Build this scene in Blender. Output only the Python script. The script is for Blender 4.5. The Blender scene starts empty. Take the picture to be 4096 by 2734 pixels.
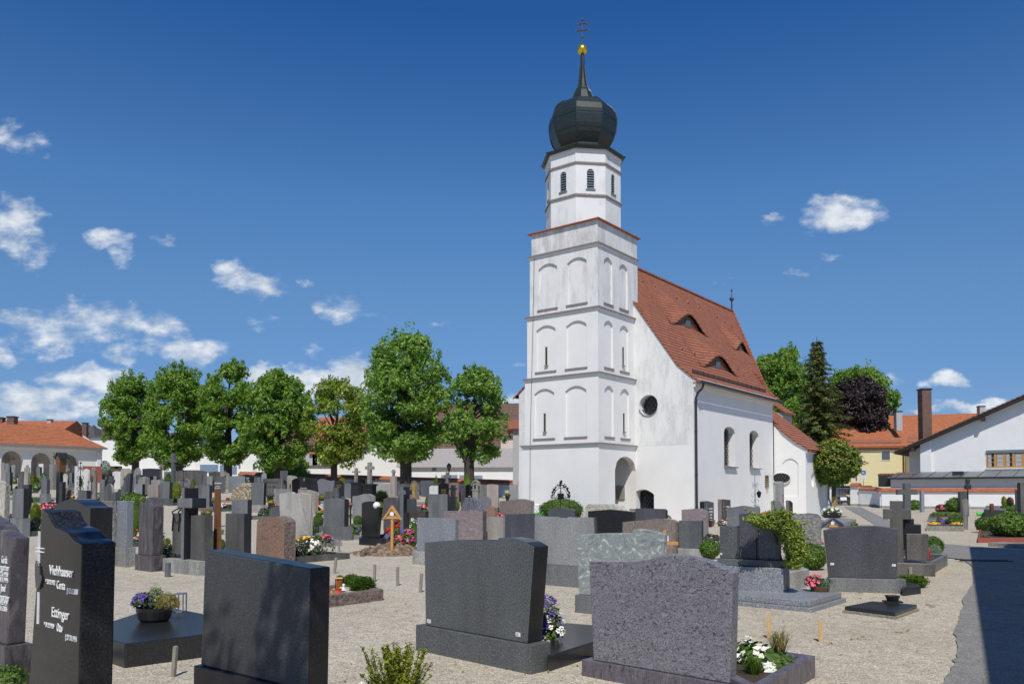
import bpy, bmesh, math, random
from mathutils import Vector, Matrix
R = math.radians
rnd = random.Random(7)
sc = bpy.context.scene
# ------------------------------------------------ camera
F = 3200.0; CX = 2048.0; CY = 1853.0; TH = R(2.0); EYE = 1.6
cam_d = bpy.data.cameras.new("camera"); cam = bpy.data.objects.new("camera", cam_d)
sc.collection.objects.link(cam); sc.camera = cam
cam.location = (0, 0, EYE); cam.rotation_euler = (R(90) + TH, 0, 0)
cam_d.sensor_width = 36; cam_d.lens = 36 * F / 4096.0
cam_d.shift_y = (CY - 1367.0) / 4096.0
cam_d.clip_end = 6000; cam_d.clip_start = 0.05
# ------------------------------------------------ sun, sky, exposure
SUN_EL = 52.0
sd_ = bpy.data.lights.new("sun", 'SUN'); sun = bpy.data.objects.new("sun", sd_)
sc.collection.objects.link(sun)
sd_.energy = 4.1; sd_.angle = R(0.5); sd_.color = (1.0, 0.945, 0.85)
ce, se = math.cos(R(SUN_EL)), math.sin(R(SUN_EL))
to_sun = Vector((-0.03 * ce, -ce, se)).normalized()
sun.rotation_euler = to_sun.to_track_quat('Z', 'Y').to_euler()
sun.location = (0, -10, 30)
sc.view_settings.view_transform = 'Standard'; sc.view_settings.look = 'None'
sc.view_settings.gamma = 1.0; sc.view_settings.use_curve_mapping = False
sc.view_settings.exposure = -0.06
try:
    sc.cycles.max_bounces = 6; sc.cycles.diffuse_bounces = 3; sc.cycles.glossy_bounces = 3
    sc.cycles.transparent_max_bounces = 6
except Exception: pass

def px2uv(x, y):      # world direction (x/y, z/y) of a direction seen at that place
    a = (x - CX) / F; b = -(y - CY) / F
    dy = math.cos(TH) - b * math.sin(TH); dz = b * math.cos(TH) + math.sin(TH)
    return a / dy, dz / dy

world = bpy.data.worlds.new("World"); sc.world = world; world.use_nodes = True
def build_world():
    nt = world.node_tree; N = nt.nodes; L = nt.links; N.clear()
    out = N.new('ShaderNodeOutputWorld'); bg = N.new('ShaderNodeBackground')
    sky = N.new('ShaderNodeTexSky'); sky.sky_type = 'NISHITA'; sky.sun_disc = False
    sky.sun_elevation = R(SUN_EL); sky.sun_rotation = R(180)
    sky.altitude = 500; sky.air_density = 1.0; sky.dust_density = 0.6; sky.ozone_density = 2.5
    bg.inputs['Strength'].default_value = 0.1
    tc = N.new('ShaderNodeTexCoord'); sp = N.new('ShaderNodeSeparateXYZ')
    L.new(tc.outputs['Generated'], sp.inputs[0])
    def M(op, a, b=None, c=None, clamp=False):
        n = N.new('ShaderNodeMath'); n.operation = op; n.use_clamp = clamp
        for i, v in enumerate((a, b, c)):
            if v is None: continue
            if isinstance(v, (int, float)): n.inputs[i].default_value = v
            else: L.new(v, n.inputs[i])
        return n.outputs[0]
    ys = M('MAXIMUM', sp.outputs[1], 0.02)
    u = M('DIVIDE', sp.outputs[0], ys); v = M('DIVIDE', sp.outputs[2], ys)
    cb = N.new('ShaderNodeCombineXYZ'); L.new(u, cb.inputs[0]); L.new(M('MULTIPLY', v, 1.7), cb.inputs[1])
    def noise(scale, det, rough, off):
        mp = N.new('ShaderNodeVectorMath'); mp.operation = 'ADD'; mp.inputs[1].default_value = off
        L.new(cb.outputs[0], mp.inputs[0])
        n = N.new('ShaderNodeTexNoise'); n.inputs['Scale'].default_value = scale
        n.inputs['Detail'].default_value = det; n.inputs['Roughness'].default_value = rough
        L.new(mp.outputs[0], n.inputs['Vector']); return n.outputs[0]
    n1 = noise(16, 8, .6, (3, 1, 0)); n2 = noise(16, 6, .6, (9, 5, 2)); n3 = noise(30, 7, .56, (1, 7, 4)); n4 = noise(9, 5, .55, (5, 2, 9))
    du = M('MULTIPLY', M('SUBTRACT', n1, .5), .055); dv = M('MULTIPLY', M('SUBTRACT', n2, .5), .05)
    uu = M('ADD', u, du); vv = M('ADD', v, dv)
    # clouds: (x, y, rx, ry, density) as read from the picture at 2349 px width -> fixed sky directions
    CL = [(30,520,70,62,.9),(85,585,35,28,.5),(250,548,52,22,.95),(275,590,22,26,.6),(375,552,22,13,.6),(535,628,48,34,1.),(598,655,52,28,1.),
          (706,650,24,12,.8),(800,715,56,24,.55),(735,700,26,16,.5),(70,332,45,26,.55),(15,300,26,26,.5),(230,738,165,40,.8),(130,778,96,30,.8),(60,735,60,24,.8),(360,752,66,24,.9),
          (430,802,86,30,1.1),(215,872,110,32,1.2),(90,915,150,30,1.1),(170,948,260,22,.9),(600,862,46,20,1.3),(700,880,90,34,1.5),(815,868,66,50,1.6),
          (285,805,45,20,.7),(0,810,26,26,.8),(1170,912,40,18,1.),(1932,488,82,40,1.25),(1882,510,46,20,.8),(1779,510,20,15,.8),(2172,872,48,16,1.1),(2050,880,26,12,.5),(1905,588,34,8,.4),
          (1836,617,34,9,.4),(2250,932,80,14,1.),(2140,938,60,10,.6),(1004,741,18,10,.45),(600,742,24,12,.35),(1660,650,30,10,.3),(1195,832,22,8,.5),(720,805,22,14,.35),(1660,950,60,14,.4)]
    acc = None
    for (x, y, rx, ry, dn) in CL:
        u0, v0 = px2uv(x * 1.7437, y * 1.7437); s = 1.7437 / F
        a = M('MULTIPLY', M('SUBTRACT', uu, u0), 1 / (rx * s * 1.28)); b = M('MULTIPLY', M('SUBTRACT', vv, v0), 1 / (ry * s * 1.35))
        d = M('ADD', M('MULTIPLY', a, a), M('MULTIPLY', b, b))
        m = M('MULTIPLY', M('SUBTRACT', 1.0, d), dn)
        acc = m if acc is None else M('MAXIMUM', acc, m)
    # soft edges broken up by noise
    f = M('ADD', acc, M('MULTIPLY', M('SUBTRACT', n3, .55), 2.5))
    mr = N.new('ShaderNodeMapRange'); mr.interpolation_type = 'SMOOTHSTEP'
    mr.inputs['From Min'].default_value = -.12; mr.inputs['From Max'].default_value = 1.25
    mr.inputs['To Max'].default_value = .88; L.new(f, mr.inputs['Value'])
    front = M('GREATER_THAN', sp.outputs[1], .02)
    dens = M('MULTIPLY', mr.outputs[0], front)
    # cloud body: bright billows and grey bases from the density itself
    shade = M('ADD', M('MULTIPLY', n3, .9), M('MULTIPLY', n4, .6))
    cr = N.new('ShaderNodeValToRGB'); L.new(shade, cr.inputs[0])
    cr.color_ramp.elements[0].position = .42; cr.color_ramp.elements[0].color = (4.1, 4.9, 6.0, 1)
    cr.color_ramp.elements[1].position = .95; cr.color_ramp.elements[1].color = (9.6, 9.9, 10.2, 1)
    tint = N.new('ShaderNodeMix'); tint.data_type = 'RGBA'; tint.blend_type = 'MULTIPLY'; tint.inputs[0].default_value = 1
    L.new(sky.outputs[0], tint.inputs[6]); 
    el = N.new('ShaderNodeValToRGB'); L.new(sp.outputs[2], el.inputs[0])
    e_ = el.color_ramp.elements
    while len(e_) < 5: e_.new(.5)
    for i_, (p_, c_) in enumerate(((0, (.45, .55, .80)), (.12, (.47, .65, .92)), (.23, (.60, .84, 1.04)), (.34, (.56, .92, 1.21)), (.52, (.23, .66, 1.13)))): e_[i_].position = p_; e_[i_].color = (*c_, 1)
    L.new(el.outputs[0], tint.inputs[7])
    mx = N.new('ShaderNodeMix'); mx.data_type = 'RGBA'
    L.new(dens, mx.inputs[0]); L.new(tint.outputs[2], mx.inputs[6]); L.new(cr.outputs[0], mx.inputs[7])
    L.new(mx.outputs[2], bg.inputs[0]); L.new(bg.outputs[0], out.inputs[0])
    try: world.cycles.sampling_method = 'MANUAL'; world.cycles.sample_map_resolution = 512
    except Exception: pass
build_world()

# ------------------------------------------------ terrain and picture-to-place helpers (used once, to find real positions)
def zg(X, Y):
    s = -0.6 * X + 0.8 * Y; t = min(s, 110) - 28
    h = 0.045 * (t + math.sqrt(t * t + 16)) / 2
    k = min(max(X / 14.0, 0), 1); g = 1 - k * k * (3 - 2 * k)
    return h * g - (0.08 if 0 else 0)
def zof(py, Y): return EYE + Y * px2uv(CX, py)[1]
def kx(px, py): return px2uv(px, py)[0]
def at(px, py, Y):
    u, v = px2uv(px, py); return Vector((u * Y, Y, EYE + v * Y))
def onz(px, py, z):
    u, v = px2uv(px, py); Y = (z - EYE) / v; return Vector((u * Y, Y, z))
def ground(px, py, ymax=140):
    u, v = px2uv(px, py); Y = 3.0
    while Y < ymax:
        if EYE + v * Y <= zg(u * Y, Y): break
        Y += .05
    return Vector((u * Y, Y, zg(u * Y, Y)))
def byheight(px, yt, h, ymax=140):
    u, v = px2uv(px, yt); Y = 4.0
    while Y < ymax:
        if EYE + v * Y <= zg(u * Y, Y) + h: break
        Y += .05
    return Vector((u * Y, Y, zg(u * Y, Y)))

# ------------------------------------------------ materials
MT = {}
def nmat(name):
    m = bpy.data.materials.new(name); m.use_nodes = True
    nt = m.node_tree; b = nt.nodes['Principled BSDF']; MT[name] = m
    return m, nt, nt.nodes, nt.links, b
def tex(nt, kind, scale, det=4, rough=.55, dist=0, stretch=None, coord='Object'):
    N, L = nt.nodes, nt.links
    tc = N.new('ShaderNodeTexCoord'); mp = N.new('ShaderNodeMapping')
    L.new(tc.outputs[coord], mp.inputs[0])
    if stretch: mp.inputs['Scale'].default_value = stretch
    oi = N.new('ShaderNodeObjectInfo'); ml = N.new('ShaderNodeMath'); ml.operation = 'MULTIPLY'; ml.inputs[1].default_value = 40
    L.new(oi.outputs['Random'], ml.inputs[0]); L.new(ml.outputs[0], mp.inputs['Location'])
    if kind == 'noise':
        n = N.new('ShaderNodeTexNoise'); n.inputs['Scale'].default_value = scale; n.inputs['Detail'].default_value = det
        n.inputs['Roughness'].default_value = rough; n.inputs['Distortion'].default_value = dist
    else:
        n = N.new('ShaderNodeTexVoronoi'); n.inputs['Scale'].default_value = scale
    L.new(mp.outputs[0], n.inputs['Vector']); return n
def ramp(nt, src, stops):
    r = nt.nodes.new('ShaderNodeValToRGB'); nt.links.new(src, r.inputs[0]); e = r.color_ramp.elements
    while len(e) > len(stops): e.remove(e[-1])
    while len(e) < len(stops): e.new(.5)
    for i, (p, c) in enumerate(stops): e[i].position = p; e[i].color = (*c, 1) if len(c) == 3 else c
    return r.outputs[0]
def mixc(nt, fac, a, b, mode='MIX'):
    n = nt.nodes.new('ShaderNodeMix'); n.data_type = 'RGBA'; n.blend_type = mode
    for i, v in ((0, fac), (6, a), (7, b)):
        if isinstance(v, (int, float)): n.inputs[i].default_value = v
        elif isinstance(v, tuple): n.inputs[i].default_value = (*v, 1)
        else: nt.links.new(v, n.inputs[i])
    return n.outputs[2]
def bump(nt, b, src, strength, dist=.01):
    n = nt.nodes.new('ShaderNodeBump'); n.inputs['Strength'].default_value = strength; n.inputs['Distance'].default_value = dist
    nt.links.new(src, n.inputs['Height']); nt.links.new(n.outputs[0], b.inputs['Normal'])
def sc3(c, k): return tuple(min(1, x * k) for x in c)
def plain(name, c, rough=.6, metal=0.):
    m, nt, N, L, b = nmat(name)
    n = tex(nt, 'noise', 9, 5)
    L.new(ramp(nt, n.outputs[0], [(.3, sc3(c, .8)), (.7, sc3(c, 1.15))]), b.inputs['Base Color'])
    b.inputs['Roughness'].default_value = rough; b.inputs['Metallic'].default_value = metal
    return m
def granite(name, c, c2, rough=.5, scale=90, streak=.25, bmp=.15):
    m, nt, N, L, b = nmat(name)
    n = tex(nt, 'noise', scale, 3, .7); n2 = tex(nt, 'noise', 2.2, 5, .6, stretch=(1, 1, .22))
    col = ramp(nt, n.outputs[0], [(.36, c2), (.5, c), (.6, sc3(c, 1.3)), (.7, tuple(min(.6, x * 2.2 + .025) for x in c))])
    st = ramp(nt, n2.outputs[0], [(.35, (1 - streak,) * 3), (.65, (1.08,) * 3)])
    L.new(mixc(nt, 1, col, st, 'MULTIPLY'), b.inputs['Base Color'])
    b.inputs['Roughness'].default_value = rough
    if bmp: bump(nt, b, n.outputs[0], bmp, .004)
    return m
def vein(name, c, c2, c3, scale=7, dist=2.5, stretch=(1, 1, 1), rough=.4, fine=True, lo=.34):
    m, nt, N, L, b = nmat(name)
    n = tex(nt, 'noise', scale, 6, .62, dist, stretch); n2 = tex(nt, 'noise', 80, 2, .6)
    col = ramp(nt, n.outputs[0], [(lo, c2), (lo + .09 + (.03 if lo < .36 else 0), c), (.55, c), (.66, c3)])
    if fine: col = mixc(nt, 1, col, ramp(nt, n2.outputs[0], [(.35, (.72,) * 3), (.6, (1.12,) * 3)]), 'MULTIPLY')
    L.new(col, b.inputs['Base Color']); b.inputs['Roughness'].default_value = rough
    return m
def rough_stone(name, c, c2, scale=14, st=.9, dist=.05):
    m, nt, N, L, b = nmat(name)
    n = tex(nt, 'noise', scale, 7, .62); n2 = tex(nt, 'noise', 3, 5, .6, stretch=(1, 1, .25))
    col = ramp(nt, n.outputs[0], [(.32, c2), (.6, c)])
    L.new(mixc(nt, .6, col, ramp(nt, n2.outputs[0], [(.4, (.72, .68, .62)), (.6, (1, 1, 1))]), 'MULTIPLY'), b.inputs['Base Color'])
    b.inputs['Roughness'].default_value = .9; bump(nt, b, n.outputs[0], st, dist); return m
def plaster(name, c, grime=.0, gc=(.34, .34, .33), thr=.56, sc=1.6, bm=.25, streaky=False):
    m, nt, N, L, b = nmat(name)
    n = tex(nt, 'noise', .9, 4); col = ramp(nt, n.outputs[0], [(.3, sc3(c, .95)), (.7, sc3(c, 1.02))])
    if grime:
        g = tex(nt, 'noise', sc, 10, .72, stretch=(1, 1, .28) if streaky else (1, 1, .6)); g2 = tex(nt, 'noise', 45, 4, .75)
        f = ramp(nt, g.outputs[0], [(thr, (0, 0, 0)), (thr + .17, (grime,) * 3)])
        f2 = ramp(nt, g2.outputs[0], [(.42, (.15,) * 3), (.62, (1,) * 3)])
        f = mixc(nt, 1, f, f2, 'MULTIPLY')
        col = mixc(nt, f, col, gc)
    L.new(col, b.inputs['Base Color']); b.inputs['Roughness'].default_value = .92
    nb = tex(nt, 'noise', 26, 5, .6); nc = tex(nt, 'noise', 2.5, 4, .5)
    bump(nt, b, mixc(nt, .5, nb.outputs[0], nc.outputs[0]), bm, .03); return m
def tiles(name, c, c2, dark, row=.19, rows_on='z', line=.22, col=.2, lighten=1.0):
    m, nt, N, L, b = nmat(name)
    tc = N.new('ShaderNodeTexCoord'); sp = N.new('ShaderNodeSeparateXYZ'); L.new(tc.outputs['Object'], sp.inputs[0])
    src = sp.outputs[2]
    d = N.new('ShaderNodeMath'); d.operation = 'DIVIDE'; d.inputs[1].default_value = row
    wob = tex(nt, 'noise', 1.3, 3); wm = N.new('ShaderNodeMath'); wm.operation = 'MULTIPLY_ADD'; wm.inputs[1].default_value = .05
    L.new(wob.outputs[0], wm.inputs[0]); L.new(src, wm.inputs[2]); L.new(wm.outputs[0], d.inputs[0])
    fr = N.new('ShaderNodeMath'); fr.operation = 'FRACT'; L.new(d.outputs[0], fr.inputs[0])
    lf = ramp(nt, fr.outputs[0], [(0, (0, 0, 0)), (line, (.15,) * 3), (line + .1, (1, 1, 1)), (1, (.9,) * 3)])
    n = tex(nt, 'noise', 2.4, 8, .7); n2 = tex(nt, 'voronoi', 5.5, stretch=(1, 1, 1))
    base = ramp(nt, n.outputs[0], [(.3, c2), (.6, c)])
    base = mixc(nt, .5, base, ramp(nt, n2.outputs['Color'], [(.1, (.62,) * 3), (.9, (1.15,) * 3)]), 'MULTIPLY')
    fin = mixc(nt, lf, dark, base)
    L.new(fin, b.inputs['Base Color']); b.inputs['Roughness'].default_value = .85
    bump(nt, b, fr.outputs[0], .6, .04); return m
def leaf(name, c, c2, trans=.22):
    m, nt, N, L, b = nmat(name)
    g = N.new('ShaderNodeNewGeometry'); r = ramp(nt, g.outputs['Random Per Island'], [(0, c2), (.6, c), (1, sc3(c, 1.5))])
    n = tex(nt, 'noise', 1.1, 3); r2 = ramp(nt, n.outputs[0], [(.35, (.72, .78, .7)), (.65, (1.2, 1.15, 1.1))])
    col = mixc(nt, 1, r, r2, 'MULTIPLY'); L.new(col, b.inputs['Base Color']); b.inputs['Roughness'].default_value = .5
    t = N.new('ShaderNodeBsdfTranslucent'); L.new(mixc(nt, 1, col, (1.3, 1.5, .6), 'MULTIPLY'), t.inputs[0])
    mx = N.new('ShaderNodeMixShader'); mx.inputs[0].default_value = trans
    L.new(b.outputs[0], mx.inputs[1]); L.new(t.outputs[0], mx.inputs[2]); L.new(mx.outputs[0], N['Material Output'].inputs[0]); return m
def petals(name, cs):
    m, nt, N, L, b = nmat(name)
    g = N.new('ShaderNodeNewGeometry'); r = N.new('ShaderNodeValToRGB'); L.new(g.outputs['Random Per Island'], r.inputs[0])
    r.color_ramp.interpolation = 'CONSTANT'; e = r.color_ramp.elements
    while len(e) < len(cs): e.new(.5)
    for i, c in enumerate(cs[:len(e)]): e[i].position = i / len(cs); e[i].color = (*c, 1)
    if len(cs) == 1: e[1].color = (*cs[0], 1)
    L.new(r.outputs[0], b.inputs['Base Color']); b.inputs['Roughness'].default_value = .6; return m
def wood(name, c, c2, stretch=(12, 12, 1), rough=.6):
    m, nt, N, L, b = nmat(name)
    n = tex(nt, 'noise', 6, 5, .6, .8, stretch)
    L.new(ramp(nt, n.outputs[0], [(.35, c2), (.62, c)]), b.inputs['Base Color']); b.inputs['Roughness'].default_value = rough; return m
def brick(name, c, c2, mort):
    m, nt, N, L, b = nmat(name)
    tc = N.new('ShaderNodeTexCoord'); mp = N.new('ShaderNodeMapping'); L.new(tc.outputs['Object'], mp.inputs[0]); mp.inputs['Rotation'].default_value = (R(90), 0, 0)
    k = N.new('ShaderNodeTexBrick'); L.new(mp.outputs[0], k.inputs[0]); k.inputs['Scale'].default_value = 2.2
    k.inputs['Color1'].default_value = (*c, 1); k.inputs['Color2'].default_value = (*c2, 1); k.inputs['Mortar'].default_value = (*mort, 1)
    L.new(k.outputs[0], b.inputs['Base Color']); b.inputs['Roughness'].default_value = .9; return m
def ground_mat(name, cs, vs, mort, bs, moss=None):
    m, nt, N, L, b = nmat(name)
    v = tex(nt, 'voronoi', vs, coord='Object'); v.inputs['Randomness'].default_value = 1
    sep = N.new('ShaderNodeSeparateColor'); L.new(v.outputs['Color'], sep.inputs[0])
    col = ramp(nt, sep.outputs[0], [(i / (len(cs) - 1), c) for i, c in enumerate(cs)])
    edge = ramp(nt, v.outputs['Distance'], [(.35, (1, 1, 1)), (.75, (mort,) * 3)])
    col = mixc(nt, 1, col, edge, 'MULTIPLY')
    n = tex(nt, 'noise', .55, 7, .65); col = mixc(nt, .8, col, ramp(nt, n.outputs[0], [(.34, (.88, .87, .85)), (.5, (.98,) * 3), (.66, (1.05,) * 3)]), 'MULTIPLY')
    n3 = tex(nt, 'noise', 7, 5, .7); col = mixc(nt, .8, col, ramp(nt, n3.outputs[0], [(.36, (.8, .79, .77)), (.6, (1.1,) * 3)]), 'MULTIPLY')
    if moss:
        g = tex(nt, 'noise', 1.1, 8, .72); col = mixc(nt, ramp(nt, g.outputs[0], [(.66, (0, 0, 0)), (.76, (.45,) * 3)]), col, moss)
    L.new(col, b.inputs['Base Color']); b.inputs['Roughness'].default_value = .95
    inv = ramp(nt, v.outputs['Distance'], [(0, (1, 1, 1)), (.8, (0, 0, 0))])
    bump(nt, b, inv, bs, .012); return m

ground_mat('gravel', [(.30,.24,.165),(.52,.45,.335),(.62,.545,.42),(.69,.615,.485),(.84,.78,.66)], 80, .62, .55, (.16, .17, .07))
ground_mat('asphalt', [(.17,.165,.155),(.25,.243,.23),(.30,.29,.275),(.42,.40,.38)], 110, .75, .5)
ground_mat('soil', [(.14,.09,.055),(.24,.17,.11),(.32,.24,.16)], 14, .6, 1.)
granite('grey', (.18,.188,.19), (.10,.105,.11), streak=.35); granite('darkgrey', (.108,.116,.118), (.055,.06,.062), scale=70)
granite('bluegrey', (.075,.078,.092), (.042,.044,.054), scale=70); granite('lightgrey', (.27,.275,.27), (.16,.165,.165))
granite('silver', (.235,.25,.275), (.10,.108,.125), scale=60, streak=.1, bmp=.3); granite('beige', (.4,.38,.34), (.26,.24,.22))
granite('stained', (.13,.122,.112), (.07,.068,.065), streak=.5); granite('brown', (.085,.072,.062), (.04,.034,.03), .35)
granite('pinkgrey', (.36,.30,.27), (.24,.2,.18)); granite('concrete', (.33,.325,.305), (.24,.235,.22), .9, 40, .42, .4)
granite('slate_black', (.062,.067,.072), (.04,.043,.048), .5, 110, .15, .1); granite('black', (.012,.013,.015), (.006,.006,.008), .12, 90, .1, 0); granite('blackspeck', (.02,.021,.023), (.006,.006,.007), .25, 70, .1, .1)
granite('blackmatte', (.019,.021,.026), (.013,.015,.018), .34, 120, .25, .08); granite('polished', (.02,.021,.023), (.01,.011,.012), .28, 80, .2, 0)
granite('polgrey', (.075,.078,.08), (.04,.043,.045), .3, 80, .2, 0); granite('white', (.62,.62,.6), (.52,.52,.5), .7, 30, .12)
vein('purple', (.215,.208,.235), (.06,.05,.065), (.33,.325,.35), 21, 3.2, (.8, 1, 1.5), .32, lo=.39)
vein('purplebase', (.13,.115,.14), (.06,.05,.065), (.2,.19,.22), 12, 1.2, (3, 1, .6), .4)
vein('pinkvein', (.27,.215,.215), (.15,.13,.14), (.38,.34,.33), 7, 2.2, (.6, 1, 1.6))
vein('brownvein', (.23,.185,.16), (.12,.095,.085), (.35,.31,.28), 9, 1.8, (1.6, 1, .7))
vein('aurora', (.30,.185,.135), (.07,.068,.07), (.33,.25,.2), 5.5, 4.2, (.55, 1, 1.8))
vein('greenvein', (.28,.315,.305), (.19,.22,.21), (.62,.65,.62), 3.6, 4.2, (.8, 1, 1.1), .35)
vein('darkvein', (.092,.082,.088), (.04,.037,.04), (.17,.155,.16), 9, 1.0, (2.2, 1, .35), .4)
vein('bluevein', (.14,.14,.165), (.04,.04,.055), (.38,.38,.42), 8, 2.0, (1.6, 1, .5), .35)
rough_stone('limestone', (.47,.44,.38), (.25,.22,.18)); rough_stone('tufa', (.55,.47,.33), (.16,.12,.07), 9, 1., .12)
rough_stone('whiterock', (.60,.58,.52), (.38,.36,.31), 8); rough_stone('roughgrey', (.36,.355,.34), (.17,.165,.16), 16, 1., .09)
rough_stone('roughpink', (.30,.24,.21), (.13,.10,.09), 16, 1., .08); rough_stone('weathered', (.36,.345,.30), (.2,.19,.165), 20)
rough_stone('hammered', (.5,.485,.45), (.33,.31,.27), 40, .8, .03)
plaster('wall_white', (.80,.79,.765), .35, (.5,.5,.49), .6, 1.2); plaster('wall_dirty', (.77,.765,.745), .75, (.34,.34,.33), .46, 2.6, streaky=True)
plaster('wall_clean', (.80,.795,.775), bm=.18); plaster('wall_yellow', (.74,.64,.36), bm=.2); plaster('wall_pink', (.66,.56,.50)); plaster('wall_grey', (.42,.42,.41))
plaster('wall_render', (.79,.79,.775), bm=.9); plaster('niche', (.78,.74,.70)); plaster('wall_grimy', (.76,.755,.735), .95, (.30,.30,.29), .41, 2.2, streaky=True); plaster('belfry_wall', (.77,.77,.76), .65, (.38,.38,.37), .5, 2.6, streaky=True)
tiles('roof_tile', (.43,.15,.075), (.30,.10,.056), (.06,.025,.018), .195, line=.26); tiles('roof_orange', (.52,.17,.065), (.36,.11,.05), (.10,.035,.018), .17, line=.16)
tiles('roof_brown', (.22,.12,.085), (.13,.075,.06), (.04,.025,.02), .22); tiles('roof_grey', (.12,.115,.11), (.07,.068,.066), (.03,.03,.03), .25)
tiles('cap_tile', (.48,.17,.085), (.34,.11,.06), (.14,.05,.03), .3, line=.1); plain('corrugated', (.36,.33,.31), .9)
plain('copper_dark', (.035,.045,.042), .38, .35); plain('gutter', (.05,.055,.055), .45, .5); plain('zinc', (.25,.28,.29), .4, .5)
plain('string_course', (.27,.225,.205), .9); plain('gold', (.85,.58,.06), .28, .85); plain('iron', (.02,.02,.022), .5, .6); plain('galv', (.42,.44,.46), .4, .8)
plain('glass_dark', (.025,.028,.03), .12); plain('glass_mid', (.12,.13,.13), .15); plain('dark_wood', (.035,.022,.016), .7); plain('bronze', (.13,.075,.035), .4, .7)
plain('planter_black', (.02,.02,.022), .4); plain('planter_brown', (.16,.085,.04), .5, .3); plain('terracotta', (.45,.17,.09), .8); plain('paint_white', (.8,.8,.8), .5)
plain('blue_door', (.17,.24,.36), .6); plain('shutter', (.22,.27,.34), .6); plain('car_dark', (.02,.025,.03), .15, .3); plain('tyre', (.015,.015,.015), .8)
plain('red_lamp', (.55,.02,.015), .2); plain('amber', (.28,.09,.015), .2); plain('green_plastic', (.08,.5,.05), .4); plain('teal', (.02,.3,.28), .5); plain('sign_blue', (.02,.13,.55), .4)
plain('ribbon', (.05,.05,.09), .6); plain('letter_gold', (.6,.42,.1), .4, .5); plain('letter_white', (.85,.85,.85), .6); plain('letter_dark', (.03,.03,.03), .6); plain('letter_red', (.3,.05,.04), .6)
plain('soil_dark', (.06,.04,.028), .95); plain('brick_red', (.3,.075,.05), .9); brick('brick', (.20,.075,.045), (.08,.045,.04), (.22,.2,.18))
wood('pine', (.62,.33,.1), (.48,.23,.065)); wood('stake_wood', (.30,.275,.235), (.19,.17,.145)); wood('new_wood', (.62,.42,.2), (.5,.32,.14)); wood('brown_wood', (.2,.09,.04), (.12,.05,.025)); wood('bark', (.075,.06,.048), (.03,.026,.022), (5, 5, 1), .9)
wood('lichen_bark', (.34,.25,.05), (.17,.15,.10), (3, 3, 1), .9)
leaf('leaf_tree', (.19,.305,.042), (.085,.17,.024), .38); leaf('leaf_tree_yellow', (.26,.32,.045), (.11,.18,.024), .38); leaf('leaf_tree_light', (.23,.35,.075), (.10,.20,.035), .38); leaf('leaf_bush', (.11,.185,.022), (.05,.1,.012)); leaf('leaf_box', (.085,.16,.015), (.04,.085,.008)); leaf('leaf_lime', (.24,.27,.02), (.12,.17,.012))
leaf('leaf_variegated', (.24,.30,.04), (.04,.09,.012)); leaf('leaf_dark', (.03,.06,.015), (.012,.028,.008)); leaf('leaf_spruce', (.15,.17,.04), (.055,.07,.02)); leaf('leaf_beech', (.034,.017,.019), (.012,.006,.008), .1); leaf('leaf_maple', (.14,.20,.028), (.05,.11,.014)); leaf('leaf_maple_red', (.30,.22,.03), (.2,.16,.02))
leaf('leaf_silver', (.3,.36,.3), (.15,.22,.17)); leaf('leaf_bluegrass', (.16,.25,.18), (.09,.15,.1)); leaf('leaf_tan', (.4,.3,.14), (.12,.14,.03)); leaf('heather', (.26,.2,.06), (.1,.17,.02))
petals('petal_pink', [(.8,.09,.2),(.85,.2,.3),(.7,.04,.12)]); petals('petal_white', [(.85,.85,.8),(.75,.75,.65)]); petals('petal_yellow', [(.85,.55,.01),(.8,.4,.01)]); petals('petal_red', [(.7,.01,.01),(.85,.03,.02)]); petals('petal_purple', [(.07,.035,.22),(.13,.08,.36)]); petals('petal_mix', [(.85,.6,.02),(.8,.05,.1),(.8,.8,.75),(.25,.15,.55)]); petals('petal_orange', [(.85,.2,.01),(.85,.38,.02)]); petals('petal_magenta', [(.75,.02,.3),(.85,.1,.4)])
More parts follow.
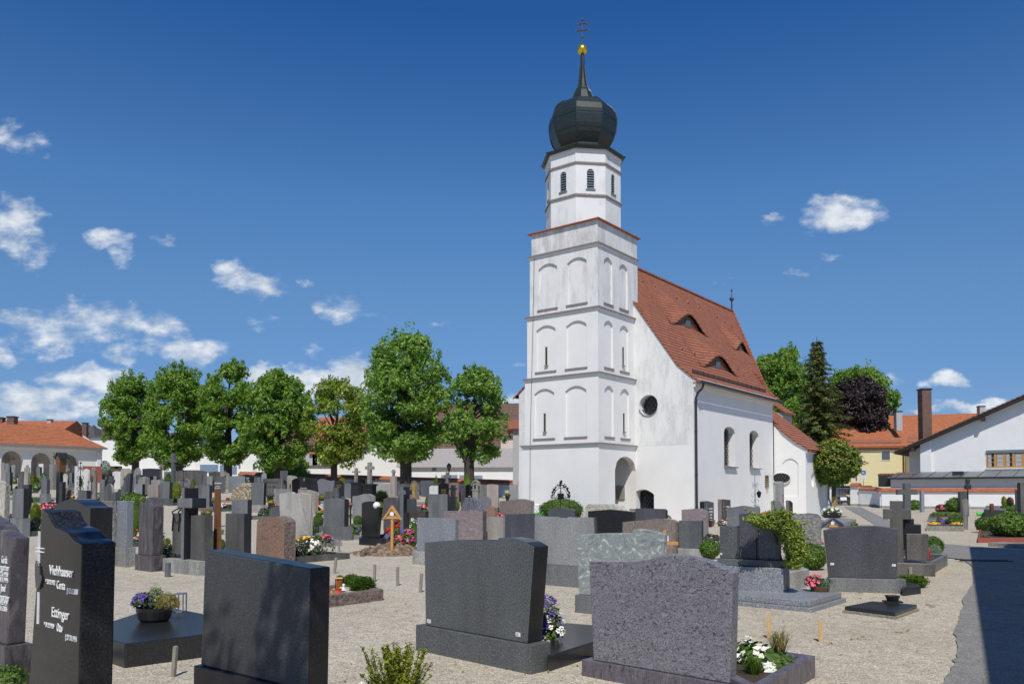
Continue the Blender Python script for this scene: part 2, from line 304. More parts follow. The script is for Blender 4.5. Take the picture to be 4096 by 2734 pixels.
# ------------------------------------------------ mesh helpers
class MB:
    def __init__(s): s.v = []; s.f = []; s.m = []
    def poly(s, pts, mi=0):
        k = len(s.v); s.v += [tuple(p) for p in pts]; s.f.append(tuple(range(k, k + len(pts)))); s.m.append(mi)
    def box(s, x0, x1, y0, y1, z0, z1, mi=0, M=None):
        P = [(x, y, z) for z in (z0, z1) for y in (y0, y1) for x in (x0, x1)]
        if M: P = [M(*p) for p in P]
        k = len(s.v); s.v += [tuple(p) for p in P]
        for q in ((0, 2, 3, 1), (4, 5, 7, 6), (0, 1, 5, 4), (2, 6, 7, 3), (0, 4, 6, 2), (1, 3, 7, 5)):
            s.f.append(tuple(k + i for i in q)); s.m.append(mi)
    def prism(s, pts, off, mi=0, ms=None, mb=None):      # planar outline pts pushed along off
        n = len(pts); k = len(s.v); off = Vector(off)
        s.v += [tuple(Vector(p)) for p in pts] + [tuple(Vector(p) + off) for p in pts]
        s.f.append(tuple(k + i for i in range(n))); s.m.append(mi)
        s.f.append(tuple(k + n + i for i in reversed(range(n)))); s.m.append(mi if mb is None else mb)
        for i in range(n):
            j = (i + 1) % n; s.f.append((k + j, k + i, k + n + i, k + n + j)); s.m.append(mi if ms is None else ms)
    def tube(s, pts, r, n=6, mi=0):
        pts = [Vector(p) for p in pts]; rs = r if isinstance(r, (list, tuple)) else [r] * len(pts); k = len(s.v)
        for i, p in enumerate(pts):
            d = (pts[min(i + 1, len(pts) - 1)] - pts[max(i - 1, 0)]).normalized()
            a = d.orthogonal().normalized() if i == 0 else (a - d * a.dot(d)).normalized()
            b = d.cross(a)
            for j in range(n):
                t = 2 * math.pi * j / n; s.v.append(tuple(p + (a * math.cos(t) + b * math.sin(t)) * rs[i]))
        for i in range(len(pts) - 1):
            for j in range(n):
                q = (j + 1) % n; s.f.append((k + i * n + j, k + i * n + q, k + (i + 1) * n + q, k + (i + 1) * n + j)); s.m.append(mi)
        s.f.append(tuple(k + j for j in reversed(range(n)))); s.m.append(mi)
        s.f.append(tuple(k + (len(pts) - 1) * n + j for j in range(n))); s.m.append(mi)
    def lathe(s, prof, n=16, c=(0, 0), mi=0, ph=0, cap=True):
        k = len(s.v)
        for (r, z) in prof:
            for j in range(n):
                t = 2 * math.pi * j / n + ph; s.v.append((c[0] + r * math.cos(t), c[1] + r * math.sin(t), z))
        for i in range(len(prof) - 1):
            for j in range(n):
                q = (j + 1) % n; s.f.append((k + i * n + j, k + i * n + q, k + (i + 1) * n + q, k + (i + 1) * n + j)); s.m.append(mi)
        if cap:
            s.f.append(tuple(k + j for j in reversed(range(n)))); s.m.append(mi)
            s.f.append(tuple(k + (len(prof) - 1) * n + j for j in range(n))); s.m.append(mi)
    def leaf(s, p, d, size, mi=0, ratio=.5, rg=rnd):
        d = Vector(d); 
        if d.length < 1e-6: d = Vector((0, 0, 1))
        d.normalize(); a = d.orthogonal().normalized(); b = d.cross(a); t = rg.uniform(0, 6.283)
        x = (a * math.cos(t) + b * math.sin(t)) * size; y = (b * math.cos(t) - a * math.sin(t)) * size * ratio
        p = Vector(p); k = len(s.v); s.v += [tuple(p - x), tuple(p - y * .9 + x * .15), tuple(p + x + d * size * .25), tuple(p + y * .9 + x * .15)]
        s.f.append((k, k + 1, k + 2, k + 3)); s.m.append(mi)
    def build(s, name, mats, parent=None, loc=(0, 0, 0), rot=0, smooth=False, bevel=0):
        me = bpy.data.meshes.new(name); me.from_pydata(s.v, [], s.f)
        if isinstance(mats, str): mats = [mats]
        for m in mats: me.materials.append(MT[m])
        if len(mats) > 1: me.polygons.foreach_set('material_index', s.m)
        if smooth: me.polygons.foreach_set('use_smooth', [True] * len(s.f))
        me.update(); o = bpy.data.objects.new(name, me); sc.collection.objects.link(o)
        o.location = loc; o.rotation_euler[2] = rot
        if parent: o.parent = parent
        if bevel:
            b = o.modifiers.new('bevel', 'BEVEL'); b.width = bevel; b.segments = 2; b.limit_method = 'ANGLE'; b.angle_limit = R(40)
        return o
def tag(o, label, cat, group=None):
    o['label'] = label; o['category'] = cat
    if group: o['group'] = group
    return o
def empty(name, label, cat, loc=(0, 0, 0), rot=0, group=None):
    o = bpy.data.objects.new(name, None); sc.collection.objects.link(o); o.location = loc; o.rotation_euler[2] = rot
    o.empty_display_size = .2
    return tag(o, label, cat, group)
def struct(o): o['kind'] = 'structure'; return o
def text_mesh(parent, body, size, M, mat, name='inscription', align='LEFT', ext=.004, shear=0):
    cu = bpy.data.curves.new(name, 'FONT'); cu.body = body; cu.size = size; cu.align_x = align; cu.extrude = ext; cu.shear = shear; cu.resolution_u = 3
    t = bpy.data.objects.new(name + '_curve', cu); sc.collection.objects.link(t)
    dg = bpy.context.evaluated_depsgraph_get(); me = bpy.data.meshes.new_from_object(t.evaluated_get(dg))
    bpy.data.objects.remove(t); bpy.data.curves.remove(cu)
    me.materials.clear(); me.materials.append(MT[mat]); o = bpy.data.objects.new(name, me); sc.collection.objects.link(o)
    o.parent = parent; o.matrix_local = M; return o
FACE = Matrix.Rotation(R(90), 4, 'X')     # text standing in a stone's front face (x right, z up)

def wallgrid(mb, M, u0, u1, zb, zt, holes=(), mi=0):
    ztf = zt if callable(zt) else (lambda u: zt)
    us = {u0, u1}
    for h in holes:
        n = h.get('n', 12)
        for i in range(n + 1): us.add(h['u0'] + (h['u1'] - h['u0']) * i / n)
    if callable(zt):
        for i in range(41): us.add(u0 + (u1 - u0) * i / 40)
    us = sorted(us); us = [u for i, u in enumerate(us) if i == 0 or u - us[i - 1] > 1e-5]
    def q(a, b, c, d, m): mb.poly([M(*a), M(*b), M(*c), M(*d)], m)
    for a, b in zip(us, us[1:]):
        c = (a + b) / 2; ta, tb = ztf(a), ztf(b); hh = sorted([h for h in holes if h['u0'] < c < h['u1']], key=lambda h: h['lo'](c)); pa = pb = zb
        for h in hh:
            la, lb, ha, hb, d = h['lo'](a), h['lo'](b), h['hi'](a), h['hi'](b), h['d']; r = h.get('mr', mi)
            q((a, pa, 0), (b, pb, 0), (b, lb, 0), (a, la, 0), mi); pa, pb = ha, hb
            q((a, la, 0), (b, lb, 0), (b, lb + h.get('sl', 0), d), (a, la + h.get('sl', 0), d), h.get('ms', r)); q((a, ha, 0), (b, hb, 0), (b, hb, d), (a, ha, d), r)
            if h.get('mb') is not None: q((a, la, d), (b, lb, d), (b, hb, d), (a, ha, d), h['mb'])
            if abs(a - h['u0']) < 1e-4 and ha - la > .01: q((a, la, 0), (a, ha, 0), (a, ha, d), (a, la, d), r)
            if abs(b - h['u1']) < 1e-4 and hb - lb > .01: q((b, lb, 0), (b, hb, 0), (b, hb, d), (b, lb, d), r)
        q((a, pa, 0), (b, pb, 0), (b, tb, 0), (a, ta, 0), mi)
def arch(u0, u1, z0, zs, rise, d, **k):        # springing height zs, arch rise
    c = (u0 + u1) / 2; w = (u1 - u0) / 2
    def hi(u):
        x = max(-1, min(1, (u - c) / w)); return zs + rise * math.sqrt(max(0, 1 - x * x))
    return dict(u0=u0, u1=u1, lo=lambda u: z0, hi=hi, d=d, **k)
def segarch(u0, u1, z0, zs, rise, d, **k):
    c = (u0 + u1) / 2; w = (u1 - u0) / 2
    return dict(u0=u0, u1=u1, lo=lambda u: z0, hi=lambda u: zs + rise * (1 - ((u - c) / w) ** 2), d=d, **k)
def oval(c, w, zc, h, d, **k):
    f = lambda u: h * math.sqrt(max(0, 1 - ((u - c) / w) ** 2))
    return dict(u0=c - w, u1=c + w, lo=lambda u: zc - f(u), hi=lambda u: zc + f(u), d=d, n=24, **k)
def grille(mb, M, inside, u0, u1, z0, z1, sp, d, r=.014, diag=True):
    steps = 24
    for sgn in ((1, -1) if diag else (0,)):
        k = -8.0
        while k < 16:
            seg = []
            for i in range(steps + 1):
                u = u0 + (u1 - u0) * i / steps; z = z0 + sgn * (u - u0) * 1.45 + k * sp
                if inside(u, z): seg.append(M(u, z, d))
                elif len(seg) > 1: mb.tube(seg, r, 4); seg = []
                else: seg = []
            if len(seg) > 1: mb.tube([seg[0], seg[-1]], r, 4)
            k += 1

# ------------------------------------------------ ground
def build_ground():
    mb = MB(); xs = [-600, -300, -180] + [-130 + 2 * i for i in range(116)] + [160, 300, 600]; ys = [-60, -20] + [-10 + 2 * i for i in range(76)] + [200, 400, 1500]
    nx = len(xs)
    for y in ys:
        for x in xs: mb.v.append((x, y, zg(x, y) if abs(x) < 200 else zg(math.copysign(130, x), y)))
    for j in range(len(ys) - 1):
        for i in range(nx - 1):
            mb.f.append((j * nx + i, j * nx + i + 1, (j + 1) * nx + i + 1, (j + 1) * nx + i)); mb.m.append(0)
    struct(mb.build('gravel_ground', 'gravel', smooth=True))
    left = [(3377,2026),(3440,2060),(3508,2103),(3600,2152),(3700,2207),(3793,2229),(3850,2234),(3893,2262),(3896,2322),(3848,2400),(3852,2425),(3820,2519),(3832,2600),(3812,2655),(3774,2734),(3700,2900)]
    pts = [onz(x, y, .02) for x, y in left]
    # finer, slightly broken edge
    fine = []
    for a, b in zip(pts, pts[1:]):
        for i in range(6):
            p = a.lerp(b, i / 6); fine.append(Vector((p.x + rnd.uniform(-.02, .02), p.y + rnd.uniform(-.02, .02), .02)))
    fine.append(pts[-1])
    right = [Vector((9, 2.5, .02)), Vector((40, 6, .02)), Vector((40, 12, .02)), onz(4096, 2199, .02), onz(3774, 2173, .02), onz(3640, 2116, .02), onz(3530, 2068, .02), onz(3442, 2026, .02)]
    m = MB(); m.poly(fine + right); struct(m.build('asphalt_path', 'asphalt'))
    # grey path crossing the left part of the cemetery
    m = MB(); prev = None
    for i in range(31):
        x = -30 + i * 1.6; y = 50 + .28 * (x + 12)
        a = (x, y, zg(x, y) + .03); b = (x + .2, y + 2.6, zg(x, y + 2.6) + .03)
        if prev: m.poly([prev[0], a, b, prev[1]])
        prev = (a, b)
    struct(m.build('cemetery_path', 'asphalt'))
build_ground()

# ------------------------------------------------ church
CH = empty('church', 'white church with onion-domed tower, blind arches and steep red tiled roof', 'church', (9.1, 40, 0), R(-37.8))
CHM = Matrix.Translation((9.1, 40, 0)) @ Matrix.Rotation(R(-37.8), 4, 'Z'); CHI = CHM.inverted()
def loc_xy(px, py, z=None, plane=None):      # where the view line meets a church plane: plane=('x',v) or ('y',v)
    o = CHI @ Vector((0, 0, EYE)); p = CHI @ at(px, py, 10.0); d = p - o
    t = ((plane[1] - o.x) / d.x) if plane[0] == 'x' else ((plane[1] - o.y) / d.y)
    return o + d * t
def build_church():
    WD = 11.0; HW = 5.5
    fac = lambda u, z, n: (u, n, z)
    def gz(d):
        d = min(d, WD - d); return 7.3 + (.83 * d if d < .85 else .705 + 1.42 * (d - .85))
    zt = lambda u: gz(min(max(-u, 0), WD)) if -WD <= u <= 0 else 7.3
    # nave west wall with round and low window
    c = loc_xy(2594, 1620, plane=('y', 0)); a = loc_xy(2557, 1620, plane=('y', 0)); b_ = loc_xy(2631.5, 1620, plane=('y', 0)); t = loc_xy(2594, 1578.6, plane=('y', 0)); bt = loc_xy(2594, 1660, plane=('y', 0))
    hr = oval((a.x + b_.x) / 2, (b_.x - a.x) / 2, (t.z + bt.z) / 2, (t.z - bt.z) / 2, .55)
    l0 = loc_xy(2528.6, 2000, plane=('y', 0)); l1 = loc_xy(2616, 2000, plane=('y', 0)); lt = loc_xy(2572, 1956, plane=('y', 0)); lb = loc_xy(2572, 2036, plane=('y', 0))
    hl = segarch(l0.x, l1.x, lb.z, lt.z - .26, .26, .6)
    m = MB(); wallgrid(m, fac, -WD, 0, -.3, zt, [hr, hl], 0)
    # side (south) wall, two arched windows
    sd = lambda u, z, n: (-n, u, z)
    hs = []
    for (x0, x1, yt, ys, yb) in ((2897, 2941, 1706, 1730, 1866), (2999, 3036, 1721, 1744, 1872)):
        p0 = loc_xy(x0, yb, plane=('x', 0)); p1 = loc_xy(x1, yb, plane=('x', 0)); pt = loc_xy((x0 + x1) / 2, yt, plane=('x', 0)); ps = loc_xy((x0 + x1) / 2, ys, plane=('x', 0)); pb = loc_xy((x0 + x1) / 2, yb, plane=('x', 0))
        hs.append(arch(p0.y, p1.y, pb.z, ps.z, pt.z - ps.z, .5, sl=.12, ms=1))
    LEN = 11.2
    wallgrid(m, sd, 0, LEN, -.3, 7.25, hs, 0)
    # choir walls (narrowing) and north wall
    m.poly([(0, LEN, -.3), (-HW, 18.5, -.3), (-HW, 18.5, 14.3), (0, LEN, 7.25)]); m.poly([(-HW, 18.5, -.3), (-WD, LEN, -.3), (-WD, LEN, 7.25), (-HW, 18.5, 14.3)])
    m.poly([(-WD, 0, -.3), (-WD, LEN, -.3), (-WD, LEN, 7.3), (-WD, 0, 7.3)])
    m.build('nave_wall', ['wall_white', 'zinc'], CH)
    # darker weathered render above the repainted foot of the west wall
    g = MB(); yb = loc_xy(2650, 1780, plane=('y', 0)).z
    wallgrid(g, lambda u, z, n: (u, n - .004, z), -WD, 0, yb, lambda u: zt(u) - .02, [dict(hr, d=.004)], 0)
    for q in range(2): pass
    g.build('weathered_render', ['wall_dirty'], CH)
    # cornice along the side wall
    k = MB()
    for (x, z0, z1) in ((.10, 6.86, 6.98), (.17, 6.98, 7.1), (.24, 7.1, 7.26)): k.box(.002, x, -.02 if x > .2 else 0, LEN + .02, z0, z1)
    k.build('cornice', 'wall_clean', CH)
    # windows: glass and iron lattice
    def window(h, M, glass, mat_f='iron', sp=.26, r=.014, wrap=None):
        w = MB(); n = 20; u0, u1 = h['u0'], h['u1']
        pts = [M(u0 + (u1 - u0) * i / n, h['lo'](u0 + (u1 - u0) * i / n), h['d'] - .02) for i in range(n + 1)] + [M(u0 + (u1 - u0) * i / n, h['hi'](u0 + (u1 - u0) * i / n), h['d'] - .02) for i in range(n, -1, -1)]
        w.poly(pts); win = w.build('window', glass, CH)
        gr = MB(); grille(gr, M, lambda u, z: u0 < u < u1 and h['lo'](u) - .02 < z < h['hi'](u) + .02, u0, u1, h['lo']((u0 + u1) / 2), 0, sp, h['d'] - .14, r)
        gr.build('lattice', mat_f, win); return win
    window(hr, fac, 'glass_mid', sp=.36, r=.024); window(hl, fac, 'glass_mid', sp=.3, r=.024)
    for h in hs:
        window(h, sd, 'glass_mid', sp=.3, r=.016)
        s_ = MB(); s_.box(.0, .16, h['u0'] - .06, h['u1'] + .08, h['lo'](0) - .05, h['lo'](0) + .012); s_.build('window_sill', 'zinc', CH)
    # metal sill under the round window and low window
    s_ = MB(); cc = (hr['u0'] + hr['u1']) / 2; w = (hr['u1'] - hr['u0']) / 2; zc = (t.z + bt.z) / 2; hh = (t.z - bt.z) / 2
    for i in range(10):
        a0 = R(200 + 14 * i); a1 = R(214 + 14 * i)
        P = lambda a, r, y: (cc + w * r * math.cos(a), y, zc + hh * r * math.sin(a))
        s_.poly([P(a0, 1.03, -.07), P(a1, 1.03, -.07), P(a1, .97, .5), P(a0, .97, .5)]); s_.poly([P(a0, 1.03, -.07), P(a1, 1.03, -.07), P(a1, 1.06, -.07), P(a0, 1.06, -.07)])
    s_.build('window_sill', 'zinc', CH); s_ = MB(); s_.box(l0.x - .12, l1.x + .03, -.12, .5, lb.z - .02, lb.z + .02); s_.build('window_sill', 'zinc', CH)
    # plaque on the side wall
    p0 = loc_xy(3060, 1900, plane=('x', 0)); p1 = loc_xy(3073, 1950, plane=('x', 0)); pl = MB(); pl.box(.0, .04, p0.y, p1.y, p1.z, p0.z)
    plq = pl.build('wall_plaque', 'brown', CH)
    for i in range(7):
        z = p0.z - .25 - i * .12; q = MB(); q.box(.041, .046, p0.y + .08 + .03 * (i % 3), p1.y - .08 - .04 * (i % 2), z, z + .05); q.build('inscription', 'letter_gold', plq)
    # --- roof
    ye = lambda d: LEN + .1 + (18.5 - LEN) * max(d, 0) / HW
    ds = [-.42, -.2, 0, .3, .6, .85, 1.2, 2, 3, 4, 5, 5.5]; zr = lambda d: gz(d) + .1 if d >= 0 else 7.4 + .72 * d
    zr2 = lambda d: (7.4 + .72 * d) if d < 0 else gz(d) + .1
    rf = MB()
    for side in (0, 1):
        X = (lambda d: -d) if side == 0 else (lambda d: -WD + d)
        for a, b in zip(ds, ds[1:]):
            n = 14
            for i in range(n):
                A0 = -.06 + (ye(a) + .06) * i / n; A1 = -.06 + (ye(a) + .06) * (i + 1) / n; B0 = -.06 + (ye(b) + .06) * i / n; B1 = -.06 + (ye(b) + .06) * (i + 1) / n
                rf.poly([(X(a), A0, zr(a)), (X(a), A1, zr(a)), (X(b), B1, zr(b)), (X(b), B0, zr(b))])
            rf.poly([(X(a), -.06, zr(a)), (X(b), -.06, zr(b)), (X(b), -.06, zr(b) - .11), (X(a), -.06, zr(a) - .11)])
            rf.poly([(X(a), ye(a), zr(a)), (X(b), ye(b), zr(b)), (X(b), ye(b), zr(b) - .12), (X(a), ye(a), zr(a) - .12)])
        rf.poly([(X(-.42), -.06, zr(-.42)), (X(-.42), LEN, zr(-.42)), (X(0), LEN, zr(-.42) - .03), (X(0), -.06, zr(-.42) - .03)])
    roof = rf.build('nave_roof', 'roof_tile', CH)
    rg = MB(); zz = zr(5.5)
    for i in range(48):
        y = .1 + i * .385; rg.tube([(-HW, y, zz + .02), (-HW, y + .4, zz + .045)], .1, 7)
    for i in range(26):
        da = 5.5 - 5.9 * i / 26; db = 5.5 - 5.9 * (i + 1.1) / 26
        rg.tube([(-da, ye(da), zr2(da) + .02), (-db, ye(db), zr2(max(db, -.42)) + .05)], .085, 6)
    rg.build('ridge_tiles', 'roof_tile', roof)
    # eyebrow dormers
    def rpt(px, py):
        o = CHI @ Vector((0, 0, EYE)); dv = (CHI @ at(px, py, 10.0)) - o; t = 3.0
        while t < 9:
            p = o + dv * t
            if p.x < .4 and p.z < zr2(max(-p.x, -.4)): return p
            t += .003
        return p
    for (xl, yl, xr, yr, xp, yp, L, hk) in ((2710,1298,2804,1338,2752,1268,2.0,1), (2836,1471,2920,1493,2883,1436,1.7,1), (2941,1392,2992,1424,2965,1376,1.6,1), (3041,1529,3059,1552,3048,1519,.7,1)):
        a = rpt(xl, yl); b = rpt(xr, yr); yc = (a.y + b.y) / 2; w = (b.y - a.y) / 2; d0 = -(a.x + b.x) / 2; P = loc_xy(xp, yp, plane=('x', -d0)); h = max(.3, P.z - zr2(d0)) * 1.3
        dm = MB(); n = 16; k = 8; W = w * 1.75
        f = lambda i, j: (-(d0 + (L * j / k if j else -.06)), yc + W * i * (1 - .25 * j / k), zr2(d0 + L * j / k) + .012 + h * ((1 + math.cos(math.pi * i)) / 2) ** 1.05 * (1 - j / k) ** 1.1)
        for i in range(-n, n):
            for j in range(k): dm.poly([f(i / n, j), f((i + 1) / n, j), f((i + 1) / n, j + 1), f(i / n, j + 1)])
            g = lambda q: (f(q, 0)[0], f(q, 0)[1], f(q, 0)[2] - .09)
            dm.poly([f(i / n, 0), f((i + 1) / n, 0), g((i + 1) / n), g(i / n)])
        D = dm.build('dormer', 'roof_tile', roof)
        op = MB(); m2 = [f(i / n, 0) for i in range(-n, n + 1) if abs(i / n) < .62]
        op.poly([(-(d0 + .12), p[1], p[2] - .07) for p in m2] + [(-(d0 + .12), m2[-1][1], zr2(d0 + .12)), (-(d0 + .12), m2[0][1], zr2(d0 + .12))])
        op.build('opening', 'brown_wood', D)
        if h > .4:
            gl = MB(); gl.box(-(d0 + .11), -(d0 + .07), yc - w * .22, yc + w * .18, zr2(d0 + .1), zr2(d0) + h * .62); gl.build('pane', 'glass_mid', D)
            pass
    # little roof vents, snow guard, gutter, pipe
    for (x, y) in ((2567,1122),(2616,1148),(2660,1171),(2703,1192),(2749,1211),(2794,1228),(2724,1394),(2774,1415),(2865,1268),(2895,1286),(2925,1303),(2910,1457),(2949,1472),(2987,1485),(2832,1236)):
        p = rpt(x, y); vt = MB(); vt.prism([(p.x - .02, p.y - .11, p.z), (p.x - .02, p.y + .11, p.z), (p.x - .02, p.y, p.z + .17)], (.1, 0, -.06)); vt.build('vent_tile', 'roof_tile', roof)
    sg = MB(); zs = zr2(.28)
    for i in range(16):
        y = .5 + i * .66
        if y > 10.9: break
        sg.box(-.28, -.26, y, y + .02, zs, zs + .24)
    for z in (.05, .12, .19): sg.box(-.29, -.265, .5, 10.9, zs + z, zs + z + .016)
    for i in range(120): sg.box(-.285, -.27, .5 + i * .087, .515 + i * .087, zs + .04, zs + .2)
    sg.build('snow_guard', 'gutter', CH)
    gt = MB(); gt.tube([(.5, -.05, 7.06), (.5, LEN + .3, 7.06)], .085, 8); gt.build('gutter', 'gutter', CH)
    dp = MB(); dp.tube([(.5, .15, 7.0), (.42, .12, 6.75), (.2, .1, 6.55), (.1, .08, 6.3), (.1, .08, -.1)], .065, 8)
    for z in (.8, 2.4, 4.6, 6.1): dp.tube([(.1, .08, z), (.1, .08, z + .06)], .08, 8)
    dp.build('downpipe', 'gutter', CH)
    fl = MB(); fl.tube([(-HW, 18.4, zz), (-HW, 18.4, zz + .95)], .05, 6); fl.lathe([(.02, 0), (.13, .06), (.17, .16), (.13, .26), (.03, .3)], 10, (-HW, 18.4)); 
    for i in range(len(fl.v)):
        v = fl.v[i]
        if v[2] < 5: fl.v[i] = (v[0], v[1], v[2] + zz + .75)
    fl.tube([(-HW, 18.4, zz + 1.0), (-HW, 18.4, zz + 1.75)], [.03, .015], 5); fl.lathe([(.01, zz + 1.45), (.08, zz + 1.52), (.01, zz + 1.6)], 8, (-HW, 18.4))
    fl.build('roof_finial', 'copper_dark', CH)
    # --- annex at the east end
    an = MB(); AX = 1.9; AY0 = 11.35; AY1 = 15.6
    zb = lambda u: 5.62 - .82 * u if u < 1.3 else 4.55 - .6 * (u - 1.3)
    ha = segarch(.45, 1.5, 1.15, 3.35, .28, .07, mb=0)
    ho = loc_xy(3126, 1904, plane=('y', AY0)); r0 = loc_xy(3101, 1904, plane=('y', AY0)); r1 = loc_xy(3151, 1904, plane=('y', AY0)); rt = loc_xy(3126, 1893, plane=('y', AY0))
    oc = (r0.x + r1.x) / 2
    wallgrid(an, lambda u, z, n: (u, AY0 + n, z), 0, AX, -.3, zb, [segarch(max(.3, oc + .05), 1.45, 1.3, 3.3, .3, .06, mb=0, n=10)], 0)
    wallgrid(an, lambda u, z, n: (AX - n, u, z), AY0, AY1, -.3, 4.2, [oval(12.65, .28, 2.3, .42, .25, mb=0), oval(14.3, .28, 2.3, .42, .25, mb=0)], 0)
    an.poly([(AX, AY1, -.3), (-3.1, AY1, -.3), (-3.1, AY1, 8.1), (AX, AY1, 4.1)])
    an.box(AX - .01, AX + .14, AY0 - .02, AY1 + .1, 3.92, 4.12)
    an.build('annex_wall', 'wall_clean', CH)
    ow = MB(); N_ = 20; ow.poly([(oc + .52 * math.cos(2 * math.pi * i / N_), AY0 - .03, rt.z - .28 + .3 * math.sin(2 * math.pi * i / N_)) for i in range(N_)]); wn = ow.build('window', 'glass_mid', CH)
    rg2 = MB(); pr = [Vector((oc + .56 * math.cos(2 * math.pi * i / 24), AY0 - .05, rt.z - .28 + .34 * math.sin(2 * math.pi * i / 24))) for i in range(25)]; rg2.tube(pr, .035, 6); rg2.build('frame', 'wall_clean', wn)
    gr = MB(); grille(gr, lambda u, z, n: (u, AY0 - .04 - n, z), lambda u, z: ((u - oc) / .6) ** 2 + ((z - rt.z + .28) / .34) ** 2 < 1, oc - .6, oc + .6, rt.z - .28, 0, .26, .03, .02); gr.build('lattice', 'iron', wn)
    ar = MB(); AS = [2.25, 1.9, 1.3, .6, 0, -.8, -1.6, -2.4, -3.1]; zq = lambda u: (zb(u) if u > 0 else 5.62 - .82 * u) + .12
    for a, b in zip(AS, AS[1:]):
        y0a = max(AY0 - .12, AY0 + (-a) * 1.33); y0b = max(AY0 - .12, AY0 + (-b) * 1.33)
        ar.poly([(a, y0a, zq(a)), (a, AY1 + .2, zq(a)), (b, AY1 + .2, zq(b)), (b, y0b, zq(b))]); 
        if a > 0: ar.poly([(a, y0a, zq(a)), (b, y0b, zq(b)), (b, y0b, zq(b) - .1), (a, y0a, zq(a) - .1)])
    ar.poly([(2.25, AY0 - .12, zq(2.25)), (2.25, AY1 + .2, zq(2.25)), (2.0, AY1 + .2, zq(2.25) - .15), (2.0, AY0 - .12, zq(2.25) - .15)])
    ar.build('annex_roof', 'roof_tile', CH)
    ap = MB(); q = CHI @ at(3143, 1640, 56.5)
    ap.box(q.x - 1.4, q.x - .1, q.y - .3, q.y + 1.6, 5, 7.2); ap.build('choir_turret', 'wall_grey', CH)
    ap = MB(); ap.prism([(q.x + .2, q.y - .45, 7.15), (q.x - 1.6, q.y - .45, 8.5), (q.x - 1.6, q.y - .45, 8.35), (q.x + .18, q.y - .45, 7.03)], (0, 2.0, 0)); ap.build('turret_roof', 'roof_tile', CH)
    dp = MB(); dp.tube([(AX + .1, AY1 - .1, 4.0), (AX + .1, AY1 - .1, 1.2), (AX + .35, AY1 - .1, .4), (AX + .35, AY1 - .1, 0)], .06, 7); dp.build('downpipe', 'zinc', CH)
    # --- tower
    zc = lambda py: zof(py, 39.2)
    lev = [-.3, zc(1770), zc(1487), zc(1225), zc(968), zc(872)]
    xr_ = [(-7.95, -3.28), (-7.82, -3.31), (-7.7, -3.34), (-7.55, -3.37), (-7.46, -3.40)]; yf = [-3.7, -3.66, -3.62, -3.58, -3.55]; BK = .45
    for i in range(5):
        t = MB(); x0, x1 = xr_[i]; y0 = yf[i]; z0, z1 = lev[i], lev[i + 1]; hf = []; hs2 = []; W = x1 - x0; D = BK - y0; H = z1 - z0
        if 1 <= i <= 3:
            hf = [segarch(x0 + .135 * W, x0 + .415 * W, z0 + .10 * H, z1 - .235 * H, .07 * H, .09, mb=0, ms=1), segarch(x0 + .565 * W, x0 + .845 * W, z0 + .10 * H, z1 - .235 * H, .07 * H, .09, mb=0, ms=1)]
            D2 = -.05 - y0
            hs2 = [segarch(y0 + .165 * D2, y0 + .40 * D2, z0 + .10 * H, z1 - .235 * H, .07 * H, .09, mb=0, ms=1), segarch(y0 + .60 * D2, y0 + .84 * D2, z0 + .10 * H, z1 - .235 * H, .07 * H, .09, mb=0, ms=1)]
        if i == 0:
            n0 = loc_xy(2460, 1900, plane=('x', x1)); n1 = loc_xy(2545, 1900, plane=('x', x1)); nt_ = loc_xy(2503, 1825, plane=('x', x1)); ns = loc_xy(2503, 1881, plane=('x', x1)); nb = loc_xy(2503, 2024, plane=('x', x1))
            hs2 = [arch(n0.y, -.001, .1, ns.z, nt_.z - ns.z, .35, mr=2)]
            t.box(x0 + .4, x1 - .36, y0 + .4, -.02, ns.z + 1.0, ns.z + 1.1, 2); t.box(x0 + .4, x0 + .45, y0 + .4, -.02, 0, ns.z + 1.0, 2); t.box(x0 + .4, x1 - .36, y0 + .4, y0 + .45, 0, ns.z + 1.0, 2)
        fm = lambda u, z, n: (u, y0 + n, z); sm = lambda u, z, n: (x1 - n, u, z)
        wallgrid(t, fm, x0, x1, z0, z1, hf, 0); wallgrid(t, sm, y0, BK, z0, z1, hs2, 0)
        t.poly([(x0, y0, z0), (x0, BK, z0), (x0, BK, z1), (x0, y0, z1)]); t.poly([(x0, BK, z0), (x1, BK, z0), (x1, BK, z1), (x0, BK, z1)]); t.poly([(x0, y0, z1), (x1, y0, z1), (x1, BK, z1), (x0, BK, z1)])
        st = t.build('tower_storey', ['wall_white' if i == 0 else ('wall_grimy' if i == 4 else ('wall_dirty' if i == 3 else 'wall_white')), 'string_course', 'niche'], CH)
        for h in hf: sl = MB(); sl.box(h['u0'] - .06, h['u1'] + .06, y0 - .05, y0 + .04, h['lo'](0) - .07, h['lo'](0) + .003); sl.build('sill', 'string_course', st)
        for h in (hs2 if i else []): sl = MB(); sl.box(x1 - .04, x1 + .05, h['u0'] - .06, h['u1'] + .06, h['lo'](0) - .07, h['lo'](0) + .003); sl.build('sill', 'string_course', st)
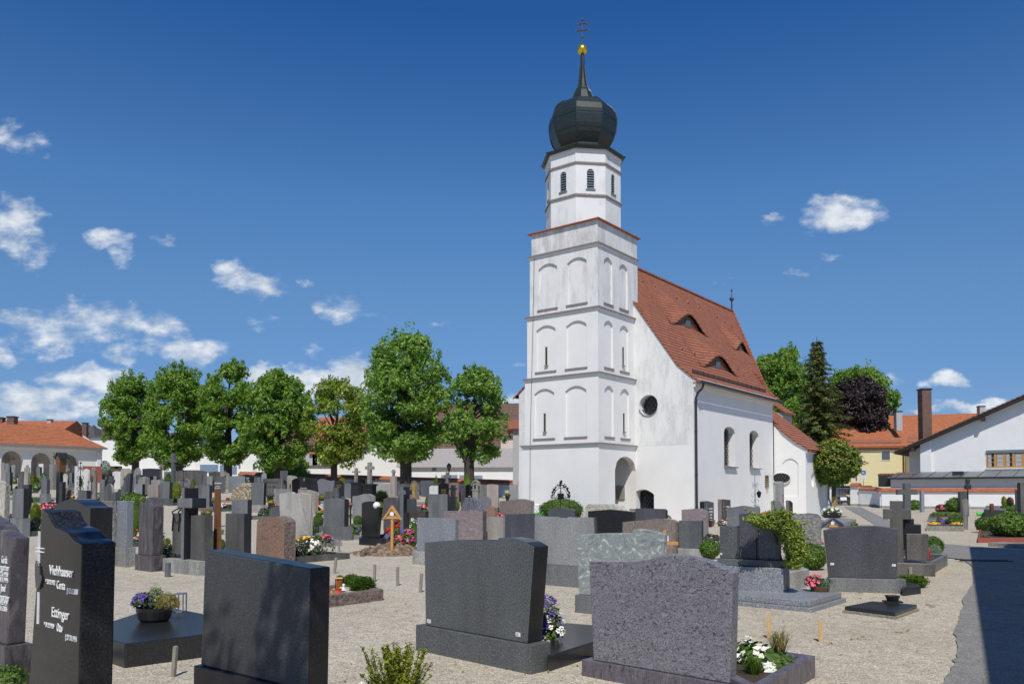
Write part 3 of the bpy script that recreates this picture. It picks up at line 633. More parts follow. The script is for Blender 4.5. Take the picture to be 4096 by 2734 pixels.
        if i in (1, 2):
            s3 = MB(); c1 = (hf[0]['u0'] + hf[0]['u1']) / 2; c2 = (hs2[1]['u0'] + hs2[1]['u1']) / 2; zz0 = z0 + .2 * H; zz1 = zz0 + .95
            s3.box(c1 - .035, c1 + .035, y0 + .05, y0 + .1, zz0, zz1); s3.build('slit_window', 'glass_dark', st); s3 = MB(); s3.box(x1 - .1, x1 - .05, c2 - .04, c2 + .04, zz0, zz1); s3.build('slit_window', 'glass_dark', st)
            s4 = MB(); s4.box(c1 - .09, c1 - .036, y0 + .07, y0 + .1, zz0, zz1); s4.box(c1 - .1, c1 + .1, y0 + .0, y0 + .1, zz0 - .07, zz0 - .002); s4.box(x1 - .1, x1, c2 - .1, c2 + .1, zz0 - .07, zz0 - .002); s4.build('slit_frame', 'string_course', st)
        if i < 4:
            sc_ = MB(); o = .12
            sc_.box(x0 - o, x1 + o, y0 - o, BK, z1 - .035, z1 + .02); sc_.box(x0 - o * .5, x1 + o * .5, y0 - o * .5, BK, z1 - .12, z1 - .035, 1); sc_.build('string_course', ['string_course', 'wall_clean'], CH)
    if 1:
        pq = loc_xy(2470, 1945, plane=('x', xr_[0][1] - 1.05)); pa = loc_xy(2467, 1943, plane=('y', 0)); pb = loc_xy(2500, 1996, plane=('y', 0)); pk = MB(); pk.box(pa.x, pb.x, -.07, -.01, pb.z, pa.z); pk.build('memorial_tablet', 'weathered', CH)
    # skirt roof of the tower square
    x0, x1 = xr_[4]; y0 = yf[4]; zt_ = lev[5]; ctr = (-5.5, -1.6); ov = .16
    cr = MB(); q4 = [(x0 - ov, y0 - ov), (x1 + ov, y0 - ov), (x1 + ov, BK + ov), (x0 - ov, BK + ov)]
    for i in range(4):
        a, b = q4[i], q4[(i + 1) % 4]; m_ = lambda p, k: (p[0] + (ctr[0] - p[0]) * k, p[1] + (ctr[1] - p[1]) * k, zt_ + .02 + .62 * k)
        cr.poly([m_(a, 0), m_(b, 0), m_(b, .5), m_(a, .5)]); cr.poly([m_(a, 0), m_(b, 0), (b[0], b[1], zt_ - .03), (a[0], a[1], zt_ - .03)])
    cr.poly([(p[0], p[1], zt_ - .03) for p in q4]); cr.build('tower_skirt_roof', 'roof_tile', CH)
    # octagonal belfry
    def oct_ring(D): r = D / 2 / math.cos(R(22.5)); return [(ctr[0] + r * math.cos(R(22.5 + 45 * k)), ctr[1] + r * math.sin(R(22.5 + 45 * k))) for k in range(8)]
    Z = lambda zy: zof(zy * .6375, 42.1 - 1.6)
    D0 = 3.72; ring = oct_ring(D0); zb0 = lev[5] - .5; z_s1 = Z(1235); z_s2 = Z(1035); z_top = Z(935) ; cxm = MB()
    for k in range(8):
        a, b = ring[k], ring[(k + 1) % 8]; L_ = math.hypot(b[0] - a[0], b[1] - a[1]); ux, uy = (b[0] - a[0]) / L_, (b[1] - a[1]) / L_
        M_ = lambda u, z, n: (a[0] + ux * u - uy * n, a[1] + uy * u + ux * n, z)
        w0 = Z(1197); hh = (Z(1085) - w0)
        h = arch(L_ / 2 - .19, L_ / 2 + .19, w0, w0 + hh - .08, .2, .16, mb=1, mr=0, n=10)
        wallgrid(cxm, M_, 0, L_, zb0, z_top, [h], 0)
    bf = cxm.build('belfry', ['belfry_wall', 'glass_dark'], CH)
    for k in range(8):
        a, b = ring[k], ring[(k + 1) % 8]; L_ = math.hypot(b[0] - a[0], b[1] - a[1]); ux, uy = (b[0] - a[0]) / L_, (b[1] - a[1]) / L_
        M_ = lambda u, z, n: (a[0] + ux * u - uy * n, a[1] + uy * u + ux * n, z)
        lv = MB(); w0 = Z(1197)
        for j in range(9): lv.box(L_ / 2 - .18, L_ / 2 + .18, w0 + .05 + j * .125, w0 + .1 + j * .125, .03, .1, 0, lambda u, z, n: M_(u, z, n))
        lv.box(L_ / 2 - .25, L_ / 2 + .25, w0 - .06, w0, -.05, .1, 0, lambda u, z, n: M_(u, z, n))
        lv.build('louvre', 'zinc', bf)
    for zz_, o in ((z_s1, .14), (z_s2, .12)):
        rr = MB(); r0_ = oct_ring(D0 + o); rr.prism([(p[0], p[1], zz_ - .05) for p in r0_], (0, 0, .09)); rr.build('string_course', 'string_course', CH)
    sof = MB(); r1_ = oct_ring(D0 + .1); sof.prism([(p[0], p[1], z_top - .26) for p in r1_], (0, 0, .19)); sof.build('belfry_cornice', 'wall_clean', CH)
    # onion dome
    Zr = lambda zy: zof(zy * .6375, 42.1)
    zq_ = z_top + .06; pf = [(2.22, zq_ - .16), (2.28, zq_ - .06), (2.0, zq_ + .06), (1.66, zq_ + .2), (1.42, zq_ + .36), (1.34, zq_ + .48), (1.46, zq_ + .66), (1.64, zq_ + .95), (1.77, zq_ + 1.35), (1.83, zq_ + 1.8), (1.83, zq_ + 2.1), (1.74, zq_ + 2.42), (1.56, zq_ + 2.68), (1.25, zq_ + 2.92), (.9, zq_ + 3.06), (.6, zq_ + 3.2), (.45, Zr(582)), (.34, Zr(565)), (.25, Zr(540)), (.19, Zr(500)), (.145, Zr(455)), (.12, Zr(415)), (.105, Zr(345))]
    on = MB(); on.lathe(pf, 8, ctr, ph=R(22.5)); dome = on.build('onion_dome', 'copper_dark', CH)
    sm_ = MB()
    for k in range(8):
        t_ = R(22.5 + 45 * k); sm_.tube([(ctr[0] + r * 1.005 * math.cos(t_), ctr[1] + r * 1.005 * math.sin(t_), z) for (r, z) in pf[1:-1]], .028, 5)
    for z in (zq_ + 1.2, zq_ + 1.9, zq_ + 2.55):
        r = next(a[0] + (b[0] - a[0]) * (z - a[1]) / (b[1] - a[1]) for a, b in zip(pf, pf[1:]) if a[1] <= z <= b[1])
        P = [(ctr[0] + r * math.cos(R(22.5 + 45 * k)), ctr[1] + r * math.sin(R(22.5 + 45 * k)), z) for k in range(9)]
        for a, b in zip(P, P[1:]): sm_.tube([a, b], .018, 4)
    sm_.build('standing_seam', 'copper_dark', dome)
    ev = MB(); re_ = oct_ring(3.86); ev.prism([(p[0], p[1], zq_ - .12) for p in re_], (0, 0, .018)); ev.build('dome_eaves', 'dark_wood', CH)
    bl = MB(); zb_ = Zr(314); bl.lathe([(.02, zb_ - .27)] + [(.27 * math.cos(a), zb_ + .27 * math.sin(a)) for a in [R(-70 + 14 * i) for i in range(11)]] + [(.02, zb_ + .27)], 16, ctr); bl.build('gilded_ball', 'gold', CH, smooth=True)
    cr_ = MB(); z0_ = zb_ + .25; z1_ = Zr(112); U = lambda x, z: (ctr[0] + .707 * x * 1.0, ctr[1] - .707 * x * 0 + 0, z)
    U = lambda x, z: (ctr[0] + x * .9, ctr[1] + x * .45, z)
    cr_.tube([U(0, z0_), U(0, z1_)], .022, 5)
    for zy, w in ((150, .24), (192, .33)):
        z = Zr(zy); cr_.tube([U(-w, z), U(w, z)], .035, 5)
        for s in (-1, 1): cr_.tube([U(s * w, z - .07), U(s * w, z + .07)], .03, 5)
    for zy in (130, 238): cr_.lathe([(.01, Zr(zy) - .05), (.07, Zr(zy)), (.01, Zr(zy) + .05)], 8, ctr)
    cr_.build('dome_cross', 'bronze', CH)
    # lightning conductor down the tower
    lc = MB(); xq = -7.45
    lc.tube([(-7.25, -3.6, lev[4]), (-7.28, -3.66, lev[3]), (-7.35, -3.70, lev[2]), (-7.42, -3.74, lev[1]), (-7.45, -3.74, .2)], .012, 4); lc.build('lightning_conductor', 'iron', CH)
build_church()
# ------------------------------------------------ gravestones
# xl,xr: left/right foot of the main face; sd: how much of the side shows (negative: left side); heights give real size and distance
SHAPES = {
 'flat': lambda x: 0, 'arch': lambda x: (2 * x - 1) ** 2, 'round': lambda x: 1 - math.sqrt(max(0, 1 - (2 * x - 1) ** 2)), 'gable': lambda x: abs(2 * x - 1),
 'slantR': lambda x: x, 'slantL': lambda x: 1 - x, 'waveR': lambda x: x * x * (3 - 2 * x), 'waveL': lambda x: 1 - x * x * (3 - 2 * x),
 'shoulder': lambda x: 0 if .3 < x < .7 else 1, 'bump': lambda x: max(0, min(1, (abs(x - .5) - .12) / .1)), 'halfarchR': lambda x: x ** 2.2, 'halfarchL': lambda x: (1 - x) ** 2.2,
 'saddle': lambda x: .5 - .5 * math.cos(4 * math.pi * x) * (1 if .25 < x < .75 else -1) if 0 else abs(math.sin(2 * math.pi * x)) * .6}
DEF_R = {'arch': .1, 'round': .5, 'gable': .14, 'slantR': .25, 'slantL': .25, 'waveR': .3, 'waveL': .3, 'shoulder': .18, 'bump': .16, 'halfarchR': .3, 'halfarchL': .3, 'flat': 0, 'saddle': .2}
STN = {}
def stone(label, xl, xr, sd, top, yb, mats, bh=0, bmat=None, Y=None, ang=-37.8, bm=.05, T=None, bx=None, key=None, name='gravestone', cat='gravestone', group=None, rough=0, bbev=.006, tap=0):
    if isinstance(mats, str): mats = (mats, mats)
    a = R(ang); ux, uy = math.cos(a), math.sin(a); nx, ny = -math.sin(a), math.cos(a); xc = (xl + xr) / 2
    isl = isinstance(top, list); shape, yt = (None, min(p[1] for p in top)) if isl else (top if isinstance(top, tuple) else ('flat', top))[:2]
    r = top[2] if isinstance(top, tuple) and len(top) > 2 else DEF_R.get(shape, 0)
    if Y: k = kx(xc, yt); P = Vector((k * Y, Y, zg(k * Y, Y)))
    elif yb < 4:
        P = byheight(xc, yt, yb)
        if yb >= 1.5 or P.y < 6: k = kx(xc, yt); P = Vector((k * 43, 43, zg(k * 43, 43)))
    else: P = ground(xc, yb)
    def tt(px, py=1965, ox=0, oy=0, dx=None, dy=None):
        k = kx(px, py); dx = ux if dx is None else dx; dy = uy if dy is None else dy
        return (k * (P.y + oy) - (P.x + ox)) / (dx - k * dy)
    t0, t1 = tt(xl), tt(xr); W = t1 - t0; zgd = P.z
    if bh: 
        zb = zof(yb - bh, P.y) - zgd if yb > 4 else bh / F * P.y
        zb = max(.04, zb)
    else: zb = -.06
    if isl:
        pts = []
        for (px, py) in top:
            t = tt(px, py); yy = P.y + t * uy; pts.append((t, zof(py, yy) - zgd))
        H = max(p[1] for p in pts)
    else:
        H = zof(yt, P.y) - zgd
        if shape == 'flat': pts = [(t0, H), (t1, H)]
        else:
            n = 2 if shape in ('slantR', 'slantL') else (3 if shape == 'gable' else 17)
            xs = [i / (n - 1) for i in range(n)] if n > 2 else [0, 1]
            if shape in ('shoulder',): xs = [0, .299, .301, .699, .701, 1]
            pts = [(t0 + W * x, H - r * W * SHAPES[shape](x)) for x in xs]
    outline = [(t0 + tap * W, zb)] + pts[::-1][::-1] + [(t1 - tap * W, zb)]
    if T is None:
        e = (t1 if sd > 0 else t0); cxp = (xr if sd > 0 else xl) + sd
        T = tt(cxp, 1965, e * ux, e * uy, nx, ny) if sd else .16
        T = min(max(T, .07), .6)
    near = P.y < 22
    single = not bh and not isinstance(key, str) or (P.y > 45 and not key and not bh)
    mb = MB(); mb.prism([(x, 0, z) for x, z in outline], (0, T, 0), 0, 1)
    if rough:      # split faces: push side and back vertices about
        bmx = bmesh.new(); me = bpy.data.meshes.new('tmp'); me.from_pydata(mb.v, [], mb.f); me.polygons.foreach_set('material_index', mb.m); bmx.from_mesh(me)
        bmesh.ops.triangulate(bmx, faces=bmx.faces[:]); bmesh.ops.subdivide_edges(bmx, edges=bmx.edges[:], cuts=3 if near else 2, use_grid_fill=True)
        rg = random.Random(int(xl * 7 + xr))
        for v in bmx.verts:
            if v.co.z > .02: v.co += Vector((rg.uniform(-1, 1), rg.uniform(-1, 1), rg.uniform(-1, .4))) * rough
        bmx.to_mesh(me); bmx.free(); mb = MB(); mb.v = [tuple(v.co) for v in me.vertices]; mb.f = [tuple(p.vertices) for p in me.polygons]; mb.m = [p.material_index for p in me.polygons]; bpy.data.meshes.remove(me)
    if bh or key:
        o = empty(name, label, cat, P, a, group); s = mb.build('slab', list(mats), o, bevel=.009 if near and not rough else 0)
        if bh:
            b = MB(); x0, x1 = (t0 - bm, t1 + bm) if not bx else (tt(bx[0]), tt(bx[1]))
            b.box(x0, x1, -bm * .7, T + bm * .7, -.08, zb - .002); b.build('plinth', bmat or mats[0], o, bevel=bbev if near else 0)
    else: o = tag(mb.build(name, list(mats), None, P, a, bevel=.009 if near and not rough else 0), label, cat, group)
    STN[key or label] = dict(o=o, P=P, t0=t0, t1=t1, T=T, H=H, a=a, zb=zb, u=(ux, uy), n=(nx, ny))
    if H < .25 or H > 3.2 or W > 2.2 or P.y > 125: print('CHECK', label, 'H %.2f W %.2f Y %.1f T %.2f' % (H, W, P.y, T))
    return o
def lines(key, x, z, rows, size, mat, lead=1.5, y=-.006, font=None):
    s = STN[key]
    for i, r_ in enumerate(rows):
        if r_: text_mesh(s['o'], r_, size, Matrix.Translation((x, y, z - i * size * lead)) @ FACE, mat, align='CENTER', ext=.003)
G_L = 'gravestones crowded in the left part of the cemetery'; G_M = 'gravestones in the middle of the cemetery'; G_F = 'large gravestones in the front row'; G_C = 'gravestones beside the church wall'; G_W = 'gravestones along the far cemetery wall'
S = stone
# --- front row
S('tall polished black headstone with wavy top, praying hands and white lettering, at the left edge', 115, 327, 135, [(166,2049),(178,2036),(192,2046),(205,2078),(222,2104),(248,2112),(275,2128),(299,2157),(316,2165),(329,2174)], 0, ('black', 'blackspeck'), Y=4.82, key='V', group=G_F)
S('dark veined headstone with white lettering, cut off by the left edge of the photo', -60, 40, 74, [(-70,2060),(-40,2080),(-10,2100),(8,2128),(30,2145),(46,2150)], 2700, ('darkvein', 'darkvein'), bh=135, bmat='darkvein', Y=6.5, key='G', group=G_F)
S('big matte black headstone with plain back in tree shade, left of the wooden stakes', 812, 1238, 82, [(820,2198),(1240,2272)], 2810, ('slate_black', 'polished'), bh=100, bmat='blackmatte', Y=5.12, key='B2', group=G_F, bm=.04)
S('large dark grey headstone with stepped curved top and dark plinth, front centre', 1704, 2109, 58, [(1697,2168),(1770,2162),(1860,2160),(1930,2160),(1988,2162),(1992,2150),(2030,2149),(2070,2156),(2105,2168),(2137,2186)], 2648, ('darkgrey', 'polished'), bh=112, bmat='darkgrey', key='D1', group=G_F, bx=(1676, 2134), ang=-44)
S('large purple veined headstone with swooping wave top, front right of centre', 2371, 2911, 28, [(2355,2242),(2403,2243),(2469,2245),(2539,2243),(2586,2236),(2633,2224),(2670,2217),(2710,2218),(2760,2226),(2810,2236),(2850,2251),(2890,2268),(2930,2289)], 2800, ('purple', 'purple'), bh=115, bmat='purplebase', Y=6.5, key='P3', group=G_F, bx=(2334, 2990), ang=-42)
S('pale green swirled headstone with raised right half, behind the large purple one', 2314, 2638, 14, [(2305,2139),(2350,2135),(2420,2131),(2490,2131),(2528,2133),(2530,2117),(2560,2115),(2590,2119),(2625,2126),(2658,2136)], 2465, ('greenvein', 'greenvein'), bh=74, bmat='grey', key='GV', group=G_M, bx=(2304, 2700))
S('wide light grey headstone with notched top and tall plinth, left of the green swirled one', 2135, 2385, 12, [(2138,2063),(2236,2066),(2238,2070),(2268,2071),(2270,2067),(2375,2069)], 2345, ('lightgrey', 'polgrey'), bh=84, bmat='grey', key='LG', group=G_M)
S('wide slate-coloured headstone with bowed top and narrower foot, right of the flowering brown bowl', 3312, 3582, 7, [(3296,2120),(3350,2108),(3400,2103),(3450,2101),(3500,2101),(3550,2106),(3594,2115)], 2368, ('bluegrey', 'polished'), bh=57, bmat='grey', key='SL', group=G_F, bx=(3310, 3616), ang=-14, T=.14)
# --- middle band
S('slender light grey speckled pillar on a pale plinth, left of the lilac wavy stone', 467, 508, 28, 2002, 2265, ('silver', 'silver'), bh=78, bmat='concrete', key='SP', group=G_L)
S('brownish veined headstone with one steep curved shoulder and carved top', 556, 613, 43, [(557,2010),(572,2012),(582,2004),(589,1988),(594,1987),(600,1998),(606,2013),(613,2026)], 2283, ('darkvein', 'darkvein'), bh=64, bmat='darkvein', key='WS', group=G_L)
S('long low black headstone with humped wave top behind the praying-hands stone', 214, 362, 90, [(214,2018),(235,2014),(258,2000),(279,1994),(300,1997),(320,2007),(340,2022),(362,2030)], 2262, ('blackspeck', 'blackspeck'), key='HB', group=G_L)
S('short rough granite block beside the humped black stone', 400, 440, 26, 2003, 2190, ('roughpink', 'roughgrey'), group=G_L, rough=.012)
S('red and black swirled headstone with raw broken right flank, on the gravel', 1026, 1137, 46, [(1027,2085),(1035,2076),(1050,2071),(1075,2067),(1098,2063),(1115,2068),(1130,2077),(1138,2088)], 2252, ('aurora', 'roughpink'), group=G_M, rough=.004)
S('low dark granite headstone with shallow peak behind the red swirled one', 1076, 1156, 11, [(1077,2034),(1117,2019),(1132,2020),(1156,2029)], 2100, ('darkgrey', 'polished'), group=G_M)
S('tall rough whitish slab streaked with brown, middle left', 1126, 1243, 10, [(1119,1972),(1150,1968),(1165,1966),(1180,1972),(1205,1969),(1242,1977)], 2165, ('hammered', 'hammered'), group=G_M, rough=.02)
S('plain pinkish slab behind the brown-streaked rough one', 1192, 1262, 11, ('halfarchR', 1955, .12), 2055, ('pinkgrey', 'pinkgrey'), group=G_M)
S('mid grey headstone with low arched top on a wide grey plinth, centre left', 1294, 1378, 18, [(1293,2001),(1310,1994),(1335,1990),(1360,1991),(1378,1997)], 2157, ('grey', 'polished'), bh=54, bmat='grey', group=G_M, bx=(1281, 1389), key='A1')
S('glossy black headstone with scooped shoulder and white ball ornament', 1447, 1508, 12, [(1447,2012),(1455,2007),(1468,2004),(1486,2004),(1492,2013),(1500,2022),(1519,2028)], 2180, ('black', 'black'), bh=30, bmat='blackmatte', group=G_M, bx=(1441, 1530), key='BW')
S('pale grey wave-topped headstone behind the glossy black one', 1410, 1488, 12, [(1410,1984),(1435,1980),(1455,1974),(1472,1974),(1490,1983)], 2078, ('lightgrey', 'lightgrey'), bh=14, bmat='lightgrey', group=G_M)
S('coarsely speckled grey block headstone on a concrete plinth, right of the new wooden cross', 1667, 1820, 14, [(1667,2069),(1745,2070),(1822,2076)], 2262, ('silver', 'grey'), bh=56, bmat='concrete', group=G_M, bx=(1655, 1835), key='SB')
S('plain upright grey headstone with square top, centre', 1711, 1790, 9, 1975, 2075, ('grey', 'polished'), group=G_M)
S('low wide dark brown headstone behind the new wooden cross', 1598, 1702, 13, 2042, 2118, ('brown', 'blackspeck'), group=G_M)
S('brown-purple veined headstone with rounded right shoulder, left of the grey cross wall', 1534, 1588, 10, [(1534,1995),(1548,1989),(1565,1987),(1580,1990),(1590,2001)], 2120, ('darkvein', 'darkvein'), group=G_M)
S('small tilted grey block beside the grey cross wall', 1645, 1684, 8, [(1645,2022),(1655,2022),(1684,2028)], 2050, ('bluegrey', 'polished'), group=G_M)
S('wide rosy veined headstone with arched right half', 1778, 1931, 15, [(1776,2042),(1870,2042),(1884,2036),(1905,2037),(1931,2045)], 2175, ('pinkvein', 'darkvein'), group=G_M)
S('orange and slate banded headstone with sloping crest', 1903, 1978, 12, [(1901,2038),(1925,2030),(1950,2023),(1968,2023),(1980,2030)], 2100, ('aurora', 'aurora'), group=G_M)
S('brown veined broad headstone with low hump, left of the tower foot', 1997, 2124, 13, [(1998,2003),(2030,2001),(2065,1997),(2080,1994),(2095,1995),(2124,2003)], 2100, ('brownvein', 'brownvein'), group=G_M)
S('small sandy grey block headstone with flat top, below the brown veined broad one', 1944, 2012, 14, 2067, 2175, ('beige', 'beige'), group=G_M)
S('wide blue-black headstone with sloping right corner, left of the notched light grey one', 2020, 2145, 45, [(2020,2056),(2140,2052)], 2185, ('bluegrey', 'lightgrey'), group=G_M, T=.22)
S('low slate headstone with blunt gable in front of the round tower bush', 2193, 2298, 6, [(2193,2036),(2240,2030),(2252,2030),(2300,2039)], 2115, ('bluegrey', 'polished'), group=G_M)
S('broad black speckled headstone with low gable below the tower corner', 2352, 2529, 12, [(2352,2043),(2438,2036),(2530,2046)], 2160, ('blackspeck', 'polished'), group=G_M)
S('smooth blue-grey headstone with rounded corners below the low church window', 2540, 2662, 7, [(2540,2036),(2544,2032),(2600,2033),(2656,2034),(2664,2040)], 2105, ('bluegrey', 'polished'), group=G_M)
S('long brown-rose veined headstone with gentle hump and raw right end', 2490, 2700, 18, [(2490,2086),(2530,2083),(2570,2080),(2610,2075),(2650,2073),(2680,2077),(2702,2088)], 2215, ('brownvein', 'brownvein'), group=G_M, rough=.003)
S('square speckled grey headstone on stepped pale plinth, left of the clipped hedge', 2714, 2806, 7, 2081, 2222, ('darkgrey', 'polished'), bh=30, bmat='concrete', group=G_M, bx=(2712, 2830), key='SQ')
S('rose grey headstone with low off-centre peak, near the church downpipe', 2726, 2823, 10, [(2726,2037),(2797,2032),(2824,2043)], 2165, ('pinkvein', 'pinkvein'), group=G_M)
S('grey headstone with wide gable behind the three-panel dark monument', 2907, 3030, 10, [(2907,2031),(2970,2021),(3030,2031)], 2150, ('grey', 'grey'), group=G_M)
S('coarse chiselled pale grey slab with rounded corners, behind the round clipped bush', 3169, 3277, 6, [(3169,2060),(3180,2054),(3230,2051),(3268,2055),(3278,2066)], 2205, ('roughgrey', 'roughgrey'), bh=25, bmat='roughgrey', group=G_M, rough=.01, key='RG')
# --- left crowd, near rows
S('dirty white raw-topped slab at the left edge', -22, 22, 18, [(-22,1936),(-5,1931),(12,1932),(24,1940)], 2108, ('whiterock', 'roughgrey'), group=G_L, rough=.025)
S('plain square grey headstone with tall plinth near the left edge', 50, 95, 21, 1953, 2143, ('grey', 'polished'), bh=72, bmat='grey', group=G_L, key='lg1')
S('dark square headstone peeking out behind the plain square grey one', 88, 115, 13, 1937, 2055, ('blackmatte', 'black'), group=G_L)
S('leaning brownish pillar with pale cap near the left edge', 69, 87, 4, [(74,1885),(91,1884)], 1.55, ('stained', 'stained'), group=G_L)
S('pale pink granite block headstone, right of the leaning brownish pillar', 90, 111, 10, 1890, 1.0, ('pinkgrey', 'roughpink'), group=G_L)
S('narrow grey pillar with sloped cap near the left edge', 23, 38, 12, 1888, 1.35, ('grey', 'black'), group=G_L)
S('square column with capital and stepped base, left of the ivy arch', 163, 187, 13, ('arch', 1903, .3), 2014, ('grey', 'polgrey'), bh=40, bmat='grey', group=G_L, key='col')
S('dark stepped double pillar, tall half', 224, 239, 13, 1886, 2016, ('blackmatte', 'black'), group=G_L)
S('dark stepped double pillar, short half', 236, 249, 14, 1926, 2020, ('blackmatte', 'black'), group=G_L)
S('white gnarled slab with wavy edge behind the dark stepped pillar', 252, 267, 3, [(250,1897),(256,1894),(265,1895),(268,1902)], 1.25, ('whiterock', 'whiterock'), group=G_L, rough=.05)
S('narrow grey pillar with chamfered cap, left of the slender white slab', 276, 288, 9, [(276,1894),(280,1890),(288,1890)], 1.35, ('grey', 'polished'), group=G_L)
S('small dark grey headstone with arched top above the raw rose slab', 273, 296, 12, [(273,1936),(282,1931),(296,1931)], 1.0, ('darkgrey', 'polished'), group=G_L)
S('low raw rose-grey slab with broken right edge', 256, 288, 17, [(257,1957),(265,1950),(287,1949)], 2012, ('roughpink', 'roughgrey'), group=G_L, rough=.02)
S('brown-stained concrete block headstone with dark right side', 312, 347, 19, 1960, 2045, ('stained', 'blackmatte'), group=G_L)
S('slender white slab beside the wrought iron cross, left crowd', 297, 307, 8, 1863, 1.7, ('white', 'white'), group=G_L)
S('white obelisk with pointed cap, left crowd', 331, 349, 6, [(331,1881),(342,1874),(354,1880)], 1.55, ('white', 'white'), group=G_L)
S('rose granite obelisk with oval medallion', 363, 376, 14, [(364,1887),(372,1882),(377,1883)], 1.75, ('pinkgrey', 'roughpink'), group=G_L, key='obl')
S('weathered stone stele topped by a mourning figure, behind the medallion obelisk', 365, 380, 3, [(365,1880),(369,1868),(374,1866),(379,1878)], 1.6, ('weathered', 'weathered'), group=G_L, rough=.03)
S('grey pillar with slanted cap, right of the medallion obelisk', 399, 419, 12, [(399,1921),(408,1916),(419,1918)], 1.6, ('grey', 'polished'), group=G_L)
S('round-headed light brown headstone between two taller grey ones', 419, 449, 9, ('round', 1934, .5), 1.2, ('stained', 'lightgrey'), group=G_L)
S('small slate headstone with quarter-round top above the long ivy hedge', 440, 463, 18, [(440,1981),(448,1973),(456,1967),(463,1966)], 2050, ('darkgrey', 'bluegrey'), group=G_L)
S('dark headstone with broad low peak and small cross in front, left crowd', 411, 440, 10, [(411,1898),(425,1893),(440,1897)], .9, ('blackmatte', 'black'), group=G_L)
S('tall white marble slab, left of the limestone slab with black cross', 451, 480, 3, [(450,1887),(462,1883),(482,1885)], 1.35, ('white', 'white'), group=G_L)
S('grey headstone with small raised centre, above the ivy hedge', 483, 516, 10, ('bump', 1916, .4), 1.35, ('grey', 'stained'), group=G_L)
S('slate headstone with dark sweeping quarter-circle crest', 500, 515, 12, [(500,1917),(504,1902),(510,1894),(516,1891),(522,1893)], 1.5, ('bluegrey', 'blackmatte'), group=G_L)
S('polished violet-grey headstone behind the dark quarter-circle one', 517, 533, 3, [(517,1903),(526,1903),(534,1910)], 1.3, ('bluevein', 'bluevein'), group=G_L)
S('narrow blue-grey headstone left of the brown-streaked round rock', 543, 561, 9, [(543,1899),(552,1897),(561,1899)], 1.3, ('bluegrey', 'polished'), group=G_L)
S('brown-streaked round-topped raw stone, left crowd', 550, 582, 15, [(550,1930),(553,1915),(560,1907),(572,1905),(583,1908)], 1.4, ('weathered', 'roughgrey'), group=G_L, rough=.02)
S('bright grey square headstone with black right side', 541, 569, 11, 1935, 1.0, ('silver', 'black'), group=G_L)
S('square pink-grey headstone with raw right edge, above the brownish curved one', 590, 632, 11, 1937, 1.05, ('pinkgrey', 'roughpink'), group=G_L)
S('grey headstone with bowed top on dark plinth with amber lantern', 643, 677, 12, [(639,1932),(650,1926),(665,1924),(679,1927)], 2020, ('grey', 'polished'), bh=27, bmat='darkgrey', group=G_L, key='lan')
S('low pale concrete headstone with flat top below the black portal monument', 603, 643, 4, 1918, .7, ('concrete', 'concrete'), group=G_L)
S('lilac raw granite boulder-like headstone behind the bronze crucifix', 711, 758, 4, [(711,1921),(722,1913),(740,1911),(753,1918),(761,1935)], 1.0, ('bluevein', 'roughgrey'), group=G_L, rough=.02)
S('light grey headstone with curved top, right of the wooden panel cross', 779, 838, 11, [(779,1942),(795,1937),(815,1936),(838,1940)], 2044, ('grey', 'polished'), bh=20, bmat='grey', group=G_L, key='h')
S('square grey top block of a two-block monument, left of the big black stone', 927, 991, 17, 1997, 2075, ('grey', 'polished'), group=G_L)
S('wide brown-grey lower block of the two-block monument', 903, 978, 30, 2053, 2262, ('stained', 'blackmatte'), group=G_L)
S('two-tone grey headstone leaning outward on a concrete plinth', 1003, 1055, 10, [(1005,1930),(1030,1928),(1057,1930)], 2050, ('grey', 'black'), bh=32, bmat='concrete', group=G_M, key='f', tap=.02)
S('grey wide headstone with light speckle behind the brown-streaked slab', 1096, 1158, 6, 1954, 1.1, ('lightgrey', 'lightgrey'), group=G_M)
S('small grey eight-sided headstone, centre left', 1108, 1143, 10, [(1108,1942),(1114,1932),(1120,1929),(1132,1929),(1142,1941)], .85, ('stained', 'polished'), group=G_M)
# --- far left and along the arcade
S('mossy rough stone at the foot of the first arcade arch', 3, 17, 2, [(3,1853),(8,1849),(17,1851)], 1.5, ('roughgrey', 'roughgrey'), Y=72, group=G_W, rough=.04)
S('slim grey slab in front of the first arcade arch', 19, 32, 2, 1852, 1.5, ('grey', 'grey'), Y=70, group=G_W)
S('pale grey slab with flat cap in front of the slim grey one', 26, 37, 7, 1866, 1.4, ('grey', 'black'), Y=66, group=G_W)
S('pale headstone with slanting curved top under the first arch', 44, 54, 2, [(43,1863),(48,1859),(60,1857)], 1.3, ('lightgrey', 'lightgrey'), Y=67, group=G_W)
S('dark stepped stele between the first two arches', 95, 116, 2, ('shoulder', 1859, .2), 1.2, ('weathered', 'weathered'), Y=70, group=G_W)
S('grey pillar with low pointed top in front of the second arch', 145, 160, 8, [(145,1869),(153,1865),(160,1868)], 1.3, ('grey', 'polished'), Y=66, group=G_W)
S('small white marble slab inside the second arch', 152, 169, 1, 1854, 1.2, ('white', 'white'), Y=76, group=G_W)
S('tiny white house-shaped stone beside the ivy arch', 226, 239, 6, [(226,1866),(233,1859),(245,1866)], .9, ('white', 'white'), Y=66, group=G_W)
S('black slab with white crucifix beside the third arch', 285, 297, 1, 1862, 1.2, ('black', 'black'), Y=72, group=G_W)
S('low brown sandstone family grave along the white building', 332, 405, 2, [(332,1863),(405,1864)], 1.0, ('brick_red', 'brick_red'), Y=74, group=G_W)
S('wide black family grave with gold lettering beside the white rose', 432, 484, 2, [(432,1870),(441,1863),(481,1863),(486,1866)], 1.1, ('black', 'black'), Y=72, key='bf', group=G_W)
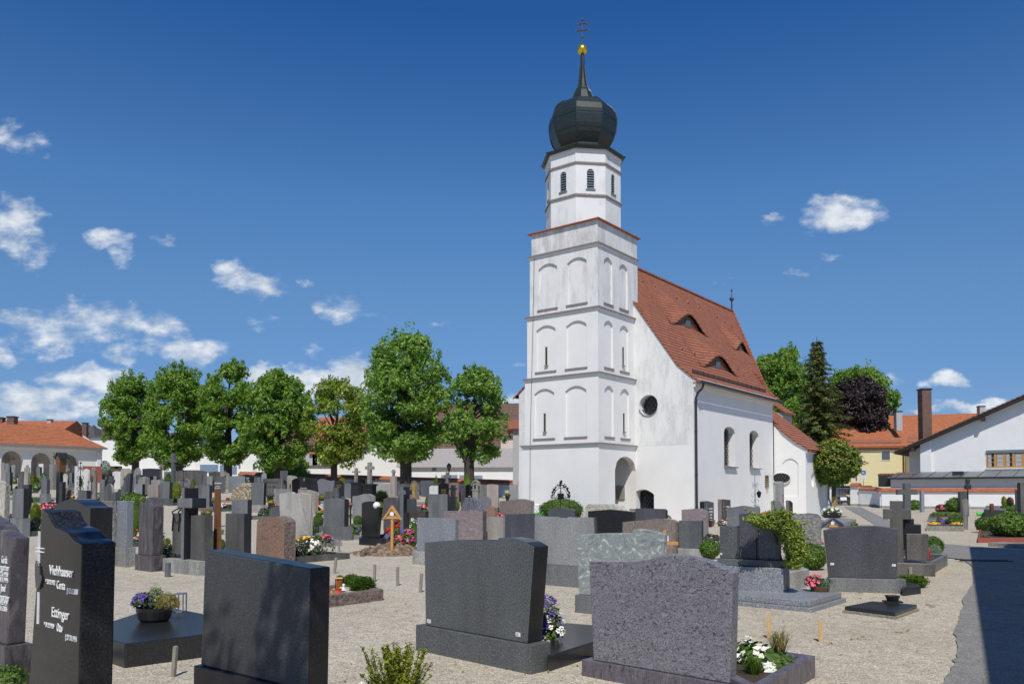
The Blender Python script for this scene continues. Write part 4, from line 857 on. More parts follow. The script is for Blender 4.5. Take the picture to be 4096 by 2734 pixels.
S('limestone slab with black iron cross', 482, 521, 3, [(482,1880),(487,1873),(516,1872),(523,1878)], 1.2, ('limestone', 'limestone'), Y=62, key='lc', group=G_W)
S('round wreath-shaped pale stone, right of the first tree trunk', 534, 562, 3, ('round', 1869, .5), 1.2, ('lightgrey', 'roughgrey'), Y=64, group=G_W, rough=.02)
S('black portal-shaped family monument with white name panel', 569, 645, 3, [(569,1874),(600,1872),(645,1874)], 1.2, ('blackmatte', 'black'), Y=66, key='portal', group=G_W)
S('pale headstone behind bare twigs, right of the black portal monument', 655, 680, 3, 1884, .9, ('lightgrey', 'lightgrey'), Y=66, group=G_W)
S('wide dark stone wall grave with white lettering, below the second tree', 700, 825, 2, [(700,1884),(735,1879),(790,1879),(825,1884)], 1.1, ('stained', 'stained'), Y=70, key='wall1', group=G_W)
S('small fan-shaped dark stone with carved cross, left of the red geraniums', 783, 804, 3, [(783,1902),(793,1898),(808,1897)], .7, ('darkgrey', 'darkgrey'), Y=66, group=G_W)
S('dark low monument with niche and lettering behind the name stone', 835, 880, 2, [(835,1888),(860,1884),(880,1886)], .9, ('stained', 'black'), Y=70, group=G_W)
S('grey speckled headstone with white name lettering and cross relief', 847, 894, 3, 1905, 1.0, ('darkgrey', 'darkgrey'), Y=60, key='ban', group=G_W)
S('pale relief stele with cross joined to the name stone', 826, 846, 1, 1903, 1.0, ('lightgrey', 'lightgrey'), Y=60.2, group=G_W)
S('grey headstone carved with birds, right of the name stone', 914, 977, 3, [(914,1903),(945,1902),(978,1904)], 1.0, ('silver', 'silver'), Y=60, group=G_W)
S('light grey weathered monument behind the bird relief stone', 880, 915, 2, [(880,1887),(890,1885),(915,1893)], .9, ('weathered', 'weathered'), Y=66, group=G_W)
S('black headstone with swept arched top and white lettering, centre left', 970, 1012, 3, [(970,1899),(985,1895),(1000,1898),(1014,1904)], .9, ('black', 'black'), Y=64, key='ba', group=G_W)
S('low grey headstone right of the black swept one', 1013, 1038, 2, 1908, .8, ('grey', 'grey'), Y=64, group=G_W)
S('dark panel headstone in a pale stone frame', 1050, 1124, 3, 1913, 1.0, ('stained', 'lightgrey'), Y=58, key='dp', group=G_W)
S('pale stele with little chapel top', 1046, 1064, 2, [(1046,1897),(1055,1888),(1064,1897)], 1.2, ('lightgrey', 'lightgrey'), Y=60, group=G_W)
S('dark stele with bronze bird relief below the fourth tree', 1120, 1150, 2, 1881, 1.2, ('darkgrey', 'black'), Y=62, key='swan', group=G_W)
S('cream organic slab with bronze figure', 1148, 1184, 3, [(1148,1905),(1154,1900),(1170,1901),(1187,1907)], 1.1, ('limestone', 'limestone'), Y=58, key='org', group=G_W)
S('broad black headstone with medallion and white lettering, centre', 1169, 1268, 3, [(1167,1920),(1182,1912),(1200,1905),(1220,1906),(1240,1913),(1270,1916)], 1.0, ('black', 'black'), Y=57, key='bm', group=G_W)
S('low square grey back in front of the broad black medallion stone', 1204, 1255, 13, 1934, .9, ('stained', 'blackmatte'), group=G_M)
S('violet-grey shield-shaped headstone with a climbing figure', 1279, 1327, 3, [(1269,1922),(1280,1914),(1295,1915),(1305,1919),(1320,1922),(1337,1920)], 1.0, ('purple', 'purple'), Y=52, key='sh', group=G_M)
S('black arched headstone with crucifix and gold lettering', 1338, 1374, 3, ('arch', 1919, .2), 1.1, ('black', 'brown'), Y=54, key='gold1', group=G_W)
S('small black and gold stele above the violet shield stone', 1267, 1287, 2, 1897, 1.0, ('black', 'black'), Y=66, group=G_W)
S('low wide black headstone under the fifth tree trunk', 1300, 1354, 3, ('arch', 1903, .12), .9, ('black', 'black'), Y=64, group=G_W)
S('grey headstone with sloped right side, left of the tall black pedestal', 1378, 1403, 3, [(1378,1934),(1391,1931),(1405,1930)], 1.1, ('grey', 'polished'), group=G_M)
S('dark gold-lettered stone between the two stone crosses', 1430, 1461, 3, 1913, 1.0, ('black', 'bluegrey'), Y=58, key='gold2', group=G_W)
S('pale concrete family stone with iron ornament and dark surname', 1494, 1568, 3, [(1494,1927),(1523,1927),(1524,1931),(1570,1934)], 1.1, ('hammered', 'hammered'), Y=50, key='sch', group=G_M)
S('dark back of a headstone left of the carved madonna', 1590, 1636, 3, [(1590,1936),(1612,1933),(1636,1935)], 1.2, ('darkgrey', 'black'), group=G_M)
S('pale carved madonna headstone with gilded robe', 1635, 1675, 3, [(1635,1936),(1644,1934),(1646,1925),(1654,1921),(1663,1925),(1665,1934),(1675,1936)], 1.35, ('roughpink', 'roughpink'), key='mad', group=G_M)
S('tall plain grey headstone behind the blue-green grasses', 1683, 1736, 3, [(1683,1921),(1737,1920)], 1.3, ('darkgrey', 'black'), group=G_M)
S('low dark lettered headstone with shallow gable, centre', 1733, 1776, 4, [(1732,1956),(1755,1952),(1777,1955)], 1.0, ('polished', 'lightgrey'), key='lo', group=G_M)
S('black gabled headstone full of gold lettering', 1754, 1795, 3, [(1754,1935),(1775,1928),(1796,1933)], 1.15, ('black', 'pinkgrey'), Y=46, key='gold3', group=G_M)
S('white slab left of the gold-lettered black gable', 1717, 1750, 1, [(1717,1947),(1725,1941),(1750,1941)], 1.0, ('white', 'white'), Y=47, group=G_M)
S('reddish granite headstone behind the black crucifix', 1796, 1833, 2, ('arch', 1928, .1), 1.1, ('aurora', 'aurora'), Y=52, group=G_W)
S('small dark headstone right of the black crucifix', 1823, 1843, 1, 1967, .7, ('polished', 'black'), group=G_M)
S('black headstone with white lettering and arched top, by the last tree trunk', 1863, 1893, 3, [(1862,1941),(1870,1937),(1880,1936),(1893,1941)], 1.15, ('black', 'darkvein'), Y=46, key='jos', group=G_W)
S('plain dark red headstone joined to the white-lettered arched one', 1844, 1861, 1, 1943, .95, ('darkvein', 'darkvein'), Y=46.5, group=G_W)
S('smooth blush headstone with faint arch, right of the clipped ball', 1947, 1993, -5, [(1946,1938),(1958,1935),(1972,1935),(1994,1938)], .95, ('pinkgrey', 'brown'), Y=46, ang=-12, T=.16, group=G_W)
S('grey dark-sloped headstone behind the chapel-shaped stele', 1919, 1941, 2, 1937, 1.0, ('grey', 'pinkgrey'), Y=50, group=G_W)
S('light grey inscribed slab beside the tower, left', 2037, 2068, 2, 1936, 1.25, ('lightgrey', 'lightgrey'), Y=45, ang=-10, key='ins', group=G_W)
S('rounded mauve headstone behind the split oval', 1927, 1958, 8, [(1927,2000),(1931,1990),(1940,1985),(1950,1986),(1958,1995)], 2065, ('purple', 'purple'), group=G_M)
# --- beside the church, fronts turned to the right
S('black-grey arched headstone with carved window beside the church wall', 2817, 2855, -17, [(2816,2006),(2828,2002),(2843,2005),(2855,2009)], 2105, ('darkvein', 'polished'), ang=45, key='c1', group=G_C)
S('brown book-shaped headstone with iron cross and white lettering', 2886, 2922, -15, [(2886,1998),(2888,1995),(2922,1998)], 2095, ('brown', 'brownvein'), ang=45, key='c2', group=G_C)
S('small pale round-headed stone with iron cross beside the church', 2940, 2966, -13, ('round', 1990, .4), 2072, ('beige', 'beige'), ang=45, key='c3', group=G_C)
S('tall grey slab with rose relief and dark lettering beside the church', 2991, 3015, -16, [(2991,1956),(3016,1957)], 2065, ('lightgrey', 'weathered'), ang=45, key='c4', group=G_C)
S('small round grey stone right of the tall rose relief slab', 3022, 3040, -2, ('round', 2022, .4), 2090, ('grey', 'grey'), ang=30, group=G_C)
S('tall pale pillar with shell arch and white name plate', 3121, 3136, -21, [(3121,1931),(3127,1924),(3132,1924),(3136,1932)], 2090, ('beige', 'lightgrey'), ang=45, key='c5', group=G_C)
S('wide low grey headstone with swooping top left of the tall pale pillar', 3084, 3140, 2, [(3083,2003),(3100,2001),(3118,2003),(3126,2020),(3141,2034)], 2112, ('grey', 'grey'), ang=-20, group=G_C)
S('rough reddish-brown pillar with black arched panel', 3157, 3171, -14, [(3157,2000),(3163,2002),(3171,2010)], 2095, ('black', 'roughpink'), ang=45, group=G_C)
S('glossy black folded headstone with steel cross and white lettering', 3195, 3221, -20, [(3195,1992),(3222,1994)], 2062, ('black', 'bluegrey'), ang=45, key='c6', group=G_C)
# small details on named stones
s = STN['V']; o = s['o']; Wv = s['t1'] - s['t0']; x0 = s['t0']
def on_face(key, px, py):
    s = STN[key]; P = s['P']; ux, uy = s['u']; k = kx(px, py); t = (k * P.y - P.x) / (ux - k * uy); return t, zof(py, P.y + t * uy) - P.z
def text_px(key, body, pa, pb, size, mat):      # baseline runs from pa to pb on the stone's face
    a = on_face(key, *pa); b = on_face(key, *pb); t = text_mesh(STN[key]['o'], body, 1.0, Matrix.Identity(4), mat, ext=.02)
    w = max(v.co.x for v in t.data.vertices) - min(v.co.x for v in t.data.vertices)
    t.matrix_local = Matrix.Translation((a[0], -.004, min(a[1], b[1]))) @ Matrix.Diagonal(((b[0] - a[0]) / w, .1, size, 1)) @ FACE
for body, pa, pb, sz in (('Viehhauser', (200, 2285), (296, 2309), .085), ('* 23.12.1932', (185, 2325), (223, 2338), .04), ('Centa', (229, 2345), (262, 2357), .07), ('† 12.12.2008', (270, 2362), (314, 2377), .045), ('Ettinger', (209, 2450), (277, 2478), .085), ('* 31.12.1924', (179, 2496), (218, 2512), .04), ('Otto', (230, 2516), (251, 2527), .07), ('† 27.10.1958', (264, 2543), (310, 2566), .045)): text_px('V', body, pa, pb, sz, 'letter_white')
c = MB(); A_ = on_face('V', 161, 2123); B_ = on_face('V', 157, 2250); C_ = on_face('V', 156, 2366); D_ = on_face('V', 152, 2488); E_ = on_face('V', 145, 2196); F_ = on_face('V', 178, 2194)
for d_ in (-.011, .006): c.box(B_[0] + d_, B_[0] + d_ + .005, -.006, 0, B_[1], A_[1]); c.box(E_[0], F_[0], -.0065, 0, E_[1] + d_ * 1.3, E_[1] + d_ * 1.3 + .006)
c.build('cross_emblem', 'letter_white', o); c = MB(); c.box(C_[0] - .011, C_[0] - .006, -.006, 0, D_[1], C_[1]); c.box(C_[0] + .006, C_[0] + .011, -.006, 0, D_[1], C_[1]); c.box(C_[0] - .011, C_[0] + .011, -.0065, 0, D_[1] - .006, D_[1]); c.build('cross_foot', 'letter_white', o)
hands = MB(); hands.prism([(t_, -.012, z_) for t_, z_ in [on_face('V', *q) for q in ((150, 2240), (158, 2244), (163, 2262), (165, 2296), (171, 2306), (172, 2322), (165, 2348), (157, 2355), (150, 2345), (147, 2300), (147, 2262))]], (0, .011, 0)); hands.build('praying_hands', 'polgrey', o, bevel=.003)
b = MB(); b.box(s['t1'], s['t1'] + .006, .05, .13, .36, .40); b.build('maker_plate', 'bronze', o)
s = STN['G']; 
for body, pa, pb, sz in (('Gerda', (8, 2250), (30, 2253), .085), ('Baumgartner', (-16, 2275), (38, 2283), .075), ('* 22.6.1930', (-8, 2300), (34, 2306), .055), ('† 10.3.1995', (-8, 2322), (34, 2329), .055), ('Josef', (5, 2362), (26, 2366), .085), ('Baumgartner', (-16, 2392), (38, 2402), .075), ('* 15.3.1929', (-8, 2412), (32, 2420), .055), ('† 15.5.2005', (-8, 2436), (30, 2443), .055)): text_px('G', body, pa, pb, sz, 'letter_white')
b = MB(); b.box(s['t1'], s['t1'] + .006, .02, .13, .50, .54); b.build('maker_plate', 'polished', s['o'])
def plate(key, fx, z, w=.055, h=.035):
    s = STN[key]; x = s['t0'] + (s['t1'] - s['t0']) * fx; b = MB(); b.box(x, x + w, -.005, 0, z, z + h); p = b.build('number_plate', 'paint_white', s['o'])
    t_ = text_mesh(p, rnd.choice(['114', '107', '216', '133']), h * .8, Matrix.Translation((x + w * .12, -.0055, z + h * .18)) @ Matrix.Diagonal((.7, 1, 1, 1)) @ FACE, 'letter_dark', ext=.0005)
plate('D1', .02, STN['D1']['zb'] + .03); plate('D1', .9, STN['D1']['zb'] + .05); plate('SL', .02, .42); plate('SL', .93, .42); plate('P3', -.05, STN['P3']['zb'] - .1)
s = STN['SL']
lines('sch', -.1, .78, ['SCHEDLBAUER'], .13, 'letter_dark'); lines('sch', -.15, .5, ['LUDWIG  1911 - 1989', 'GERTRUD 1921 - 2002'], .085, 'letter_dark')
lines('ban', .05, .68, ['BANNBRUNNER'], .13, 'letter_white'); lines('ban', 0, .45, ['Josef 1901-1978', 'Johanna 1905-1998', 'Alois 1932-1997'], .09, 'letter_white')
lines('bm', -.1, .62, ['Der Herr ist Gott', 'Familie Bauriedl', 'Ruhe in Frieden'], .10, 'letter_white'); lines('jos', 0, .82, ['JOSEF', 'BAUMGARTNER', '* 2.7.1932', '† 4.1.1996', 'MARIA'], .08, 'letter_white')
for k_, m_ in (('gold1', 'letter_gold'), ('gold2', 'letter_gold'), ('gold3', 'letter_gold'), ('lo', 'letter_gold'), ('dp', 'letter_dark'), ('ba', 'letter_white'), ('bf', 'letter_gold')):
    s = STN[k_]; W = s['t1'] - s['t0']; xm = (s['t0'] + s['t1']) / 2
    rows = {'gold1': ['HIER RUHEN', 'IN GOTT'], 'gold2': ['FAMILIE', 'HUBER'], 'gold3': ['HIER RUHT', 'IN FRIEDEN', 'JOHANN', 'BAUER', '1874-1951'], 'lo': ['ANNA UND JOHANN'], 'dp': ['FAMILIE MAIER', '1921-1989'], 'ba': ['JOSEF', 'HUBER'], 'bf': ['FAMILIE RIEDL']}[k_]
    lines(k_, xm, s['H'] * .72, rows, W / 10, m_)
for k_ in ('c1', 'c2', 'c4', 'c6', 'c5'):
    s = STN[k_]; W = s['t1'] - s['t0']; lines(k_, s['t1'] - W * .32, s['H'] * .66, ['MARIA', 'HUBER', '1921', '1999', 'JOSEF', '1918'], W / 8, {'c4': 'letter_dark', 'c5': 'letter_red'}.get(k_, 'letter_white'), 1.35)
for k_ in ('c2', 'c6', 'c3', 'c1'):
    s = STN[k_]; W = s['t1'] - s['t0']; x = s['t0'] + W * (.18 if k_ != 'c3' else .5); c = MB(); c.box(x - .02, x + .02, -.04, -.01, .35, s['H'] * .93); c.box(x - .12, x + .12, -.04, -.01, s['H'] * .68, s['H'] * .68 + .04); c.build('cross_emblem', 'galv' if k_ != 'c3' else 'iron', s['o'])
s = STN['lc']; c = MB(); c.box(-.04, .02, -.04, -.01, .25, 1.02); c.box(-.22, .2, -.04, -.01, .75, .82); c.build('iron_cross', 'iron', s['o'])
s = STN['obl']; m = MB(); m.lathe([(.0, 0), (.1, .001), (.1, .02)], 12); ob = m.build('medallion', 'darkgrey', s['o'], ((s['t0'] + s['t1']) / 2, -.02, s['H'] * .78)); ob.rotation_euler = (R(90), 0, 0); ob.scale = (1, 1.5, 1)
s = STN['BW']; m = MB(); m.lathe([(.11 * math.sin(R(i * 18)) + .001, -.11 * math.cos(R(i * 18))) for i in range(11)], 12); m.build('ball_ornament', 'paint_white', s['o'], (s['t1'] - .07, s['T'] * .5, s['H'] - .12), smooth=True)
s = STN['mad']; m = MB(); m.prism([(-.12, -.03, .1), (.12, -.03, .1), (.12, -.03, .85), (.22, -.03, .95), (.05, -.03, 1.15), (-.08, -.03, 1.15), (-.22, -.03, .95), (-.12, -.03, .85)], (0, .03, 0)); m.build('robed_figure', 'letter_gold', s['o'])
s = STN['gold1']; m = MB(); m.box(-.02, .02, -.03, -.005, .3, .85); m.box(-.14, .14, -.03, -.005, .66, .7); m.build('crucifix', 'galv', s['o'])
s = STN['org']; m = MB(); m.prism([(-.2, -.03, .45), (-.08, -.03, .4), (-.05, -.03, .8), (-.16, -.03, .9)], (0, .03, 0)); m.build('bronze_figure', 'bronze', s['o'])
s = STN['swan']; m = MB(); m.prism([(0, -.05, .5), (.3, -.05, .3), (.34, -.05, .9), (.15, -.05, 1.05), (.0, -.05, .8)], (0, .05, 0)); m.build('bronze_relief', 'iron', s['o'])
s = STN['bm']; m = MB(); m.lathe([(0, 0), (.11, .001), (.11, .02)], 12); ob = m.build('medallion', 'grey', s['o'], (0, -.02, s['H'] * .85)); ob.rotation_euler = (R(90), 0, 0)
s = STN['portal']; m = MB(); m.box(.35, .78, -.03, 0, .25, .95); m.build('name_panel', 'lightgrey', s['o']); m = MB(); m.box(-.5, .05, -.25, -.01, .1, .9); m.build('centre_block', 'polished', s['o'])
s = STN['lan']; 

# --- stone crosses
def stone_cross(label, xc, yt, yb_vis, Ym, arm_w, arm_y, w, mat, foot=None, ang=-30, T=.18, thick=None, group=None, name='grave_cross'):
    k = kx(xc, yt); P = Vector((k * Ym, Ym, zg(k * Ym, Ym))); s = Ym / F
    H = zof(yt, Ym) - P.z; za0 = zof(arm_y[1], Ym) - P.z; za1 = zof(arm_y[0], Ym) - P.z; hw = w * s / 2 / max(.4, math.cos(R(ang))); aw = arm_w * s / 2 / max(.4, math.cos(R(ang)))
    m = MB(); m.prism([(-hw, -T/2, -.05), (hw, -T/2, -.05), (hw, -T/2, za0), (aw, -T/2, za0), (aw, -T/2, za1), (hw, -T/2, za1), (hw, -T/2, H), (-hw, -T/2, H), (-hw, -T/2, za1), (-aw, -T/2, za1), (-aw, -T/2, za0), (-hw, -T/2, za0)], (0, T, 0))
    if foot:
        o = empty(name, label, 'grave cross', P, R(ang), group); m.build('cross_body', mat, o, bevel=.01 if Ym < 20 else 0)
        fw, fy, fm = foot; fh = zof(fy, Ym) - P.z; fw = fw * s / 2; b = MB(); b.box(-fw, fw, -fw * .55, fw * .55, -.05, fh); b.box(-fw * 1.15, fw * 1.15, -fw * .7, fw * .7, fh - .1, fh - .003) if fm in ('black', 'blackmatte') else None; b.build('pedestal', fm, o)
    else: o = tag(m.build(name, mat, None, P, R(ang)), label, 'grave cross', group)
    return o, P
stone_cross('large dark grey plain cross standing before the second tree trunk', 695, 1811, 0, 50, 32, (1836,1848), 13, 'darkgrey')
stone_cross('pale stone cross on a small block above a black lettered pedestal', 1425, 1871, 0, 48, 30, (1883,1889), 8, 'weathered', (37, 1927, 'blackmatte'))
stone_cross('tall lichen-stained stone cross on a black pedestal', 1479, 1848, 0, 44, 33, (1864,1877), 12, 'weathered', (48, 1934, 'black'))
stone_cross('tall grey cross beside the iron lantern post', 1790, 1888, 0, 46, 25, (1899,1909), 9, 'grey')
stone_cross('grey weathered cross on a granite pedestal, in front of the second arch', 213, 1807, 0, 58, 11, (1816,1823), 6, 'weathered', (26, 1856, 'roughgrey'))
stone_cross('small grey cross under the third arch', 267, 1857, 0, 68, 23, (1871,1884), 5, 'weathered')
stone_cross('small weathered cross left of the tall white marble slab', 446, 1902, 0, 44, 26, (1917,1930), 14, 'stained')
stone_cross('big pale cross inside the first arch', 31, 1818, 0, 80, 38, (1830,1838), 10, 'limestone', ang=40)
stone_cross('big pale cross inside the second arch', 143, 1831, 0, 82, 24, (1837,1843), 7, 'limestone', ang=40)
stone_cross('black cross half covered by the white rose', 419, 1842, 0, 72, 37, (1854,1865), 16, 'black')
stone_cross('pink sandstone cross on a stele with oval portrait', 1574, 1877, 0, 44, 14, (1883,1888), 5, 'pinkgrey', (24, 1903, 'pinkgrey'))
stone_cross('dark bronze-coloured crucifix with raised arms, right of the square grey headstone', 1813, 1939, 0, 38, 26, (1950,1957), 12, 'blackmatte', (24, 1985, 'blackmatte'))
stone_cross('tall charcoal cross behind the stacked block cross at the right', 3626, 1931, 0, 19, 73, (1957,1977), 22, 'darkgrey', ang=-10)
stone_cross('small weathered crucifix monument below the third tree', 898, 1884, 0, 62, 20, (1893,1900), 8, 'weathered')
# grey cross wall: cross in front of low side panels
def cross_wall(label, xc, Ym, cross, panels, mat, pmat, base=None, extra=None, ang=-37.8):
    k = kx(xc, 1965); P = Vector((k * Ym, Ym, zg(k * Ym, Ym))); s = Ym / F; c = math.cos(R(ang)) + math.sin(R(ang)) * -k * 0
    cc = abs(math.cos(R(ang))) - k * abs(math.sin(R(ang))) * -1 if 0 else math.cos(R(ang)) - k * math.sin(R(ang)) * 1
    o = empty('cross_monument', label, 'grave monument', P, R(ang))
    X = lambda px: (px - xc) * s / cc; Zt = lambda py: zof(py, Ym) - P.z
    (x0, x1, yt, ax0, ax1, ay0, ay1) = cross
    m = MB(); Tq = .2; pts = [(X(x0), -.05), (X(x1), -.05), (X(x1), Zt(ay1)), (X(ax1), Zt(ay1)), (X(ax1), Zt(ay0)), (X(x1), Zt(ay0)), (X(x1), Zt(yt)), (X(x0), Zt(yt)), (X(x0), Zt(ay0)), (X(ax0), Zt(ay0)), (X(ax0), Zt(ay1)), (X(x0), Zt(ay1))]
    m.prism([(a, -.1, b) for a, b in pts], (0, .3, 0), 0, 1); m.build('cross_body', [mat, 'blackmatte'], o, bevel=.008)
    for (p0, p1, yt_, yb_) in panels:
        b = MB(); b.box(X(p0), X(p1), .0, .18, max(-.05, Zt(yb_)), Zt(yt_)); b.build('side_panel', pmat, o, bevel=.006)
    if base:
        b = MB(); b.box(X(base[0]), X(base[1]), -.16, .34, -.08, Zt(base[2])); b.build('plinth', base[3], o, bevel=.006)
    return o, P, X, Zt
cross_wall('grey stone cross rising from a low wall of two grey panels, centre', 1627, 27, (1608, 1622, 1946, 1598, 1631, 1959, 1977), [(1591, 1607, 1994, 2050), (1627, 1652, 1994, 2050)], 'grey', 'polgrey')
o, P, X, Zt = cross_wall('grey block cross between two dark panels on a concrete plinth, with black rosary chains', 762, 15.6, (745, 757, 1950, 728, 788, 1991, 2030), [(690, 735, 2053, 2219), (765, 818, 2058, 2236)], 'grey', 'stained', (683, 826, 2236, 'concrete'))
for dx in (-4, 22):
    ch = MB(); ch.tube([(X(746) + dx * .003, -.13, Zt(2030)), (X(722 + dx), -.15, Zt(2046)), (X(703 + dx), -.03, Zt(2062)), (X(699 + dx), -.02, Zt(2092)), (X(697 + dx), -.02, Zt(2126))], .013, 6); ch.build('rosary_chain', 'iron', o)
p_ = MB(); p_.prism([(X(792), .35, Zt(1955)), (X(806), .35, Zt(1953)), (X(812), .35, Zt(2225)), (X(790), .35, Zt(2225))], (0, .06, 0)); tag(p_.build('wooden_grave_board', 'brown_wood', None, P, R(-37.8)), 'brown wooden board with slanting roof behind the grey block cross', 'grave marker')
cross_wall('small grey cross on a low wide grey wall, behind the bowed grey headstone', 1345, 36, (1344, 1362, 1949, 1334, 1364, 1968, 1984), [(1299, 1336, 1963, 2010), (1340, 1366, 1984, 2010)], 'stained', 'stained')
# block cross with stepped dark wings at the right
o, P, X, Zt = cross_wall('massive grey cross of stacked blocks with dark stepped wings, at the right', 3585, 15.5, (3563, 3607, 2002, 3535, 3635, 2035, 2075), [], 'stained', 'stained', ang=-18)
for (a, b, yt_, yb_, y0, y1, mt) in ((3609, 3664, 2074, 2200, .3, .55, 'blackmatte'), (3660, 3692, 2097, 2200, .3, .55, 'blackmatte'), (3609, 3648, 2056, 2080, .25, .5, 'blackmatte'), (3619, 3705, 2132, 2236, -.12, .08, 'stained')):
    m = MB(); m.box(X(a), X(b), y0, y1, Zt(yb_), Zt(yt_)); m.build('wing_panel', mt, o, bevel=.008)
m = MB(); m.box(X(3560), X(3725), -.22, .5, -.05, Zt(2246)); m.build('plinth', 'stained', o, bevel=.01)
# split oval and chapel stele
def split_oval():
    k = kx(1880, 2000); Ym = 29; P = Vector((k * Ym, Ym, zg(k * Ym, Ym))); o = empty('gravestone', 'split oval lilac headstone of two veined halves with a metal cross between', 'gravestone', P, R(-37.8), G_M)
    s = Ym / F; cc = .79 - .05; H = zof(1988, Ym) - P.z
    for sg_, w in ((-1, .5), (1, .5)):
        m = MB(); pts = [(sg_ * .03, -.05)] + [(sg_ * (.03 + w * math.sin(R(a)) ), .42 + (H - .42) * math.cos(R(a))) for a in range(0, 91, 10)] + [(sg_ * (.03 + w * .9), -.05)]
        m.prism([(a, 0, b) for a, b in pts], (0, .3, 0)); m.build('slab_half', 'bluevein', o)
    m = MB(); m.box(-.018, .018, .02, .06, 0, H + .0); m.box(-.018, .018, .018, .062, .5, .56); m.build('metal_cross', 'galv', o)
split_oval()
def chapel_stele():
    Ym = 42; k = kx(1904, 1950); P = Vector((k * Ym, Ym, zg(k * Ym, Ym))); s = Ym / F; o = empty('chapel_stele', 'pale chapel-shaped stele with curved roof, niche and small cross on top', 'grave monument', P, R(-25)); Z = lambda y: zof(y, Ym) - P.z
    b = MB(); b.box(-.16, .16, -.1, .1, -.05, Z(1960)); b.box(-.2, .2, -.13, .13, Z(1960), Z(1956)); b.box(-.15, .15, -.1, .1, Z(1956), Z(1930)); b.build('shaft', 'weathered', o)
    r = MB(); r.prism([(-.24, -.14, Z(1942)), (-.19, -.14, Z(1942)), (-.13, -.14, Z(1929)), (0, -.14, Z(1924)), (.13, -.14, Z(1929)), (.19, -.14, Z(1942)), (.24, -.14, Z(1942)), (.16, -.14, Z(1926)), (0, -.14, Z(1918)), (-.16, -.14, Z(1926))], (0, .28, 0)); r.build('roof', 'weathered', o)
    n = MB(); n.box(-.05, .05, -.12, -.09, Z(1953), Z(1936)); n.build('niche', 'glass_dark', o); c = MB(); c.box(-.02, .02, -.02, .02, Z(1919), Z(1903)); c.box(-.07, .07, -.02, .02, Z(1911), Z(1908)); c.build('cross_emblem', 'weathered', o)
chapel_stele()
# three-panel dark monument with broad granite foot
def triptych():
    Ym = 11.9; ang = R(-30); k = kx(2995, 2200); P = Vector((k * Ym, Ym, 0)); o = empty('three_panel_monument', 'dark three-panel monument on a pale granite foot, overgrown by a yellow-green shrub', 'grave monument', P, ang); s = Ym / F
    cc = math.cos(ang) - k * math.sin(ang) * 1; X = lambda px: (px - 2995) * s / cc * (1 + (px - 2995) * .00012); Z = lambda y: zof(y, Ym)
    for (a, b, yt) in ((2876, 2949, 2104), (2957, 3024, 2052), (3034, 3112, 2102)):
        m = MB(); m.box(X(a), X(b), 0, .16, Z(2234), Z(yt)); m.build('stone_panel', 'darkgrey' if a != 2957 else 'bluegrey', o, bevel=.006)
    m = MB(); m.box(X(2949), X(2957), .03, .13, Z(2234), Z(2110)); m.build('joint_strip', 'polgrey', o); m = MB(); m.box(X(3024), X(3034), .03, .13, Z(2234), Z(2110)); m.build('joint_strip', 'polgrey', o)
    m = MB(); m.box(X(2868), X(3126), -.05, .25, Z(2262), Z(2235)); m.build('plinth', 'darkgrey', o, bevel=.006); m = MB(); m.box(X(2845), X(3134), -.1, .32, -.05, Z(2263)); m.build('granite_foot', 'silver', o, bevel=.01)
    plateb = MB(); plateb.box(X(2878), X(2886), -.006, 0, Z(2221), Z(2214)); plateb.build('number_plate', 'paint_white', o)
triptych()
# ------------------------------------------------ walls, buildings and trees around the cemetery
def frame_xy(P, ang):
    a = R(ang); return Matrix.Translation(P) @ Matrix.Rotation(a, 4, 'Z')
